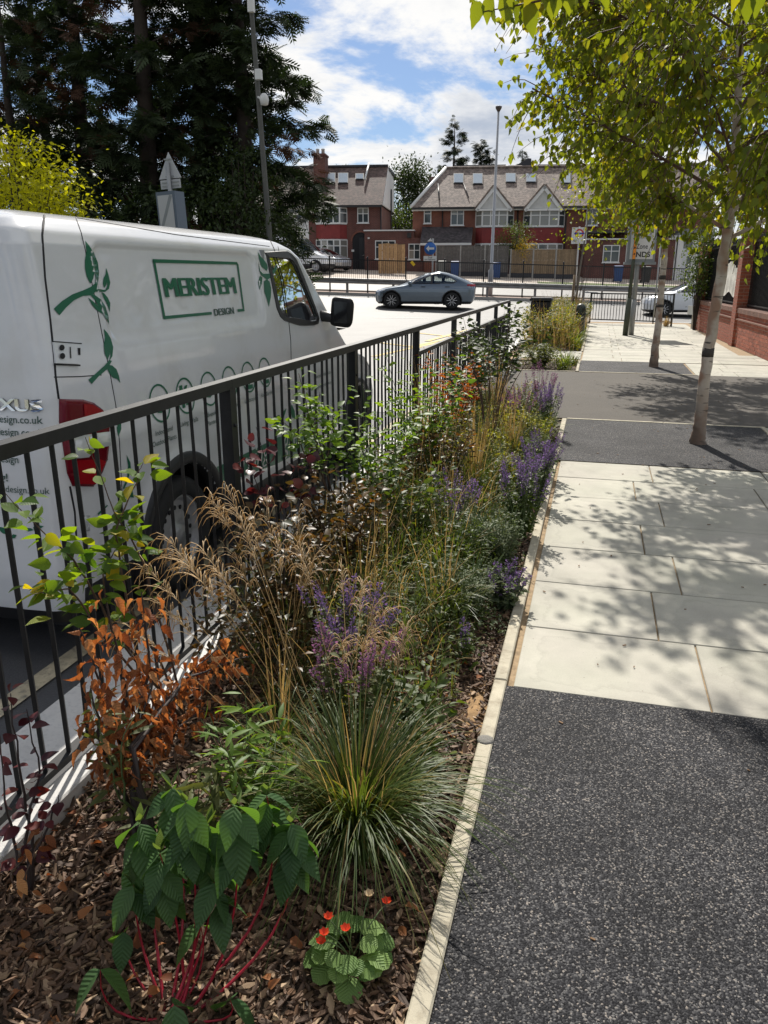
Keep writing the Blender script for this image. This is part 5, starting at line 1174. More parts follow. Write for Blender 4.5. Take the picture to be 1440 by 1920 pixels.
# ---- right: long pinkish roof with two gabled bays
T = House('terraced_house', 'red brick terrace with a long weathered roof and two white gabled bays', 61.0, 940)
gz = T.pt(900, 387.5, -.45).z; xl, xr = T.pt(774, 400, 0).x, T.pt(1330, 400, 0).x; rz_ = T.pt(950, 314.5, 3.8).z; DP = 8.2
ea, eb = T.pt(772, 387, -.45).x, xr + .2; ra = T.pt(836, 315, 3.8).x
MB().box((xl, 0, -.5), (xr, DP, gz - .02)).build('wall', M_hb2, T.t)
slab_roof(T, [(ea, -.45, gz), (eb, -.45, gz), (eb, 3.8, rz_), (ra, 3.8, rz_)], .12, M_tile2)
slab_roof(T, [(ea, -.45, gz), (ra, 3.8, rz_), (ra, 3.82, rz_), (ea, 8.6, gz)], .12, M_tile2, 'hip'); slab_roof(T, [(ea, 8.6, gz), (eb, 8.6, gz), (eb, 3.83, rz_ + .02), (ra, 3.83, rz_ + .02)], .12, M_tile2)
MB().tube([(ea - .02, -.47, gz + .06), (ra, 3.8, rz_ + .06)], .12, 8).build('hip_ridge', M_upvc, T.t); MB().tube([(ra, 3.8, rz_ + .04), (eb, 3.8, rz_ + .04)], .11, 8).build('ridge', M_tile2, T.t)
MB().box((ea, -.52, gz - .16), (eb, -.42, gz - .04)).build('gutter', M_fasc, T.t); MB().box((ea, -.41, gz - .24), (eb, -.02, gz - .13)).build('soffit', M_upvc, T.t)
for x0, x1, yt, yb in ((853, 948, 310.5, 315), (953, 996, 310.5, 315), (1005, 1090, 309, 315)):
    l, b, r, t = T.rect(x0, yt, x1, yb, 4.2); MB().box((l, 4.0, b - .6), (r, 7.8, t)).build('rear_dormer', M_lead, T.t)
l, b, r, t = T.rect(963, 298.5, 995, 313, 4.3); MB().prism([(l, 4.05, b), (r + .05, 4.05, b - .2), (r, 4.05, t), (r - .25, 4.05, t + .02)], (0, 3, 0)).build('raised_parapet', M_lead, T.t)
l, b, r, t = T.rect(803, 328, 822, 346, 3.0); MB().box((l, 4.2, b - .5), (r, 7, t)).build('side_dormer', M_tile, T.t)
rp = roof_plane(T, Vector((ea, -.45, gz)), Vector((eb, -.45, gz)), Vector((ra, 3.8, rz_)), Vector((eb, 3.8, rz_)))
for q in ((851.5, 328, 868, 344), (887.5, 328, 904, 345.5), (949, 327.5, 966, 342.5), (987, 328, 1004, 342.5), (1052, 328, 1069, 344.5), (1110, 328, 1127, 344), (1160, 328, 1177, 344), (1215, 328, 1232, 344)): T.skylight(*q, rp)
A_, B_ = rp(821.5, 347), rp(823.5, 376); MB().tube([A_ + Vector((0, -.05, .08)), B_ + Vector((0, -.05, .08))], .06, 6).build('roof_pipe', M_fasc, T.t)
A_, B_ = rp(869, 345), rp(879, 372); MB().tube([A_ + Vector((0, -.05, .05)), B_ + Vector((0, -.05, .05))], .035, 6).build('roof_cable', M_fasc, T.t)
T.window(795, 391.5, 808.5, 419, -.01, 1, .28); T.window(845.5, 391, 869.5, 422.5, -.01, 2, .28)
for cx, x0, x1, ap in ((926.5, 892, 960.5, 346.5), (1021.5, 983, 1055.5, 345)):
    bay(T, x0 + 2, x1 - 2, 393, 424, (425.5, 456), 457, 488, .6, 3)
    A_, B_, C_ = T.pt(x0, 391.5, -.75), T.pt(x1, 391.5, -.75), T.pt(cx, ap + 1.5, -.75); back = 3.2
    MB().prism([A_ + Vector((.15, .06, .02)), B_ + Vector((-.15, .06, .02)), C_ + Vector((0, .06, -.2))], (0, .1, 0)).build('gable_panel', M_peb, T.t)
    g = bpy.data.objects.new('gable_roof', None); link(g, T.t)
    for P_, sgn in ((A_, 1), (B_, -1)):
        d = (C_ - P_); n = Vector((-d.z * sgn, 0, d.x * sgn)).normalized()
        if n.z < 0: n = -n
        P0 = P_ - d * .03
        MB().prism([P0 + Vector((0, -.05, 0)), C_ + Vector((0, -.05, 0)), C_ - n * .22 + Vector((0, -.05, -.02)), P0 - n * .22 + Vector((0, -.05, -.02))], (0, .10, 0)).build('barge_board', M_upvc, g)
        MB().prism([P0 + n * .01 + Vector((0, -.1, 0)), C_ + n * .01 + Vector((0, -.1, 0)), C_ + n * .01 + Vector((0, back, 0)), P0 + n * .01 + Vector((0, back * .1, 0))], n * .1).build('tiles', M_tile2, g)
    MB().box((A_.x + .1, -.8, A_.z - .14), (B_.x - .1, -.02, A_.z - .005)).build('gable_ledge', M_upvc, T.t)
# lean-to canopy with dark tiles, doors below
A_, B_, C_, D_ = T.pt(792, 425, 0), T.pt(887, 426, 0), T.pt(884, 455, -1.5), T.pt(788, 454, -1.5)
slab_roof(T, [D_, C_, B_, A_], .1, M_tiled, 'lean_to_roof'); MB().box((D_.x, -1.5, D_.z - .22), (C_.x, -1.42, D_.z - .06)).build('lean_to_fascia', M_upvc, T.t); MB().box((D_.x + .3, -1.3, -.5), (C_.x - .2, -.02, D_.z - .15)).build('lean_to_wall', M_hb2, T.t)
MB().box((T.pt(912, 405).x, -.05, T.pt(912, 405).z), (T.pt(916, 405).x, -.002, T.pt(912, 401.5).z)).build('alarm_box', M_sign, T.t) if False else None
for x in (830, 971, 1062): p = T.pt(x, 400); MB().tube([(p.x, -.06, -.3), (p.x, -.06, gz - .1)], .05, 8).build('downpipe', M_fasc, T.t)
T.window(1100, 392, 1120, 423, -.01, 2, .3); T.window(1150, 392, 1175, 423, -.01, 2, .3); T.window(1215, 392, 1240, 423, -.01, 2, .3)
X_ = House('front_extension', 'single-storey brick front extension with a white door behind the far birch', 58.5, 1180, 'building')
l, b, r, t = X_.rect(1098, 450, 1262, 500); MB().box((l, 0, -1.4), (r, 2.4, t)).build('wall', M_hb, X_.t); MB().box((l - .08, -.12, t + .002), (r + .08, 2.4, t + .1)).build('roof_edge', M_upvc, X_.t); MB().box((l - .2, -.3, t + .45), (r + .2, 2.4, t + .6)).build('upper_eave', M_fasc, X_.t)
X_.window(1131.5, 459.5, 1160, 492, -.01, 2, .3)
l, b, r, t = X_.rect(1262, 452, 1330, 520, .4); MB().box((l, .4, -1.4), (r, 2.4, t + .8)).build('porch_wall', P('grey porch', (.2, .21, .21), .7), X_.t)
l, b, r, t = X_.rect(1276, 466, 1298, 522, .3); dr = MB().box((l, .36, b), (r, .398, t)).build('front_door', M_dwhite, X_.t); MB().box((l + (r - l) * .5, .345, b + (t - b) * .45), (l + (r - l) * .85, .358, b + (t - b) * .75)).build('door_pane', M_pane, dr)
for x0, x1 in ((1259, 1262), (1272, 1275), (1300, 1303)): l, b, r, t = X_.rect(x0, 452, x1, 520, .2); MB().box((l, .2, -1.2), (r, .34, t + .4)).build('porch_post', M_upvc, X_.t)
# ================================================================== front garden fences, bins, bus stop
M_wood = P('fresh golden timber', (.36, .22, .105), .8, var=(9, .25), rnd=.22, bump=(40, .4, .004)); M_woodg = P('weathered grey timber', (.125, .115, .105), .9, var=(7, .25), rnd=.12, bump=(40, .4, .004)); M_woodb = P('brown timber', (.23, .165, .10), .85, var=(7, .22), rnd=.15, bump=(40, .4, .004)); M_conc = P('concrete fence post', (.30, .29, .27), .9, var=(5, .12))
FB = 56.6
def gz0(a, b): return zt(a, b) + .1
a0, _ = abz(709.5, 500, FB); a1, _ = abz(759.5, 500, FB); zb_ = gz0(a0, FB)
gt = thing('timber_gate', 'fresh golden timber gate of upright boards with a stepped top', 'gate', AB(a0, FB, zb_), RYAW)
tops = [457.8, 457.0, 456.6, 458.0, 457.4, 459.0, 458.6]; nb = len(tops)
for k, yt in enumerate(tops):
    w_ = (a1 - a0) / nb; h = abz(735, yt, FB)[1] - zb_; y = .03 * (k % 2)
    MB().box((k * w_ + .012, y - .02, .02), ((k + 1) * w_ - .012, y + .02, h)).build('board', M_wood, gt); MB().box((k * w_ + .0, y - .03, h + .001), ((k + 1) * w_ - .0, y + .03, h + .03)).build('board_cap', M_woodb, gt)
for z in (.4, 1.5): MB().box((0, .052, z), (a1 - a0, .10, z + .12)).build('cross_rail', M_woodb, gt)
def fence_run(px0, px1, npan, ytop, mat, name, label, grp):
    a0, _ = abz(px0, 500, FB); a1, _ = abz(px1, 500, FB); w_ = (a1 - a0) / npan; ords = ['first', 'second', 'third', 'fourth', 'fifth']
    for k in range(npan):
        ax = a0 + k * w_; zb_ = gz0(ax, FB); h = abz((px0 + px1) / 2, ytop, FB)[1] - zb_
        t = thing(name, label % ords[k], 'fence', AB(ax, FB, zb_), RYAW, grp)
        MB().box((-.05, -.06, -.1), (.05, .06, h + .08)).build('post', M_conc, t); MB().box((.06, -.02, 0), (w_ - .06, .02, .30)).build('gravel_board', M_lead, t)
        n = 14; bw = (w_ - .12) / n
        for i in range(n): MB().box((.06 + i * bw + .003, -.012 - .008 * (i % 2), .31), (.06 + (i + 1) * bw - .003, .012 - .008 * (i % 2), h)).build('board', mat, t)
        MB().box((.05, -.035, h + .001), (w_ - .05, .03, h + .035)).build('capping', mat, t)
fence_run(817.5, 954.5, 3, 461.5, M_woodg, 'fence_panel', '%s grey weathered timber fence panel from the blue arrow sign', 'grey fence panels')
fence_run(957, 1084, 3, 468.5, M_woodb, 'fence_panel', '%s brown timber fence panel right of the yellow shrub', 'brown fence panels')
def bin_(px, py, col, label, b=55.2, s=1.0):
    a, z = abz(px, py, b); t = thing('wheelie_bin', label, 'bin', AB(a, b, gz0(a, b)), RYAW); m = P(col[0], col[1], .5)
    MB().add([(x * s * k, y * s * k, z) for z, k in ((.06, .8), (.95, 1.0)) for x, y in ((-.28, -.3), (.28, -.3), (.28, .3), (-.28, .3))], [(0, 1, 5, 4), (1, 2, 6, 5), (2, 3, 7, 6), (3, 0, 4, 7), (0, 3, 2, 1)]).build('body', m, t)
    MB().add([(-.3, -.34, .955), (.3, -.34, .955), (.3, .34, .955), (-.3, .34, .955), (-.26, -.28, 1.03), (.26, -.28, 1.03), (.26, .3, 1.07), (-.26, .3, 1.07)], [(0, 1, 5, 4), (1, 2, 6, 5), (2, 3, 7, 6), (3, 0, 4, 7), (4, 5, 6, 7)]).build('lid', m, t)
    for x in (-.25, .25): MB().lathe([(.1, -.03), (.1, .03)], 12, (x, .3, .1), 'X').build('wheel', M_rubber, t)
    MB().tube([(-.22, .36, .98), (.22, .36, .98)], .015, 6).build('handle', m, t)
bin_(829, 500, ('grey bin plastic', (.10, .105, .10)), 'grey wheelie bin in front of the grey fence beside the arrow sign'); bin_(853, 500, ('blue bin plastic', (.015, .05, .16)), 'blue wheelie bin next to the grey wheelie bin'); bin_(931, 502, ('blue bin plastic', (.015, .05, .16)), 'blue wheelie bin behind the tall lamp column'); bin_(1160, 505, ('blue bin plastic', (.015, .05, .16)), 'blue wheelie bin under the far ground-floor window'); bin_(1212, 505, ('dark bin plastic', (.02, .02, .02)), 'black wheelie bin left of the far white door')
a, z = abz(1086, 441, 51.0); bt = thing('bus_stop', 'bus stop flag with a red ring and blue bar behind birch leaves', 'bus stop', AB(a, 51.0, gz0(a, 51)), RYAW); h = z - gz0(a, 51)
MB().tube([(0, .05, 0), (0, .05, h + .5)], .05, 10).build('pole', P('white pole', (.5, .5, .5), .5), bt); MB().box((-.45, -.02, h - .5), (.45, .02, h + .45)).build('flag', M_sign, bt)
vs = [(r_ * math.cos(t), -.024, h + .1 + r_ * math.sin(t)) for t in np.linspace(0, 2 * math.pi, 29)[:-1] for r_ in (.17, .26)]; MB().add(vs, [(2 * k, 2 * k + 1, (2 * k + 3) % 56, (2 * k + 2) % 56) for k in range(28)]).build('red_ring', P('red print', (.5, .015, .015), .5), bt)
MB().add([(-.31, -.027, h + .06), (.31, -.027, h + .06), (.31, -.027, h + .14), (-.31, -.027, h + .14)], [(0, 1, 2, 3)]).build('blue_bar', P('blue print', (.01, .04, .35), .5), bt); flat_text('No', .22, .14, M_blk, bt, (-.25, -.024, h - .38))

# ================================================================== leaves and twigs
def leaf_geo(L=1.0, W=.5, n=4, fold=.25, curl=.2, shape='ovate', serr=0.0):
    """leaf blade along +Y from the origin: verts, quads (midrib fold, drooping tip)"""
    V = []; ts = np.linspace(0, 1, n + 1)
    for i, t in enumerate(ts):
        if shape == 'ovate': w = math.sin(math.pi * min(1, t ** .72)) * .5
        elif shape == 'lance': w = math.sin(math.pi * t ** .85) ** 1.0 * .5
        elif shape == 'round': w = math.sqrt(max(0, 1 - (2 * t - 1) ** 2)) * .5
        else: w = math.sin(math.pi * t ** .6) * .5
        w = w * W * (1 + (serr if i % 2 else -serr)); w = max(w, .012 * W)
        y = L * t * (1 - .12 * curl * t); z = -curl * L * t * t * .5
        V += [(-w, y, z + fold * w), (0, y, z), (w, y, z + fold * w)]
    Fq = []
    for i in range(n): Fq += [(3 * i, 3 * i + 1, 3 * i + 4, 3 * i + 3), (3 * i + 1, 3 * i + 2, 3 * i + 5, 3 * i + 4)]
    return np.array(V), np.array(Fq)
def leaf_mesh(name, mat, **kw):
    V, Fq = leaf_geo(**kw); return np_mesh(name, V, Fq, mat)
def frame_from(dirs, ups):
    """rows of unit leaf directions (Y axis) and rough normals (Z axis) -> rotation matrices"""
    Y = dirs / np.linalg.norm(dirs, axis=1, keepdims=True); X = np.cross(Y, ups); nx = np.linalg.norm(X, axis=1, keepdims=True)
    X = np.where(nx > 1e-4, X / np.maximum(nx, 1e-9), np.array([[1., 0, 0]])); Z = np.cross(X, Y)
    return np.stack([X, Y, Z], 2)
def bulk(name, tmpl, Rm, pos, scale, mat, parent=None, rs=np.random, kind=None, label=None):
    V, Fq = tmpl; n, k = len(pos), len(V)
    if n == 0: return None
    v = np.einsum('nij,kj->nki', Rm, V) * np.asarray(scale).reshape(-1, 1, 1) + pos[:, None]
    f = (Fq[None] + (np.arange(n) * k)[:, None, None]).reshape(-1, Fq.shape[1])
    o = bpy.data.objects.new(name, np_mesh(name, v.reshape(-1, 3), f, mat, np.repeat(rs.uniform(0, 1, n), k))); link(o, parent)
    if kind: o['kind'] = kind
    if label: o['label'] = label
    return o
def leaves(parent, tmpl, Rm, pos, scale, mat, indiv=0, name='leaf', rs=np.random, stuff='foliage'):
    """the nearest `indiv` leaves as objects that share one mesh, the rest joined"""
    pos = np.asarray(pos, float); scale = np.broadcast_to(np.asarray(scale, float), (len(pos),)).copy()
    if len(pos) == 0: return
    org = np.array(parent.location); d = np.linalg.norm(pos + org - np.array(CAM), axis=1) / scale; order = np.argsort(d)
    # prefer those inside the picture
    p = pos + org - np.array(CAM); dep = p @ np.array(fw); u = p @ np.array(r0) / np.maximum(dep, .01) * F_PX + 720; v_ = 960 - p @ np.array(up) / np.maximum(dep, .01) * F_PX
    seen = (dep > .1) & (u > -10) & (u < 1450) & (v_ > -10) & (v_ < 1930); order = np.concatenate([order[seen[order]], order[~seen[order]]]); first, rest = order[:indiv], order[indiv:]
    if indiv:
        first = [i for i in first if seen[i]]; sel = np.zeros(len(pos), bool); sel[first] = True; rest = order[~sel[order]]
        me = np_mesh(name, *tmpl, mat)
        for i in first:
            o = bpy.data.objects.new(name, me); link(o, parent); M = Matrix([list(r_) for r_ in Rm[i]]).to_4x4(); M.translation = Vector(pos[i])
            o.matrix_local = M @ Matrix.Scale(float(scale[i]), 4)
    if len(rest): bulk(stuff, tmpl, Rm[rest], pos[rest], scale[rest], mat, parent, rs, 'stuff')
def rand_unit(rs, n):
    v = rs.normal(0, 1, (n, 3)); return v / np.linalg.norm(v, axis=1, keepdims=True)
def bez(p0, p1, p2, n): return [p0 * (1 - t) ** 2 + p1 * 2 * t * (1 - t) + p2 * t * t for t in np.linspace(0, 1, n)]

# ================================================================== birches on the pavement
def bark():
    m, nt, b = nodes('white birch bark'); N = nt.nodes.new; L = nt.links.new; g = N('ShaderNodeNewGeometry').outputs['Position']; mp = N('ShaderNodeMapping'); L(g, mp.inputs[0]); mp.inputs['Scale'].default_value = (5, 5, 26)
    n1 = N('ShaderNodeTexNoise'); n1.inputs['Scale'].default_value = 1.0; n1.inputs['Detail'].default_value = 6; L(mp.outputs[0], n1.inputs['Vector'])
    n2 = N('ShaderNodeTexNoise'); n2.inputs['Scale'].default_value = 5; n2.inputs['Detail'].default_value = 7; L(g, n2.inputs['Vector'])
    n3 = N('ShaderNodeTexNoise'); n3.inputs['Scale'].default_value = 3.2; n3.inputs['Detail'].default_value = 3; L(g, n3.inputs['Vector'])
    sp = N('ShaderNodeSeparateXYZ'); L(g, sp.inputs[0])
    def mr(v, a, b_, c, d):
        q = N('ShaderNodeMapRange'); L(v, q.inputs[0]); q.inputs[1].default_value = a; q.inputs[2].default_value = b_; q.inputs[3].default_value = c; q.inputs[4].default_value = d; return q.outputs[0]
    def mix(f, a, b_):
        q = N('ShaderNodeMix'); q.data_type = 'RGBA'; L(f, q.inputs[0])
        for s_, x in ((6, a), (7, b_)):
            if isinstance(x, tuple): q.inputs[s_].default_value = hx(x)
            else: L(x, q.inputs[s_])
        return q.outputs[2]
    c = mix(mr(n2.outputs[0], .35, .65, 0, 1), (.54, .475, .40), (.34, .265, .20))
    c = mix(mr(n3.outputs[0], .49, .58, 0, .8), c, (.25, .125, .07))                 # peeled tan patches
    c = mix(mr(n1.outputs[0], .61, .66, 0, .9), c, (.045, .035, .03))                 # dark lenticels and scars
    ft = N('ShaderNodeMath'); ft.operation = 'ADD'; L(sp.outputs[2], ft.inputs[0]); L(mr(n2.outputs[0], .3, .7, -.25, .25), ft.inputs[1])
    c = mix(mr(ft.outputs[0], .05, .60, .85, 0), c, (.12, .085, .06))                 # rough dark foot
    L(c, b.inputs['Base Color']); b.inputs['Roughness'].default_value = .7
    bp = N('ShaderNodeBump'); bp.inputs['Strength'].default_value = .5; bp.inputs['Distance'].default_value = .008; L(n1.outputs[0], bp.inputs['Height']); L(bp.outputs[0], b.inputs['Normal']); return m
M_bark = bark(); M_twig = P('red brown birch twig', (.10, .050, .032), .7); M_tie = P('dark tree band', (.05, .042, .036), .8, bump=(60, .6, .006))
M_birch = leafmat('birch leaves', (.105, .145, .020), (.165, .205, .026), .55, .38, (2.0, 1.75, .35), c3=(.25, .22, .025))
def birch(label, path, rad, crown, cr, ntwig, nleaf, lsize, seed, indiv, limbs, group, bands=()):
    """path: trunk points (world); crown: centre (world), cr: radii"""
    rs = np.random.RandomState(seed); base = Vector(path[0]); t = thing('birch_tree', label, 'tree', base, 0, group)
    pts = [Vector(p) - base for p in path]; fine = []; fr = []
    for i in range(len(pts) - 1):
        for k in range(6): f = k / 6; fine.append(pts[i].lerp(pts[i + 1], f) + Vector((rs.normal(0, .004), rs.normal(0, .004), 0))); fr.append((rad[i] * (1 - f) + rad[i + 1] * f) * (1 + rs.normal(0, .02)))
    fine.append(pts[-1]); fr.append(rad[-1]); MB().tube([Vector((0, 0, -.05))] + fine, [fr[0] * 1.15] + fr, 14).build('trunk', M_bark, t)
    for z, h in bands:
        q = next(p for p in fine if p.z >= z); i = fine.index(q); MB().tube([fine[i] - Vector((0, 0, h / 2)), fine[i] + Vector((0, 0, h / 2))], fr[i] * 1.06, 14).build('dark_bark_band', M_tie, t)
    C = np.array(Vector(crown) - base); cr = np.array(cr)
    tz = [p.z for p in fine]
    def trunk_at(z): return Vector((np.interp(z, tz, [p.x for p in fine]), np.interp(z, tz, [p.y for p in fine]), z)), np.interp(z, tz, fr)
    limb_lines = []
    for k in range(limbs):
        z0 = pts[-1].z * 0 + (C[2] - cr[2] * .92) + (cr[2] * 1.55) * (k / limbs) ** 1.1; z0 = max(min(z0, tz[-1] - .2), crown[2] - base.z - cr[2] * .95)
        p0, r_ = trunk_at(z0); az = k * 2.4 + rs.uniform(-.3, .3); el = rs.uniform(.35, .75)
        d = Vector((math.cos(az) * math.cos(el), math.sin(az) * math.cos(el), math.sin(el))); d3 = np.array(d)
        up_z = min(1.0, max(.1, 1 - ((z0 + .5 - C[2]) / cr[2]) ** 2)); ln = (cr[0] * .98) * math.sqrt(up_z) * rs.uniform(.75, 1.05) + .15
        p2 = p0 + Vector((math.cos(az) * ln, math.sin(az) * ln, ln * .52)); p1 = p0 + d * ln * .55
        line = bez(p0, p1, p2, 8); MB().tube(line, [max(.008, r_ * .42 * (1 - .82 * i / 7)) for i in range(8)], 6).build('branch', M_bark if r_ > .035 and k < 3 else M_twig, t); limb_lines.append(line)
    limb_lines.append([Vector(p) for p in fine[-10:]])
    tw = MB(); LP, LD = [], []
    per = max(1, nleaf // ntwig)
    for k in range(ntwig):
        line = limb_lines[rs.randint(len(limb_lines))]; f = rs.uniform(.18, 1) ** .7 * (len(line) - 1); i = min(int(f), len(line) - 2); p0 = line[i].lerp(line[i + 1], f - i)
        out = Vector((p0.x - C[0], p0.y - C[1], (p0.z - C[2]) * .5 + .1)); out = out.normalized() if out.length > .01 else Vector((1, 0, 0))
        d = (out * .8 + Vector(rs.normal(0, .55, 3))).normalized(); ln = rs.uniform(.35, .85) * min(1.0, cr[0] / 1.5); p1 = p0 + d * ln * .55 + Vector((0, 0, .08)); p2 = p0 + d * ln + Vector((0, 0, -.18 * ln - .05))
        q = (np.array(p2) - C) / (cr * 1.08)
        if q @ q > 1.0 + rs.uniform(-.1, .28) or p2.z < C[2] - cr[2] * 1.05: continue
        ln_ = bez(p0, p1, p2, 5); tw.tube(ln_, [.0055, .0045, .0035, .0028, .0018], 4, cap=False)
        for _ in range(per + rs.randint(-2, 3)):
            s_ = rs.uniform(.12, 1.0); pp = p0 * (1 - s_) ** 2 + p1 * 2 * s_ * (1 - s_) + p2 * s_ * s_
            LP.append(np.array(pp) + rs.normal(0, .028, 3)); LD.append(np.array([d.x, d.y, 0]) * rs.uniform(-.2, .6) + rs.normal(0, .38, 3) + np.array([0, 0, -1.0]))
    tw.build('twigs', M_twig, t, False, kind='stuff')
    LP = np.array(LP); LD = np.array(LD); Rm = frame_from(LD, rand_unit(rs, len(LD)))
    leaves(t, leaf_geo(1, .72, 4, .22, .35, 'ovate2', .05), Rm, LP, rs.uniform(.75, 1.2, len(LP)) * lsize, M_birch, indiv, 'leaf', rs)
    return t
Y1 = 8.03
p1 = [G(1308, 832)] + [atY(x, y, Y1) for x, y in ((1313, 795), (1322, 700), (1335, 620), (1350, 530), (1364, 440), (1372, 370), (1380, 250), (1388, 60))] + [Vector((1.75, 8.05, 5.6)), Vector((1.8, 8.05, 7.0))]
p1[0].y = Y1
birch('white-stemmed birch in the nearer black tree pit', p1, [.080, .058, .053, .051, .049, .047, .042, .034, .026, .016, .006], (1.48, 8.05, 4.3), (2.42, 2.2, 2.6), 3900, 47000, .072, 11, 300, 38, 'pavement birches', ((.86, .085),))
Y2 = 14.9
p2_ = [G(1226, 690)] + [atY(x, y, Y2) for x, y in ((1229, 650), (1236, 590), (1240, 540), (1246, 480), (1250, 420), (1256, 350), (1262, 260), (1268, 120))] + [Vector((1.75, 14.9, 6.6))]
p2_[0].y = Y2
birch('white-stemmed birch in the farther black tree pit', p2_, [.088, .066, .060, .056, .052, .046, .04, .032, .02, .006], (1.3, 14.9, 4.4), (2.1, 2.0, 2.35), 2000, 24000, .08, 23, 300, 30, 'pavement birches', ((1.05, .05), (1.5, .07)))
# ================================================================== dark conifers, garden trees
M_cbark = P('dark conifer bark', (.045, .033, .026), .9, var=(6, .3)); M_dead = leafmat('dead conifer spray', (.06, .03, .016), (.09, .045, .025), .15, .8, (1.2, 1.0, .8))
M_con = leafmat('dark conifer spray', (.020, .032, .013), (.038, .055, .020), .2, .6, (1.3, 1.5, .7)); M_con2 = leafmat('spruce spray', (.02, .032, .016), (.035, .05, .022), .15, .6, (1.2, 1.4, .8))
def spray_geo(L=1.0, W=.55, n=5):
    """a flat conifer frond: a spine with slim side shoots, each a long diamond"""
    V = []; Fq = []
    def dia(p, d, w):
        p, d = np.array(p), np.array(d); n_ = np.cross(d, [0, 0, 1.]); n_ = n_ / (np.linalg.norm(n_) + 1e-9) * w; b = len(V); V.extend([p, p + d * .45 + n_, p + d, p + d * .45 - n_]); Fq.append((b, b + 1, b + 2, b + 3))
    dia((0, 0, 0), (0, L, -.22 * L), .05 * L)
    for k in range(n):
        t = .12 + .75 * k / n; l_ = W * (1 - t * .75)
        for s in (-1, 1): dia((0, L * t, -.22 * L * t * t), (s * l_ * .8, l_ * .62, -.18 * l_), .055 * L)
    return np.array(V), np.array(Fq)
SPRAY = spray_geo()
def conifer(label, base, h, r, seed, nb, nspray, mats, group, z0=.8, dead=.12, droop=.25, size=.55, sparse=False, name='conifer_tree', lean=(0, 0)):
    rs = np.random.RandomState(seed); t = thing(name, label, 'tree', base, 0, group)
    line = [Vector((lean[0] * f + .12 * math.sin(4 * f + seed), lean[1] * f, h * f)) for f in np.linspace(0, 1, 9)]
    MB().tube(line, [max(.02, .022 * h * (1 - f * .93)) for f in np.linspace(0, 1, 9)], 10).build('trunk', M_cbark, t)
    br = MB(); LP, LD, LU, DP_ = [], [], [], []
    for k in range(nb):
        f = (k + rs.uniform(0, 1)) / nb; z = z0 + (h - z0) * f; az = k * 2.4 + rs.uniform(-.5, .5); prof_ = (1 - f) ** .75 * (.55 + .45 * min(1, f * 6)); ln = r * prof_ * rs.uniform(.55, 1.15) + .2
        p0 = Vector((np.interp(z, [p.z for p in line], [p.x for p in line]), np.interp(z, [p.z for p in line], [p.y for p in line]), z)); u = Vector((math.cos(az), math.sin(az), 0))
        p1_ = p0 + u * ln * .5 + Vector((0, 0, ln * rs.uniform(.05, .35))); p2 = p0 + u * ln + Vector((0, 0, ln * rs.uniform(-droop, .30))); bz = bez(p0, p1_, p2, 6)
        br.tube(bz, [max(.008, .012 * ln * (1 - .85 * i / 5)) for i in range(6)], 4, cap=False)
        isdead = rs.uniform() < dead * (1.6 if f < .35 else .8); m = int(nspray / nb * (ln / r) * 1.7 * (.45 if isdead else 1))
        for _ in range(m):
            s = rs.uniform(.12 if not sparse else .3, 1.02) ** .8; pp = p0 * (1 - s) ** 2 + p1_ * 2 * s * (1 - s) + p2 * s * s; sd_ = rs.choice((-1, 1)); side = Vector((-u.y, u.x, 0)) * sd_
            LP.append(np.array(pp) + rs.normal(0, .05 + .06 * ln * .3, 3)); LD.append(np.array(u * rs.uniform(.2, 1.1) + side * rs.uniform(.1, 1.0)) + np.array([0, 0, rs.normal(-.18, .35)])); LU.append(np.array([0, 0, 1.]) + rs.normal(0, .35, 3)); DP_.append(isdead)
    br.build('branches', M_cbark, t, False, kind='stuff')
    LP, LD, LU, DP_ = map(np.array, (LP, LD, LU, DP_)); Rm = frame_from(LD, LU); sc = rs.uniform(.6, 1.2, len(LP)) * size
    bulk('foliage', SPRAY, Rm[~DP_], LP[~DP_], sc[~DP_], mats[0], t, rs, 'stuff')
    if DP_.any(): bulk('dead_foliage', SPRAY, Rm[DP_], LP[DP_], sc[DP_] * .9, mats[1], t, rs, 'stuff')
    return t
def at_d(px, d, z=0.0):
    p = f0 * d + r0 * ((px - 720) / 1509.0 * d); p.z = z; return p
grp = 'dark conifers behind the van'
for i, (px, d, h, r, nb, ns, lab, dead, ln) in enumerate([
    (-60, 30, 15, 3.0, 80, 1700, 'thin-topped dark conifer at the far left edge of the group', .3, (-.6, 0)),
    (60, 28, 12.0, 2.6, 66, 1500, 'sparse half-bare conifer with open sky through its left side', .45, (0, 0)),
    (180, 29, 17, 3.4, 110, 5200, 'dense dark conifer left of the triangular sign', .16, (0, .3)),
    (290, 27.5, 18, 3.2, 110, 5200, 'tallest dark conifer directly behind the triangular sign', .22, (.3, 0)),
    (390, 29.5, 18, 3.5, 110, 5600, 'dense dark conifer between the sign and the camera column', .15, (0, 0)),
    (462, 28, 16.5, 3.0, 120, 5600, 'dark conifer behind the camera column reaching towards the houses', .14, (.3, 0)),
    (120, 33, 15, 3.4, 80, 2300, 'dark conifer filling the back of the left group', .2, (0, 0))]):
    conifer(lab, at_d(px, d, -.02), h, r, 40 + i, nb, ns, (M_con, M_dead), grp, z0=1.2 if i not in (1,) else 2.6, dead=dead, size=.62, lean=ln)

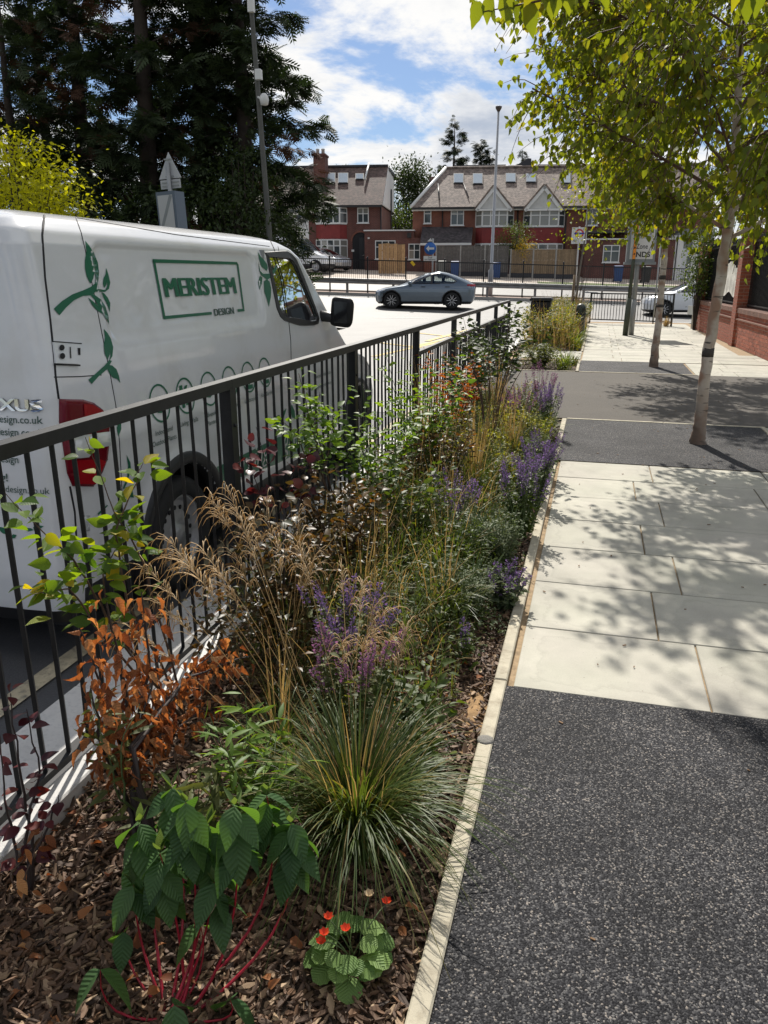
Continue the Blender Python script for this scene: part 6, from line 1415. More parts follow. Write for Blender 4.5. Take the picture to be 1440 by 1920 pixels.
def bush(name, label, base, c, rad, nleaf, lsize, mat, seed, stems=6, ntw=None, shape='ovate', indiv=0, group=None, cat='shrub', smat=None, hollow=.45, W=.5, trunk=None):
    """a shrub or round tree: stems, twigs, leaves in lumpy clusters inside an ellipsoid (c: centre above base, rad: radii)"""
    rs = np.random.RandomState(seed); t = thing(name, label, cat, base, 0, group); C = np.array(c, float); rad = np.array(rad, float); smat = smat or M_cbark
    nc = ntw or max(12, nleaf // 40); cl = []
    while len(cl) < nc:
        d = rand_unit(rs, 1)[0]; rr = rs.uniform(hollow, 1.0) ** .6; p = C + d * rad * rr
        if p[2] > .05: cl.append(p)
    st = MB(); roots = [Vector((rs.normal(0, .05 * rad[0] + .01), rs.normal(0, .05 * rad[0] + .01), -.03)) for _ in range(stems)]
    for k, p in enumerate(cl):
        p0 = roots[k % stems]; mid = Vector((p0.x * .6 + p[0] * .35, p0.y * .6 + p[1] * .35, p[2] * .62)); th = trunk or .014 * rad[2] + .004
        if k < max(stems, nc * .5): st.tube(bez(p0, mid, Vector(p), 6), [th * (1 - .8 * i / 5) for i in range(6)], 5, cap=False)
    st.build('stems', smat, t, False)
    per = nleaf // nc; LP, LD = [], []
    for p in cl:
        sg = rs.uniform(.16, .34) * rad.mean() * (1.6 if nc < 40 else 1)
        q = p + rs.normal(0, sg, (per, 3)) * [1, 1, .7]; LP.append(q); LD.append((q - C) / rad * .5 + rs.normal(0, .6, (per, 3)) + [0, 0, -.15])
    LP = np.concatenate(LP); LD = np.concatenate(LD); ok = LP[:, 2] > .02; LP, LD = LP[ok], LD[ok]; Rm = frame_from(LD, np.array([0, 0, 1.]) + rs.normal(0, .6, (len(LP), 3)))
    leaves(t, leaf_geo(1, W, 3, .3, .3, shape), Rm, LP, rs.uniform(.6, 1.25, len(LP)) * lsize, mat, indiv, 'leaf', rs); return t
M_lime = leafmat('lime green leaves', (.30, .31, .014), (.50, .50, .025), .55, .5, (1.6, 1.5, .3)); M_dkg = leafmat('dark green leaves', (.022, .036, .012), (.04, .06, .018), .3, .45, (1.6, 1.7, .5)); M_mid = leafmat('mid green leaves', (.045, .075, .018), (.08, .115, .025), .4, .45, (1.8, 1.7, .45)); M_gold = leafmat('golden leaves', (.42, .28, .015), (.60, .42, .03), .35, .5, (1.3, 1.2, .4))
b_ = Vector((-10.2, 12.6, 0)); c_ = atY(40, 330, 12.6) - b_
bush('lime_shrub', 'bright lime green shrub behind the left end of the van roof', b_, (c_.x - .35, 0, c_.z - .65), (1.3, 1.0, 1.25), 11000, .09, M_lime, 5, 7, 160, indiv=300, W=.5, cat='shrub', trunk=.03)
bush('evergreen_shrub', 'dark rounded evergreen under the camera column conifers', at_d(458, 25.5), (0, 0, 2.8), (1.2, 1.4, 2.4), 6500, .14, M_dkg, 6, 5, 90, cat='shrub', trunk=.06)
bush('evergreen_shrub', 'broad dark evergreen shrub behind the zone sign box', at_d(380, 25), (0, 0, 2.0), (2.6, 1.5, 2.1), 5200, .14, M_dkg, 7, 6, 90, cat='shrub', trunk=.06)
bush('evergreen_shrub', 'dark evergreen shrub left of the zone sign box', at_d(215, 25), (0, 0, 1.9), (2.6, 1.5, 2.0), 4600, .14, M_dkg, 8, 6, 90, cat='shrub', trunk=.06)
a, z = abz(768, 380, 76); bush('garden_tree', 'leafy green tree between the two houses', AB(a, 76, 1.6), (0, 0, 5.0), (2.1, 2.0, 4.9), 14000, .26, M_dkg, 9, 4, 200, cat='tree', trunk=.06)
a, z = abz(752, 420, 70); bush('garden_tree', 'lighter green tree low between the two houses', AB(a, 70, 1.6), (0, 0, 3.0), (1.7, 1.5, 2.6), 3000, .2, M_mid, 10, 4, 70, cat='tree', trunk=.1)
for (px, pt_, b, sd_, r, n, lab, nb) in ((851, 222, 84, 61, 2.9, 1500, 'open-branched conifer rising behind the terrace roof', 34), (902, 262, 88, 62, 1.7, 1300, 'small dense conifer right of the open-branched one', 40), (921, 282, 88, 64, 1.2, 700, 'lowest conifer tip beside the lamp column', 30), (982, 280, 95, 63, .9, 400, 'tiny conifer tip above the dark parapet', 22)):
    a, zt_ = abz(px, pt_, b); conifer(lab, AB(a, b, 1.6), zt_ - 1.6, r, sd_, nb, n, (M_con2, M_dead), 'conifers behind the terrace', z0=5.0, dead=0, droop=-.1, size=.75, sparse=True)
a, z = abz(648, 312, 72); bush('garden_tree', 'tree tips just showing over the brown roof', AB(a, 72, 1.6), (0, 0, 8.1), (1.0, 1.0, .9), 350, .22, M_mid, 12, 3, 16, cat='tree', trunk=.08)
a, z = abz(964, 445, 57.2); bush('garden_shrub', 'dark green shrub overhanging the fence by the lamp column', AB(a, 57.2, gz0(a, 57)), (0, 0, 2.6), (1.15, .8, 1.3), 2600, .10, M_mid, 13, 4, 60, trunk=.04)
a, z = abz(985, 456, 57.0); bush('golden_shrub', 'bright golden yellow shrub above the brown fence', AB(a, 57.0, gz0(a, 57)), (0, 0, 1.9), (.68, .5, .85), 1500, .10, M_gold, 14, 4, 40, trunk=.03)
# ivy on the end pier of the wall
iv = WA + wd * 10.6; bush('ivy', 'green ivy climbing the end pier of the brick wall', Vector((iv.x - .12, iv.y - .15, 0)), (.0, 0, 2.0), (.34, .40, 1.2), 2600, .065, M_mid, 15, 5, 70, trunk=.012, W=.8)
bush('garden_tree', 'green tree behind the brick wall on the right', Vector((6.2, 22.5, 0)), (0, 0, 3.6), (2.2, 2.6, 1.6), 4200, .12, M_mid, 16, 4, 80, cat='tree', trunk=.09)
# small staked tree in the far bed
sb = Vector((-.62, 23.4, 0)); st = bush('staked_sapling', 'slim young tree tied to a stake in the far bed', sb, (.25, 0, 3.3), (.75, .6, 1.2), 420, .10, M_birch, 17, 2, 34, cat='tree', trunk=.006, indiv=60, W=.6)
MB().tube([(-.1, -.05, 0), (-.06, -.05, 1.6)], .035, 8).build('stake', M_woodb, st); MB().tube([(0, 0, 0), (.05, 0, 1.5), (.2, 0, 3.2)], [.035, .03, .018], 8).build('trunk', P('grey sapling bark', (.16, .14, .12), .8), st)
# bollard in the far bed
bo = thing('bollard', 'dark green bollard half hidden in the far bed', 'bollard', Vector((-.40, 20.9, 0))); MB().lathe([(.13, 0), (.13, .75), (.12, .82), (.07, .88), (.001, .9)], 14).build('body', P('dark bollard paint', (.012, .022, .016), .4), bo); MB().lathe([(.138, .6), (.138, .66)], 14).build('band', M_black, bo)
# ================================================================== planting
M_dog = leafmat('dogwood leaves', (0.045, 0.099, 0.039), (0.083, 0.158, 0.053), .38, .42, (1.9, 2.0, .5), veins=62); M_dogt = leafmat('young dogwood leaves', (.10, .155, .06), (.14, .20, .07), .35, .5, (1.6, 1.6, .5), veins=62)
M_redst = P('red dogwood stem', (.34, .012, .030), .4, var=(12, .3)); M_stem = P('brown stem', (.085, .050, .032), .75, var=(20, .3)); M_dstem = P('dark stem', (.035, .024, .022), .7); M_gstem = P('green stem', (.08, .12, .04), .6)
M_horn = leafmat('hornbeam leaves', (0.058, 0.124, 0.026), (0.156, 0.247, 0.029), .5, .42, (2.0, 1.8, .25), veins=80, c3=(.42, .33, .03)); M_brown = leafmat('dry copper leaves', (.16, .052, .022), (.38, .165, .065), .38, .6, (1.7, 1.15, .6), veins=50, c3=(.52, .29, .13)); M_purple = leafmat('purple leaves', (.040, .010, .014), (.085, .022, .026), .3, .3, (2.6, .8, .5), c3=(.14, .03, .02)); M_mixed = leafmat('bronze green leaves', (0.037, 0.043, 0.018), (0.112, 0.069, 0.027), .35, .36, (1.8, 1.3, .5), c3=(.17, .085, .025))
M_bright = leafmat('fresh green leaves', (0.080, 0.152, 0.029), (0.160, 0.254, 0.043), .45, .42, (1.9, 1.75, .35)); M_olive = leafmat('olive green leaves', (0.074, 0.092, 0.032), (0.142, 0.159, 0.054), .4, .5, (1.6, 1.5, .5)); M_grey_g = leafmat('grey green leaves', (0.094, 0.125, 0.069), (0.163, 0.194, 0.106), .35, .6, (1.4, 1.4, .7)); M_yelg = leafmat('yellow green leaves', (0.162, 0.189, 0.030), (0.311, 0.297, 0.041), .45, .5, (1.7, 1.5, .3)); M_orange_l = leafmat('orange dry leaves', (.28, .075, .02), (.40, .15, .03), .4, .55, (1.6, 1.2, .4))
M_blade = leafmat('grass blades', (0.042, 0.074, 0.022), (0.090, 0.126, 0.031), .35, .38, (1.7, 1.6, .5), c3=(.24, .18, .06)); M_blade2 = leafmat('bright grass blades', (0.098, 0.156, 0.026), (0.195, 0.247, 0.039), .45, .4, (1.7, 1.6, .4)); M_straw = leafmat('straw stalks', (.34, .23, .095), (.48, .34, .16), .35, .5, (1.3, 1.2, .8)); M_seed = leafmat('pinkish seed heads', (.52, .40, .24), (.68, .55, .36), .45, .6, (1.2, 1.1, .9))
M_mauve = leafmat('mauve florets', (.13, .085, .19), (.22, .15, .29), .4, .6, (1.3, 1.1, 1.4)); M_pinkm = leafmat('dusty pink florets', (.20, .09, .17), (.30, .16, .26), .4, .6, (1.3, 1.0, 1.2)); M_orf = leafmat('orange petals', (.55, .035, .012), (.70, .075, .02), .35, .5, (1.2, 1.0, .8)); M_geum = leafmat('geum leaves', (0.112, 0.203, 0.053), (0.188, 0.292, 0.083), .4, .5, (1.7, 1.6, .4), veins=50)
def base_at(x, y): return Vector((x, y, soil_z(x, y)))
def blades(name, parent, n, L, spread, width, mat, rs, rad=.04, seg=5, lean=(0, 0), kind='stuff', up_=1.0, floor=True):
    """arching grass blades from a tuft"""
    az = rs.uniform(0, 6.283, n); l_ = rs.uniform(.55, 1.0, n) * L; sp = rs.uniform(.25, 1.0, n) ** .8 * spread; r_ = np.abs(rs.normal(0, rad, n)); wd_ = rs.uniform(.6, 1.1, n) * width
    t = np.linspace(0, 1, seg + 1)[None]; out = r_[:, None] + l_[:, None] * sp[:, None] * t ** 1.6; z = l_[:, None] * up_ * (t * (1.18 - .16 * t) - sp[:, None] ** 1.6 * .95 * t ** 2.6)
    if floor: z = np.maximum(z, .004 + .01 * t)
    cx, cy = np.cos(az)[:, None], np.sin(az)[:, None]; tw_ = rs.normal(0, .5, n)[:, None] * t * .3
    px = out * (cx * np.cos(tw_) - cy * np.sin(tw_)) + lean[0] * l_[:, None] * t ** 1.5; py = out * (cx * np.sin(tw_) + cy * np.cos(tw_)) + lean[1] * l_[:, None] * t ** 1.5
    ww = wd_[:, None] * (1 - t ** 2.2) * .5 + .0004; sx, sy = -np.sin(az)[:, None], np.cos(az)[:, None]
    V = np.stack([np.stack([px - sx * ww, py - sy * ww, z], 2), np.stack([px + sx * ww, py + sy * ww, z + ww * .3], 2)], 2).reshape(n, -1, 3)
    k = 2 * (seg + 1); f = np.array([(2 * i, 2 * i + 1, 2 * i + 3, 2 * i + 2) for i in range(seg)]); Fq = (f[None] + (np.arange(n) * k)[:, None, None]).reshape(-1, 4)
    o = bpy.data.objects.new(name, np_mesh(name, V.reshape(-1, 3), Fq, mat, np.repeat(rs.uniform(0, 1, n), k))); link(o, parent); o['kind'] = kind; return o
def grass(label, x, y, n, L, spread, width, mat, seed, rad=.04, name='grass_clump', group=None, stalks=0, slen=.7, sm=None):
    rs = np.random.RandomState(seed); t = thing(name, label, 'grass', base_at(x, y), 0, group); blades('blades', t, n, L, spread, width, mat, rs, rad)
    if stalks: blades('stalks', t, stalks, slen, .22, .004, sm or M_straw, rs, rad * .6)
    return t
FLO = (np.array([(0, 0, 0), (.5, .35, .15), (0, 1, .25), (-.5, .35, .15)]), np.array([(0, 1, 2, 3)]))
def spikes(label, x, y, n, h, r, matl, matf, seed, nleaf=260, ls=.028, fl=.12, name='flowering_perennial', group=None, shape='ovate', lean=(0, 0), dens=44, indiv=0, fsize=.011, cat='plant', W=.55):
    """upright leafy stems ending in whorled flower spikes"""
    nleaf = int(nleaf * 1.9); ls *= 1.08; rs = np.random.RandomState(seed); t = thing(name, label, cat, base_at(x, y), 0, group); st = MB(); LP, LD, FP, FD = [], [], [], []
    for k in range(n):
        az = rs.uniform(0, 6.283); rr = r * math.sqrt(rs.uniform(0, 1)); hh = h * rs.uniform(.65, 1.05); p0 = Vector((rr * .25 * math.cos(az), rr * .25 * math.sin(az), 0)); p2 = Vector((rr * math.cos(az) + lean[0] * hh, rr * math.sin(az) + lean[1] * hh, hh)); p1_ = Vector((rr * .55 * math.cos(az), rr * .55 * math.sin(az), hh * .6)); line = bez(p0, p1_, p2, 6)
        st.tube(line, [.0028, .0026, .0022, .002, .0018, .0014], 4, cap=False)
        for _ in range(max(1, nleaf // n)):
            s = rs.uniform(.08, .80) ** 1.1; pp = p0 * (1 - s) ** 2 + p1_ * 2 * s * (1 - s) + p2 * s * s; LP.append(np.array(pp) + rs.normal(0, .012, 3)); a2 = rs.uniform(0, 6.283); LD.append((math.cos(a2), math.sin(a2), rs.uniform(-.3, .6)))
        if matf is not None:
            d = (line[-1] - line[-2]).normalized(); f0_ = max(.04, fl * rs.uniform(.6, 1.15)); m = int(dens * f0_ / .12)
            for j in range(m):
                s = (j / m); a2 = rs.uniform(0, 6.283); w_ = .010 * (1 - s * .6) * fsize / .011; FP.append(np.array(line[-1] - d * f0_ * (1 - s)) + np.array((math.cos(a2) * w_, math.sin(a2) * w_, 0))); FD.append((math.cos(a2), math.sin(a2), .5))
    st.build('stems', M_gstem, t, False)
    LP, LD = np.array(LP), np.array(LD, float); leaves(t, leaf_geo(1, W, 3, .3, .3, shape), frame_from(LD, np.array([0, 0, 1.]) + rs.normal(0, .4, (len(LP), 3))), LP, rs.uniform(.6, 1.3, len(LP)) * ls, matl, indiv, 'leaf', rs)
    if FP: FP, FD = np.array(FP), np.array(FD); bulk('flowers', FLO, frame_from(FD, np.array([0, 0, 1.]) + rs.normal(0, .5, (len(FP), 3))), FP, rs.uniform(.7, 1.3, len(FP)) * fsize, matf, t, rs, 'stuff')
    return t
def stem_tree(parent, lines, rads, mat, name='stem'):
    for l_, r_ in zip(lines, rads): MB().tube(l_, [r_ * (1 - .75 * i / (len(l_) - 1)) for i in range(len(l_))], 7, cap=False).build(name, mat, parent)

# ---- dogwood with red stems
rs = np.random.RandomState(3); B0 = base_at(-.835, 1.19); dg_ = thing('dogwood_shrub', 'dogwood with bright red stems and large green leaves in the front bed', 'shrub', B0)
tops = [((322, 1478), .40), ((392, 1548), .37), ((500, 1492), .40), ((262, 1545), .36), ((440, 1512), .46), ((250, 1660), .22), ((402, 1655), .26), ((545, 1545), .36), ((348, 1505), .46), ((300, 1600), .33)]
lines, rads, LP, LD, LU, YP, YD, YU = [], [], [], [], [], [], [], []
for k, ((px, py), z) in enumerate(tops):
    tip = G(px, py, z) - B0; out = Vector((tip.x, tip.y, 0)); 
    bow = Vector((tip.x * 1.15 + rs.normal(0, .02), tip.y * 1.1 + rs.normal(0, .02), tip.z * .18)); p0 = Vector((rs.normal(0, .02), rs.normal(0, .02), -.02)); line = bez(p0, bow, tip, 9); lines.append(line); rads.append(.0048)
    a0 = rs.uniform(0, 6.28); n = 12 if k not in (5, 6) else 7
    for j in range(n):
        a = a0 + (j % 2) * math.pi + (j // 2) * 1.25 + rs.normal(0, .2); q = tip - Vector((0, 0, .022 * (j // 2)))
        down = -.25 - .55 * rs.uniform(.3, 1.2); LP.append(np.array(q)); LD.append((math.cos(a) * .75, math.sin(a) * .75, down)); LU.append((math.cos(a) * .5, math.sin(a) * .5, .8))
    for j in range(3): a = rs.uniform(0, 6.28); YP.append(np.array(tip + Vector((0, 0, .004)))); YD.append((math.cos(a) * .5, math.sin(a) * .5, .8)); YU.append((-math.cos(a), -math.sin(a), .5))
for k in range(5):    # bare side branches of the same red
    a = k * 1.3; tip = Vector((.16 * math.cos(a), .10 * math.sin(a), rs.uniform(.10, .22))); lines.append(bez(Vector((0, 0, 0)), Vector((tip.x * 1.2, tip.y * 1.2, .03)), tip, 7)); rads.append(.004)
    for j in range(2): LP.append(np.array(tip)); b2 = a + j * 2.5; LD.append((math.cos(b2) * .6, math.sin(b2) * .6, -.5)); LU.append((0, 0, 1))
stem_tree(dg_, lines, rads, M_redst); LP, LD, LU = map(np.array, (LP, LD, LU)); leaves(dg_, leaf_geo(1, .52, 8, .18, .55, 'ovate'), frame_from(LD, LU + rs.normal(0, .18, LU.shape)), LP, rs.uniform(.085, .128, len(LP)), M_dog, 300, 'leaf', rs)
YP, YD, YU = map(np.array, (YP, YD, YU)); leaves(dg_, leaf_geo(1, .42, 6, .3, -.2, 'ovate'), frame_from(YD, YU), YP, rs.uniform(.03, .055, len(YP)), M_dogt, 300, 'young_leaf', rs)
# ---- geum with orange flowers
rs = np.random.RandomState(4); B0 = base_at(-.455, 1.395); ge = thing('geum', 'low clump of scalloped green leaves with small orange flowers', 'flower', B0)
LP, LD, LU = [], [], []
for k in range(26):
    a = k * 2.4; rr = .035 + .065 * (k / 26) ** .6; LP.append((math.cos(a) * rr * .6, math.sin(a) * rr * .6, .075 - .04 * (k / 26) + rs.normal(0, .008))); LD.append((math.cos(a), math.sin(a), .12 - .35 * (k / 26))); LU.append((-.3 * math.cos(a), -.3 * math.sin(a), 1))
V, Fq = leaf_geo(1, 1.05, 8, .12, .35, 'round', .07)
leaves(ge, (V, Fq), frame_from(np.array(LD), np.array(LU) + rs.normal(0, .2, (26, 3))), np.array(LP), rs.uniform(.042, .068, 26), M_geum, 300, 'leaf', rs)
for k, (px, py, z, m_) in enumerate(((616, 1722, .12, M_orf), (648, 1744, .13, M_orf), (608, 1752, .11, M_orf), (602, 1768, .10, M_orf), (725, 1693, .10, M_orf), (692, 1679, .13, M_seed))):
    tip = G(px, py, z) - B0; MB().tube(bez(Vector((rs.normal(0, .01), rs.normal(0, .01), 0)), Vector((tip.x * .5, tip.y * .4, .10)), tip, 6), .0016, 5).build('flower_stalk', M_gstem, ge)
    fl_ = [(math.cos(a) * .9, math.sin(a) * .9, .55) for a in np.linspace(0, 6.28, 7)[:-1]]; bulk('flower', leaf_geo(1, .9, 3, .1, -.3, 'round'), frame_from(np.array(fl_), np.tile([0, 0, 1.], (6, 1))), np.tile(np.array(tip), (6, 1)), np.full(6, .016), m_, ge, rs)
# ---- tufted hair grass with golden seed heads
rs = np.random.RandomState(5); B0 = base_at(-.575, 1.83); tg = thing('tufted_grass', 'large dark green tufted grass with tall golden seed stalks', 'grass', B0); blades('blades', tg, 950, .56, .95, .0052, M_blade, rs, .05, 7); blades('straw_blades', tg, 40, .62, .5, .004, M_straw, rs, .05, 6)
def panicle(parent, p0, tip, rs, n=34, ln=.17, spread=1.0):
    d = tip - p0; mid = p0 + d * .5 + Vector((0, 0, d.length * .12)); line = bez(p0, mid, tip, 9); MB().tube(line, [.0017, .0016, .0016, .0015, .0014, .0013, .0012, .001, .0008], 4, cap=False).build('seed_stalk', M_straw, parent)
    hd = (line[-1] - line[-3]).normalized(); V = []; Fs = []; m = MB()
    for k in range(n):
        s = rs.uniform(0, 1); q = line[-1] - hd * .16 * s; az = rs.uniform(0, 6.283); o = Vector((math.cos(az), math.sin(az), 0)) * .45 * spread + hd * .7; l_ = ln * rs.uniform(.5, 1.1); e = q + o * l_ * .6 + Vector((0, 0, .02)); e2_ = q + o * l_ + Vector((0, 0, -l_ * rs.uniform(.35, .9)))
        m.tube(bez(q, e, e2_, 5), [.0007, .0011, .0016, .0014, .0006], 3, cap=False)
    m.build('seed_head', M_seed, parent, False)
for (px, py, z) in ((425, 915, .86), (398, 935, .80), (320, 1015, .74), (275, 1065, .68), (345, 1050, .72), (700, 1125, .55), (762, 1180, .50), (560, 1015, .70), (455, 985, .74), (300, 1130, .60), (380, 1030, .70), (680, 1090, .50), (640, 1060, .52), (250, 1180, .55)):
    tip = G(px, py, z) - B0; panicle(tg, Vector((rs.normal(0, .03), rs.normal(0, .03), .02)), tip, rs, 30 if px < 600 else 26, .17 if px < 600 else .13)
rs = np.random.RandomState(77); n = 170; q = np.stack([rs.uniform(-1.48, -.34, n), rs.uniform(.9, 3.2, n), np.full(n, -.005)], 1); o = bulk('fallen_leaves', leaf_geo(1, .55, 4, .6, .9, 'ovate', .08), frame_from(rs.normal(0, 1, (n, 3)) * [1, 1, .2], np.array([0, 0, 1.]) + rs.normal(0, .4, (n, 3))), q, rs.uniform(.025, .05, n), M_brown, None, rs, 'stuff', 'dry fallen leaves scattered over the bark mulch'); o['category'] = 'fallen leaves'
# ---- helper: leaves scattered on stems traced from the photograph
def sprig(name, label, cat, stems, n, ls, mat, seed, W=.55, shape='ovate', smat=None, srad=.006, droop=-.1, seg=7, indiv=300, spread=.035, curl=.3, group=None, fold=.25, serr=0.03, t0=.2):
    """stems: list of world polylines (root first)"""
    n = int(n * (1.9 if seg == 4 else 1)); rs = np.random.RandomState(seed); base = Vector(stems[0][0]); base.z = soil_z(base.x, base.y); t = thing(name, label, cat, base, 0, group); LP, LD = [], []
    for s_ in stems:
        L_ = [Vector(p) - base for p in s_]; fine = []
        for a, b in zip(L_, L_[1:]): fine += [a.lerp(b, k / 4) + Vector(rs.normal(0, .003, 3)) for k in range(4)]
        fine.append(L_[-1]); MB().tube(fine, [srad * (1 - .8 * i / (len(fine) - 1)) for i in range(len(fine))], 6, cap=False).build('stem', smat or M_stem, t)
        for _ in range(max(1, n // len(stems))):
            f = rs.uniform(t0, 1) * (len(fine) - 1); i = min(int(f), len(fine) - 2); p = fine[i].lerp(fine[i + 1], f - i); ax = (fine[i + 1] - fine[i]).normalized(); a = rs.uniform(0, 6.283); o = Vector((math.cos(a), math.sin(a), 0)); LP.append(np.array(p + o * rs.uniform(.0, spread) + Vector((0, 0, rs.normal(0, spread * .4))))); LD.append(np.array(o) + np.array(ax) * .35 + np.array((0, 0, droop + rs.normal(0, .3))))
    LP, LD = np.array(LP), np.array(LD); leaves(t, leaf_geo(1, W, seg, fold, curl, shape, serr), frame_from(LD, np.array([0, 0, 1.]) + rs.normal(0, .55, (len(LP), 3))), LP, rs.uniform(.65, 1.2, len(LP)) * ls, mat, indiv, 'leaf', rs); return t
def PX(pts, X): return [atX(x, y, X) for x, y in pts]
def rooted(pts, X, rx=None, ry=None):
    L_ = PX(pts, X); r_ = base_at(rx if rx is not None else L_[0].x, ry if ry is not None else L_[0].y); return [r_] + L_
sprig('hornbeam_whip', 'young hornbeam with pleated yellow green leaves against the railing', 'shrub', [rooted([(300, 1160), (262, 1040), (218, 965), (160, 820)], -1.42, -1.40, 2.30), rooted([(200, 1160), (150, 1060), (95, 1010), (10, 925)], -1.40, -1.40, 2.28), rooted([(240, 1130), (215, 1000), (255, 900), (268, 868)], -1.42, -1.40, 2.30), rooted([(190, 1190), (130, 1100), (60, 1115)], -1.38, -1.40, 2.26), rooted([(210, 1180), (190, 1060), (240, 1010)], -1.40, -1.4, 2.28)], 215, .063, M_horn, 31, .56, srad=.005, spread=.05, t0=.34)
rs = np.random.RandomState(6)
bst = [rooted([(240, 1450), (238, 1300), (200, 1130)], -1.2, -1.08, 1.52), rooted([(240, 1420), (280, 1260), (265, 1110)], -1.2, -1.08, 1.52), rooted([(245, 1400), (330, 1290), (420, 1200)], -1.15, -1.08, 1.54), rooted([(240, 1440), (210, 1330), (150, 1180)], -1.22, -1.08, 1.5), rooted([(250, 1440), (300, 1380), (390, 1330)], -1.12, -1.06, 1.54), rooted([(245, 1440), (260, 1360), (300, 1230)], -1.18, -1.08, 1.52), rooted([(245, 1410), (350, 1270), (470, 1230)], -1.12, -1.06, 1.56), rooted([(235, 1480), (190, 1400), (170, 1290)], -1.2, -1.08, 1.5)]
sprig('copper_beech', 'young beech covered in dry copper orange leaves', 'shrub', bst, 560, .048, M_brown, 32, .42, smat=M_dstem, srad=.009, droop=-1.1, curl=1.3, fold=.8, spread=.05, t0=.35, serr=.14)
sprig('purple_shrub', 'bare dark-stemmed shrub with a few purple brown leaves at the left edge', 'shrub', [rooted([(60, 1560), (35, 1420), (20, 1300)], -1.44, -1.40, 1.42), rooted([(50, 1580), (75, 1450), (50, 1330)], -1.42, -1.40, 1.42), rooted([(30, 1600), (8, 1500), (0, 1380)], -1.46, -1.40, 1.40), rooted([(60, 1600), (95, 1540), (110, 1490)], -1.36, -1.40, 1.43)], 56, .048, M_purple, 33, .7, smat=M_dstem, srad=.006, droop=-.3, spread=.03)
sprig('copper_sapling', 'thin sapling with hanging orange leaves beside the left purple shrub', 'shrub', [rooted([(40, 1700), (55, 1620), (80, 1560)], -1.33, -1.24, 1.36), rooted([(50, 1720), (20, 1640), (60, 1590)], -1.33, -1.24, 1.36)], 22, .045, M_brown, 34, .5, smat=M_stem, srad=.004, droop=-1, t0=.3)
sprig('smoke_bush', 'dark purple smoke bush with glossy round leaves against the railing', 'shrub', [rooted([(520, 1010), (515, 920), (480, 800)], -1.36, -1.34, 3.05), rooted([(530, 1000), (545, 900), (560, 855)], -1.36, -1.34, 3.05), rooted([(515, 1010), (490, 920), (450, 845)], -1.36, -1.34, 3.05), rooted([(520, 1000), (560, 940), (580, 850)], -1.36, -1.34, 3.06)], 62, .058, M_purple, 35, .85, 'round', M_dstem, .005, droop=.0, spread=.05, t0=.55)
def fan(x, y, n, h, r, seed, up_=.5, X=None):
    rs = np.random.RandomState(seed); out = []
    for k in range(n):
        a = k * 2.4 + rs.uniform(-.4, .4); rr = r * rs.uniform(.4, 1); hh = h * rs.uniform(.7, 1.05); b = base_at(x, y); out.append([b, b + Vector((rr * .35 * math.cos(a), rr * .35 * math.sin(a), hh * up_)), b + Vector((rr * math.cos(a), rr * math.sin(a), hh))])
    return out
# bronze and green shrubs along the railing
sprig('bronze_shrub', 'bronze leaved shrub behind the golden seed heads', 'shrub', fan(-1.22, 2.85, 12, .72, .30, 51), 330, .048, M_mixed, 51, .6, smat=M_dstem, spread=.07, seg=4)
sprig('bronze_shrub', 'bronze green shrub right of the smoke bush by the railing', 'shrub', fan(-1.18, 3.55, 12, .70, .32, 52), 360, .046, M_mixed, 52, .6, smat=M_dstem, spread=.07, seg=4)
sprig('green_shrub', 'slender green shrub climbing above the railing between the second and third posts', 'shrub', [rooted([(600, 880), (585, 800), (560, 700)], -1.42, -1.40, 4.35), rooted([(610, 880), (590, 790), (600, 735)], -1.40, -1.40, 4.35), rooted([(590, 900), (560, 820), (530, 790)], -1.42, -1.40, 4.35), rooted([(605, 900), (620, 830), (625, 770)], -1.38, -1.38, 4.36)], 150, .06, M_bright, 53, .5, spread=.06, seg=4, t0=.4)
sprig('green_shrub', 'fresh green shrub leaning on the railing right of the slender one', 'shrub', fan(-1.28, 4.55, 14, .95, .34, 54), 420, .058, M_bright, 54, .52, smat=M_gstem, spread=.08, seg=4)
sprig('green_shrub', 'tall green leafy shrub in front of the third railing post', 'shrub', fan(-1.20, 5.5, 14, 1.08, .36, 55), 420, .058, M_bright, 55, .5, smat=M_gstem, spread=.08, seg=4)
sprig('green_shrub', 'dense mid green shrub in the middle of the bed', 'shrub', fan(-.98, 4.15, 14, .66, .32, 56), 420, .048, M_mid, 56, .52, smat=M_gstem, spread=.07, seg=4)
sprig('bronze_shrub', 'bronze shrub in the middle of the bed behind the mauve spikes', 'shrub', fan(-.96, 5.3, 12, .72, .34, 57), 380, .045, M_mixed, 57, .55, smat=M_dstem, spread=.07, seg=4)
sprig('orange_shrub', 'shrub with orange dry leaves under the far railing', 'shrub', fan(-1.22, 7.1, 14, .98, .42, 58), 420, .05, M_orange_l, 58, .5, smat=M_dstem, spread=.07, seg=4)
sprig('green_shrub', 'bushy dark green shrub under the far railing', 'shrub', fan(-1.25, 8.2, 14, .95, .4, 59), 420, .055, M_mid, 59, .5, smat=M_dstem, spread=.08, seg=4)
sprig('bare_stemmed_shrub', 'tall shrub with many bare upright stems and leaves only near the tips', 'shrub', fan(-.84, 6.75, 16, 1.32, .42, 60, .55), 200, .062, M_dkg, 60, .5, smat=M_stem, srad=.007, spread=.06, seg=4, t0=.72)
sprig('tall_green_shrub', 'grey green shrub rising above the far end of the railing', 'shrub', fan(-1.05, 8.75, 12, 1.30, .38, 61, .55), 240, .065, M_dkg, 61, .55, smat=M_stem, srad=.007, spread=.07, seg=4, t0=.55)
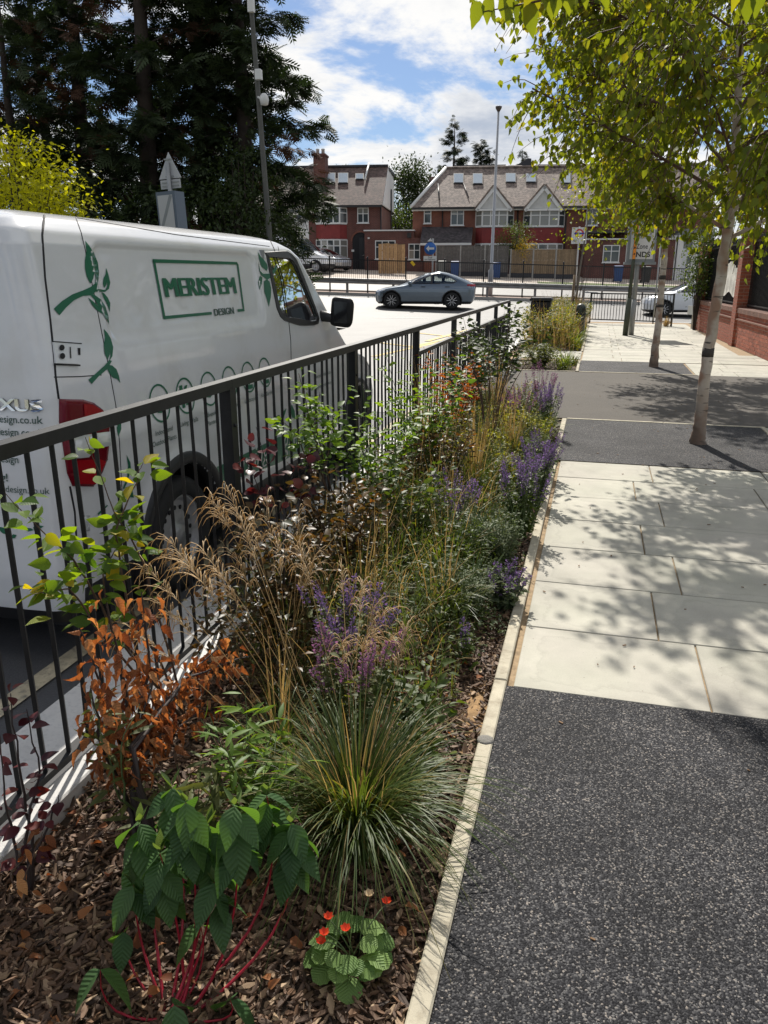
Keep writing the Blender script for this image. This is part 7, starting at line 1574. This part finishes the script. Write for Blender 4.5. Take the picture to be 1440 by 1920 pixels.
# leafy perennial stems among the near plants
sprig('leafy_perennial', 'upright willow-leaved perennial in front of the copper beech', 'plant', [rooted([(225, 1500), (200, 1390), (170, 1310)], -1.18, -1.15, 1.72), rooted([(232, 1500), (225, 1400), (262, 1320)], -1.15, -1.15, 1.72)], 70, .075, M_olive, 62, .18, 'lance', M_gstem, .004, spread=.02, seg=5, t0=.1)
sprig('leafy_perennial', 'bright narrow-leaved perennial between the dogwood and the tufted grass', 'plant', fan(-.86, 1.75, 12, .44, .17, 63), 300, .07, M_bright, 63, .22, 'lance', M_gstem, .004, spread=.03, seg=5, t0=.15)
sprig('leafy_perennial', 'narrow-leaved perennial behind the dogwood', 'plant', fan(-1.0, 1.62, 9, .32, .16, 64), 220, .07, M_olive, 64, .22, 'lance', M_gstem, .004, spread=.03, seg=5, t0=.1)
sprig('leafy_perennial', 'dark green perennial with lush leaves behind the tufted grass', 'plant', fan(-.50, 2.25, 10, .42, .16, 65), 190, .05, M_mid, 65, .45, 'ovate', M_gstem, .004, spread=.05, seg=4, t0=.1)
sprig('mallow', 'pale green mallow with crinkled leaves beside the edging', 'plant', fan(-.40, 2.22, 5, .10, .12, 66), 14, .062, M_grey_g, 66, .95, 'round', M_gstem, .003, droop=-.2, spread=.03, seg=8, serr=.1)
# flowering perennials: mauve spikes
grp = 'mauve flowering perennials'
for (x, y, n, h, r, ml, mf, sd_, nl, lab) in [
    (-.83, 2.58, 34, .46, .20, M_olive, M_mauve, 71, 480, 'mauve spiked perennial leaning over behind the tufted grass'), (-.70, 2.25, 22, .50, .17, M_olive, M_pinkm, 72, 300, 'dusty pink spiked perennial left of the tufted grass top'),
    (-.44, 3.02, 3, .20, .03, M_mid, M_mauve, 73, 30, 'single mauve flower spike near the edging'), (-.33, 3.62, 26, .26, .12, M_grey_g, M_mauve, 74, 320, 'small lavender blue catmint spilling over the edging'),
    (-.36, 4.75, 40, .52, .20, M_mid, M_mauve, 75, 520, 'large clump of tall mauve spikes beside the pale slabs'), (-.74, 4.45, 30, .50, .20, M_olive, M_mauve, 76, 380, 'mauve spikes in the middle of the bed'),
    (-.33, 5.55, 34, .50, .16, M_grey_g, M_mauve, 77, 420, 'purple spiked clump against the edging before the tree pit'), (-.33, 6.3, 30, .42, .16, M_grey_g, M_mauve, 78, 360, 'faded lavender clump beside the last row of slabs'),
    (-.42, 8.1, 44, .56, .18, M_mid, M_mauve, 79, 420, 'vivid mauve clump beside the near tree pit'), (-.55, 8.75, 26, .70, .2, M_olive, M_pinkm, 80, 240, 'tall dusty pink spikes at the end of the bed'), (-.66, 7.6, 26, .6, .22, M_olive, M_pinkm, 81, 300, 'dusty pink spikes among the yellow green foliage')]:
    spikes(lab, x, y, n, h, r, ml, mf, sd_, nl, .032, .13, group=grp)
# leafy mounds
grp = 'low mounds in the bed'
for (x, y, n, h, r, ml, sd_, nl, ls, lab) in [(-.52, 3.55, 60, .34, .24, M_grey_g, 91, 1500, .022, 'fine grey green mound beside the second slab row'), (-.62, 4.0, 60, .38, .24, M_mid, 92, 1400, .024, 'fine green mound behind the grey green mound'), (-.44, 4.3, 46, .34, .18, M_grey_g, 93, 1100, .022, 'grey green mound under the tall mauve spikes'), (-.58, 5.9, 50, .44, .24, M_yelg, 94, 1100, .028, 'yellow green mound opposite the last slab rows'), (-.48, 7.2, 56, .48, .26, M_yelg, 95, 1200, .03, 'yellow green mound beside the tree pit corner'), (-.70, 8.4, 50, .5, .26, M_olive, 96, 1000, .032, 'olive mound near the end of the bed'), (-.95, 6.1, 50, .6, .28, M_olive, 97, 1000, .035, 'olive foliage around the bare-stemmed shrub'), (-.45, 6.7, 40, .36, .18, M_grey_g, 98, 900, .024, 'grey green mound before the black tree pit')]:
    spikes(lab, x, y, n, h, r, ml, None, sd_, nl, ls, name='leafy_mound', group=grp, W=.45)
# grasses
grp = 'grass clumps in the bed'
for (x, y, n, L, sp_, w_, m_, sd_, st_, lab) in [(-.60, 3.35, 260, .36, .75, .005, M_blade, 101, 20, 'green grass tuft rising from the grey green mound'), (-.70, 3.85, 200, .42, .65, .006, M_blade2, 102, 10, 'bright green grass tuft in the middle of the bed'), (-.92, 4.75, 160, .50, .6, .007, M_blade2, 103, 8, 'yellow green broad grass under the bronze shrub'), (-.78, 5.5, 200, .55, .55, .005, M_blade, 104, 60, 'grass with straw stalks in front of the bare-stemmed shrub'), (-.98, 3.25, 160, .42, .7, .005, M_blade, 105, 20, 'dark grass tuft beneath the bronze shrubs'), (-.62, 6.6, 180, .5, .6, .005, M_blade, 106, 50, 'straw-topped grass beside the yellow green mounds'), (-.92, 8.0, 200, .62, .5, .006, M_blade, 107, 70, 'tall dry grass in front of the far railing'), (-1.30, 6.2, 140, .7, .45, .006, M_blade2, 108, 30, 'upright grass against the railing'), (-.95, 2.15, 130, .34, .8, .005, M_blade, 109, 20, 'small dark grass tuft beside the copper beech'), (-.44, 7.75, 110, .4, .8, .007, M_blade2, 110, 0, 'arching bright grass at the edge of the tree pit')]:
    grass(lab, x, y, n, L, sp_, w_, m_, sd_, .05, group=grp, stalks=st_, slen=L * 1.5)
# extra drooping straw heads over the bronze shrubs
for i, (x, y, tips, lab) in enumerate([(-1.05, 2.45, ((470, 960, .75), (520, 1010, .66), (440, 1040, .66), (560, 960, .70), (500, 940, .76), (410, 1080, .60), (590, 1040, .55)), 'straw coloured seed heads drooping over the bronze shrub'), (-.80, 2.35, ((720, 1150, .5), (735, 1195, .44), (690, 1180, .46), (640, 1200, .44)), 'pale drooping seed heads above the mauve perennial')]):
    rs = np.random.RandomState(120 + i); B0 = base_at(x, y); t = thing('seeding_grass', lab, 'grass', B0, 0, 'seeding grasses'); blades('blades', t, 90, .34, .8, .004, M_blade, rs, .04)
    for px, py, z in tips: panicle(t, Vector((rs.normal(0, .03), rs.normal(0, .03), .02)), G(px, py, z) - B0, rs, 24, .14)
# ---- uncounted low growth filling the gaps
def cover(label, n, x0, x1, y0, y1, h0, h1, ls, mat, seed, W=.4, shape='ovate', edge=.25):
    rs = np.random.RandomState(seed); X = rs.uniform(x0, x1, n * 2); Y = rs.uniform(y0, y1, n * 2)
    den = .5 + .5 * np.sin(3.1 * X + 1.7 * Y + seed) * np.sin(2.3 * Y - 4.1 * X + seed * 2); keep = rs.uniform(0, 1, n * 2) < .25 + .75 * den; X, Y = X[keep][:n], Y[keep][:n]
    e = np.clip((x1 - X) / edge, .12, 1); H = (h0 + (h1 - h0) * rs.uniform(0, 1, len(X)) ** .8) * e * (.6 + .4 * den[keep][:n]); Z = -.03 + H
    D = rs.normal(0, 1, (len(X), 3)) * [1, 1, .5] + [0, 0, .2]; o = bulk('ground_cover', leaf_geo(1, W, 2, .3, .3, shape), frame_from(D, np.array([0, 0, 1.]) + rs.normal(0, .5, (len(X), 3))), np.stack([X, Y, Z], 1), rs.uniform(.5, 1.3, len(X)) * ls, mat, None, rs, 'stuff', label); o['category'] = 'ground cover'
def blade_field(label, n, x0, x1, y0, y1, L, width, mat, seed):
    rs = np.random.RandomState(seed); X, Y = rs.uniform(x0, x1, n), rs.uniform(y0, y1, n); az = rs.uniform(0, 6.283, n); l_ = rs.uniform(.4, 1, n) * L * np.clip((x1 + .1 - X) / .3, .3, 1); sp = rs.uniform(.1, .7, n); t = np.linspace(0, 1, 5)[None]
    out = l_[:, None] * sp[:, None] * t ** 1.6; z = -.035 + l_[:, None] * (t - sp[:, None] ** 1.5 * .6 * t ** 2.4); px = X[:, None] + out * np.cos(az)[:, None]; py = Y[:, None] + out * np.sin(az)[:, None]; ww = width * (1 - t ** 2.2) * .5 + .0004; sx, sy = -np.sin(az)[:, None], np.cos(az)[:, None]
    V = np.stack([np.stack([px - sx * ww, py - sy * ww, z], 2), np.stack([px + sx * ww, py + sy * ww, z], 2)], 2).reshape(n, -1, 3); f = np.array([(2 * i, 2 * i + 1, 2 * i + 3, 2 * i + 2) for i in range(4)]); Fq = (f[None] + (np.arange(n) * 10)[:, None, None]).reshape(-1, 4)
    o = bpy.data.objects.new('loose_grass', np_mesh('loose_grass', V.reshape(-1, 3), Fq, mat, np.repeat(rs.uniform(0, 1, n), 10))); link(o); tag(o, label, 'grass', kind='stuff')
cover('mixed low green growth filling the middle of the bed', 16000, -1.46, -.36, 2.9, 9.0, .03, .40, .036, M_mid, 201)
cover('olive and dry low growth between the shrubs', 12000, -1.46, -.42, 2.5, 9.0, .03, .46, .034, M_olive, 202, .3)
cover('bronze undergrowth along the railing side of the bed', 7000, -1.46, -.85, 2.4, 6.5, .05, .55, .042, M_mixed, 203, .5)
cover('grey green fringe along the edging', 6000, -.75, -.30, 3.3, 8.9, .02, .26, .024, M_grey_g, 204, .4, edge=.2)
cover('yellow green growth near the crossing', 6000, -1.2, -.40, 5.6, 9.0, .05, .55, .036, M_yelg, 205, .35)
blade_field('loose green grass blades through the bed', 2600, -1.4, -.45, 2.6, 9.0, .55, .005, M_blade, 211)
blade_field('loose dry straw stalks through the bed', 900, -1.4, -.5, 2.4, 9.0, .75, .0035, M_straw, 212)
cover('mixed growth filling the far bed', 9000, -1.7, -.3, 17.7, 28.5, .05, 1.0, .075, M_olive, 221); cover('yellow green growth through the far bed', 6000, -1.7, -.3, 17.8, 28.0, .05, .95, .07, M_yelg, 222); cover('low growth in the small bed', 1800, -1.4, -.35, 13.95, 15.6, .02, .4, .05, M_olive, 223)
blade_field('dry grasses through the far bed', 1500, -1.6, -.35, 17.8, 28, 1.2, .008, M_straw, 224)
# ---- beds beyond the crossover
grp = 'plants in the far beds'
for (x, y, h, r, m_, sd_, nl, ls, lab) in [(-.95, 14.6, .5, .40, M_olive, 131, 1100, .05, 'olive clump in the small bed beside the second tree pit'), (-1.2, 18.6, .8, .5, M_olive, 132, 1500, .06, 'olive mound at the near corner of the far bed'), (-.75, 19.6, .85, .5, M_yelg, 133, 1600, .06, 'yellow green mound in the far bed'), (-1.35, 20.8, 1.0, .5, M_yelg, 134, 1500, .06, 'tall yellow green mound by the litter bin'), (-.6, 21.6, .9, .45, M_mid, 135, 1300, .06, 'mid green mound behind the bollard'), (-1.1, 22.6, 1.05, .5, M_olive, 136, 1300, .065, 'olive mound near the staked sapling'), (-.55, 24.4, 1.0, .5, M_grey_g, 137, 1200, .065, 'grey green mound behind the sapling'), (-1.2, 25.6, 1.1, .6, M_olive, 138, 1300, .07, 'olive mound at the far end of the bed'), (-.5, 26.8, .9, .5, M_yelg, 139, 1000, .07, 'yellow green mound by the barrier railing')]:
    spikes(lab, x, y, 40, h, r, m_, None, sd_, nl, ls, name='leafy_mound', group=grp, W=.45)
for (x, y, n, L, m_, sd_, st_, lab) in [(-.42, 18.35, 90, .55, M_blade2, 141, 0, 'strappy bright green clump at the front of the far bed'), (-.50, 14.35, 80, .48, M_blade2, 142, 0, 'strappy yellow green clump in the small bed'), (-.9, 20.2, 160, .8, M_straw, 143, 60, 'straw coloured grass in the far bed'), (-.45, 22.8, 160, 1.0, M_straw, 144, 80, 'tall straw grass beside the staked sapling'), (-.36, 15.2, 90, .3, M_blade, 145, 0, 'low dark tuft at the corner of the small bed'), (1.95 - .1, 27.9, 120, .3, M_straw, 146, 40, 'dry grass tuft at the foot of the thin pole'), (-.4, 19.2, 120, .6, M_blade2, 147, 10, 'bright arching grass beside the bollard')]:
    rs = np.random.RandomState(sd_); t = thing('grass_clump', lab, 'grass', base_at(x, y) if x < 0 else Vector((x + .35, y - .9, 0)), 0, grp); blades('blades', t, n, L, .7, .02 if m_ is M_blade2 else .012, m_, rs, .06)
    if st_: blades('stalks', t, st_, L * 1.25, .25, .008, M_straw, rs, .05)

# ================================================================== birch beside the camera, one branch reaching into the top of the picture
rs = np.random.RandomState(9); B0 = Vector((1.62, .15, 0)); nb_ = thing('birch_tree', 'leafy branch tip of the nearest tree hanging into the top edge', 'tree', B0, 0, 'pavement birches')
MB().tube([(0, 0, -.05), (.02, 0, .3), (.03, .02, 1.2), (.05, .02, 2.3), (.06, .0, 4.2), (.05, 0, 6.0)], [.098, .076, .068, .06, .04, .01], 14).build('trunk', M_bark, nb_)
tipw = [atY(1440, -150, 2.35), atY(1280, -70, 2.45), atY(1120, -22, 2.5), atY(990, 6, 2.5), atY(905, 22, 2.5)]
limb = [Vector((.05, .02, 2.25))] + [p - B0 for p in tipw]; MB().tube(limb, [.022, .012, .008, .005, .003, .0015], 6, cap=False).build('branch', M_twig, nb_)
LP, LD, SC_ = [], [], []
for px, py, dx, s in ((900, 2, -.3, .075), (918, -5, -.1, .07), (948, -10, .15, .085), (965, 0, .2, .06), (985, 2, .35, .10), (1002, -20, -.2, .10), (1025, -22, .3, .085), (1045, -25, .0, .08), (1062, -30, .2, .08), (925, 12, .1, .05), (1400, -14, .2, .075), (1385, -40, 0, .08), (1425, -30, 0, .08), (1100, -45, 0, .08), (1130, -40, .3, .08), (1180, -60, 0, .08), (1240, -70, 0, .08)):
    LP.append(np.array(atY(px, py, 2.5) - B0)); LD.append((dx * math.cos(YAW), dx * .3 + rs.normal(0, .15), -1.0)); SC_.append(s)
for k in range(160):
    f = rs.uniform(.3, 1.0) * 5; i = min(int(f), 4); p = limb[i].lerp(limb[i + 1], f - i); q = p + Vector((rs.normal(0, .08), rs.normal(.0, .10), abs(rs.normal(.12, .10))))
    w = q + B0 - CAM
    if 960 - w.dot(up) / w.dot(fw) * F_PX > -60 and w.dot(fw) > 0: continue
    LP.append(np.array(q)); LD.append((rs.normal(0, .4), rs.normal(0, .4), -1)); SC_.append(rs.uniform(.06, .09))
LP, LD = np.array(LP), np.array(LD); leaves(nb_, leaf_geo(1, .55, 8, .25, .25, 'ovate2', .05), frame_from(LD, np.array([.2, -1, .3]) + rs.normal(0, .5, (len(LP), 3))), LP, np.array(SC_), M_birch, 300, 'leaf', rs)
# stray leaf and twig litter on the pavement
M_lit = P('dry litter', (.16, .09, .04), .8)
lit = MB()
for k in range(240):
    x, y = rs.uniform(-.2, 2.6), rs.uniform(1.2, 16); a = rs.uniform(0, 6.28); s = rs.uniform(.004, .012); lit.obox((x, y, .006), (s * math.cos(a), s * math.sin(a), 0), (-s * .4 * math.sin(a), s * .4 * math.cos(a), 0), (0, 0, .0015))
lit.build('leaf_litter', M_lit, label='tiny dry scraps scattered over the pavement', cat='litter', kind='stuff')
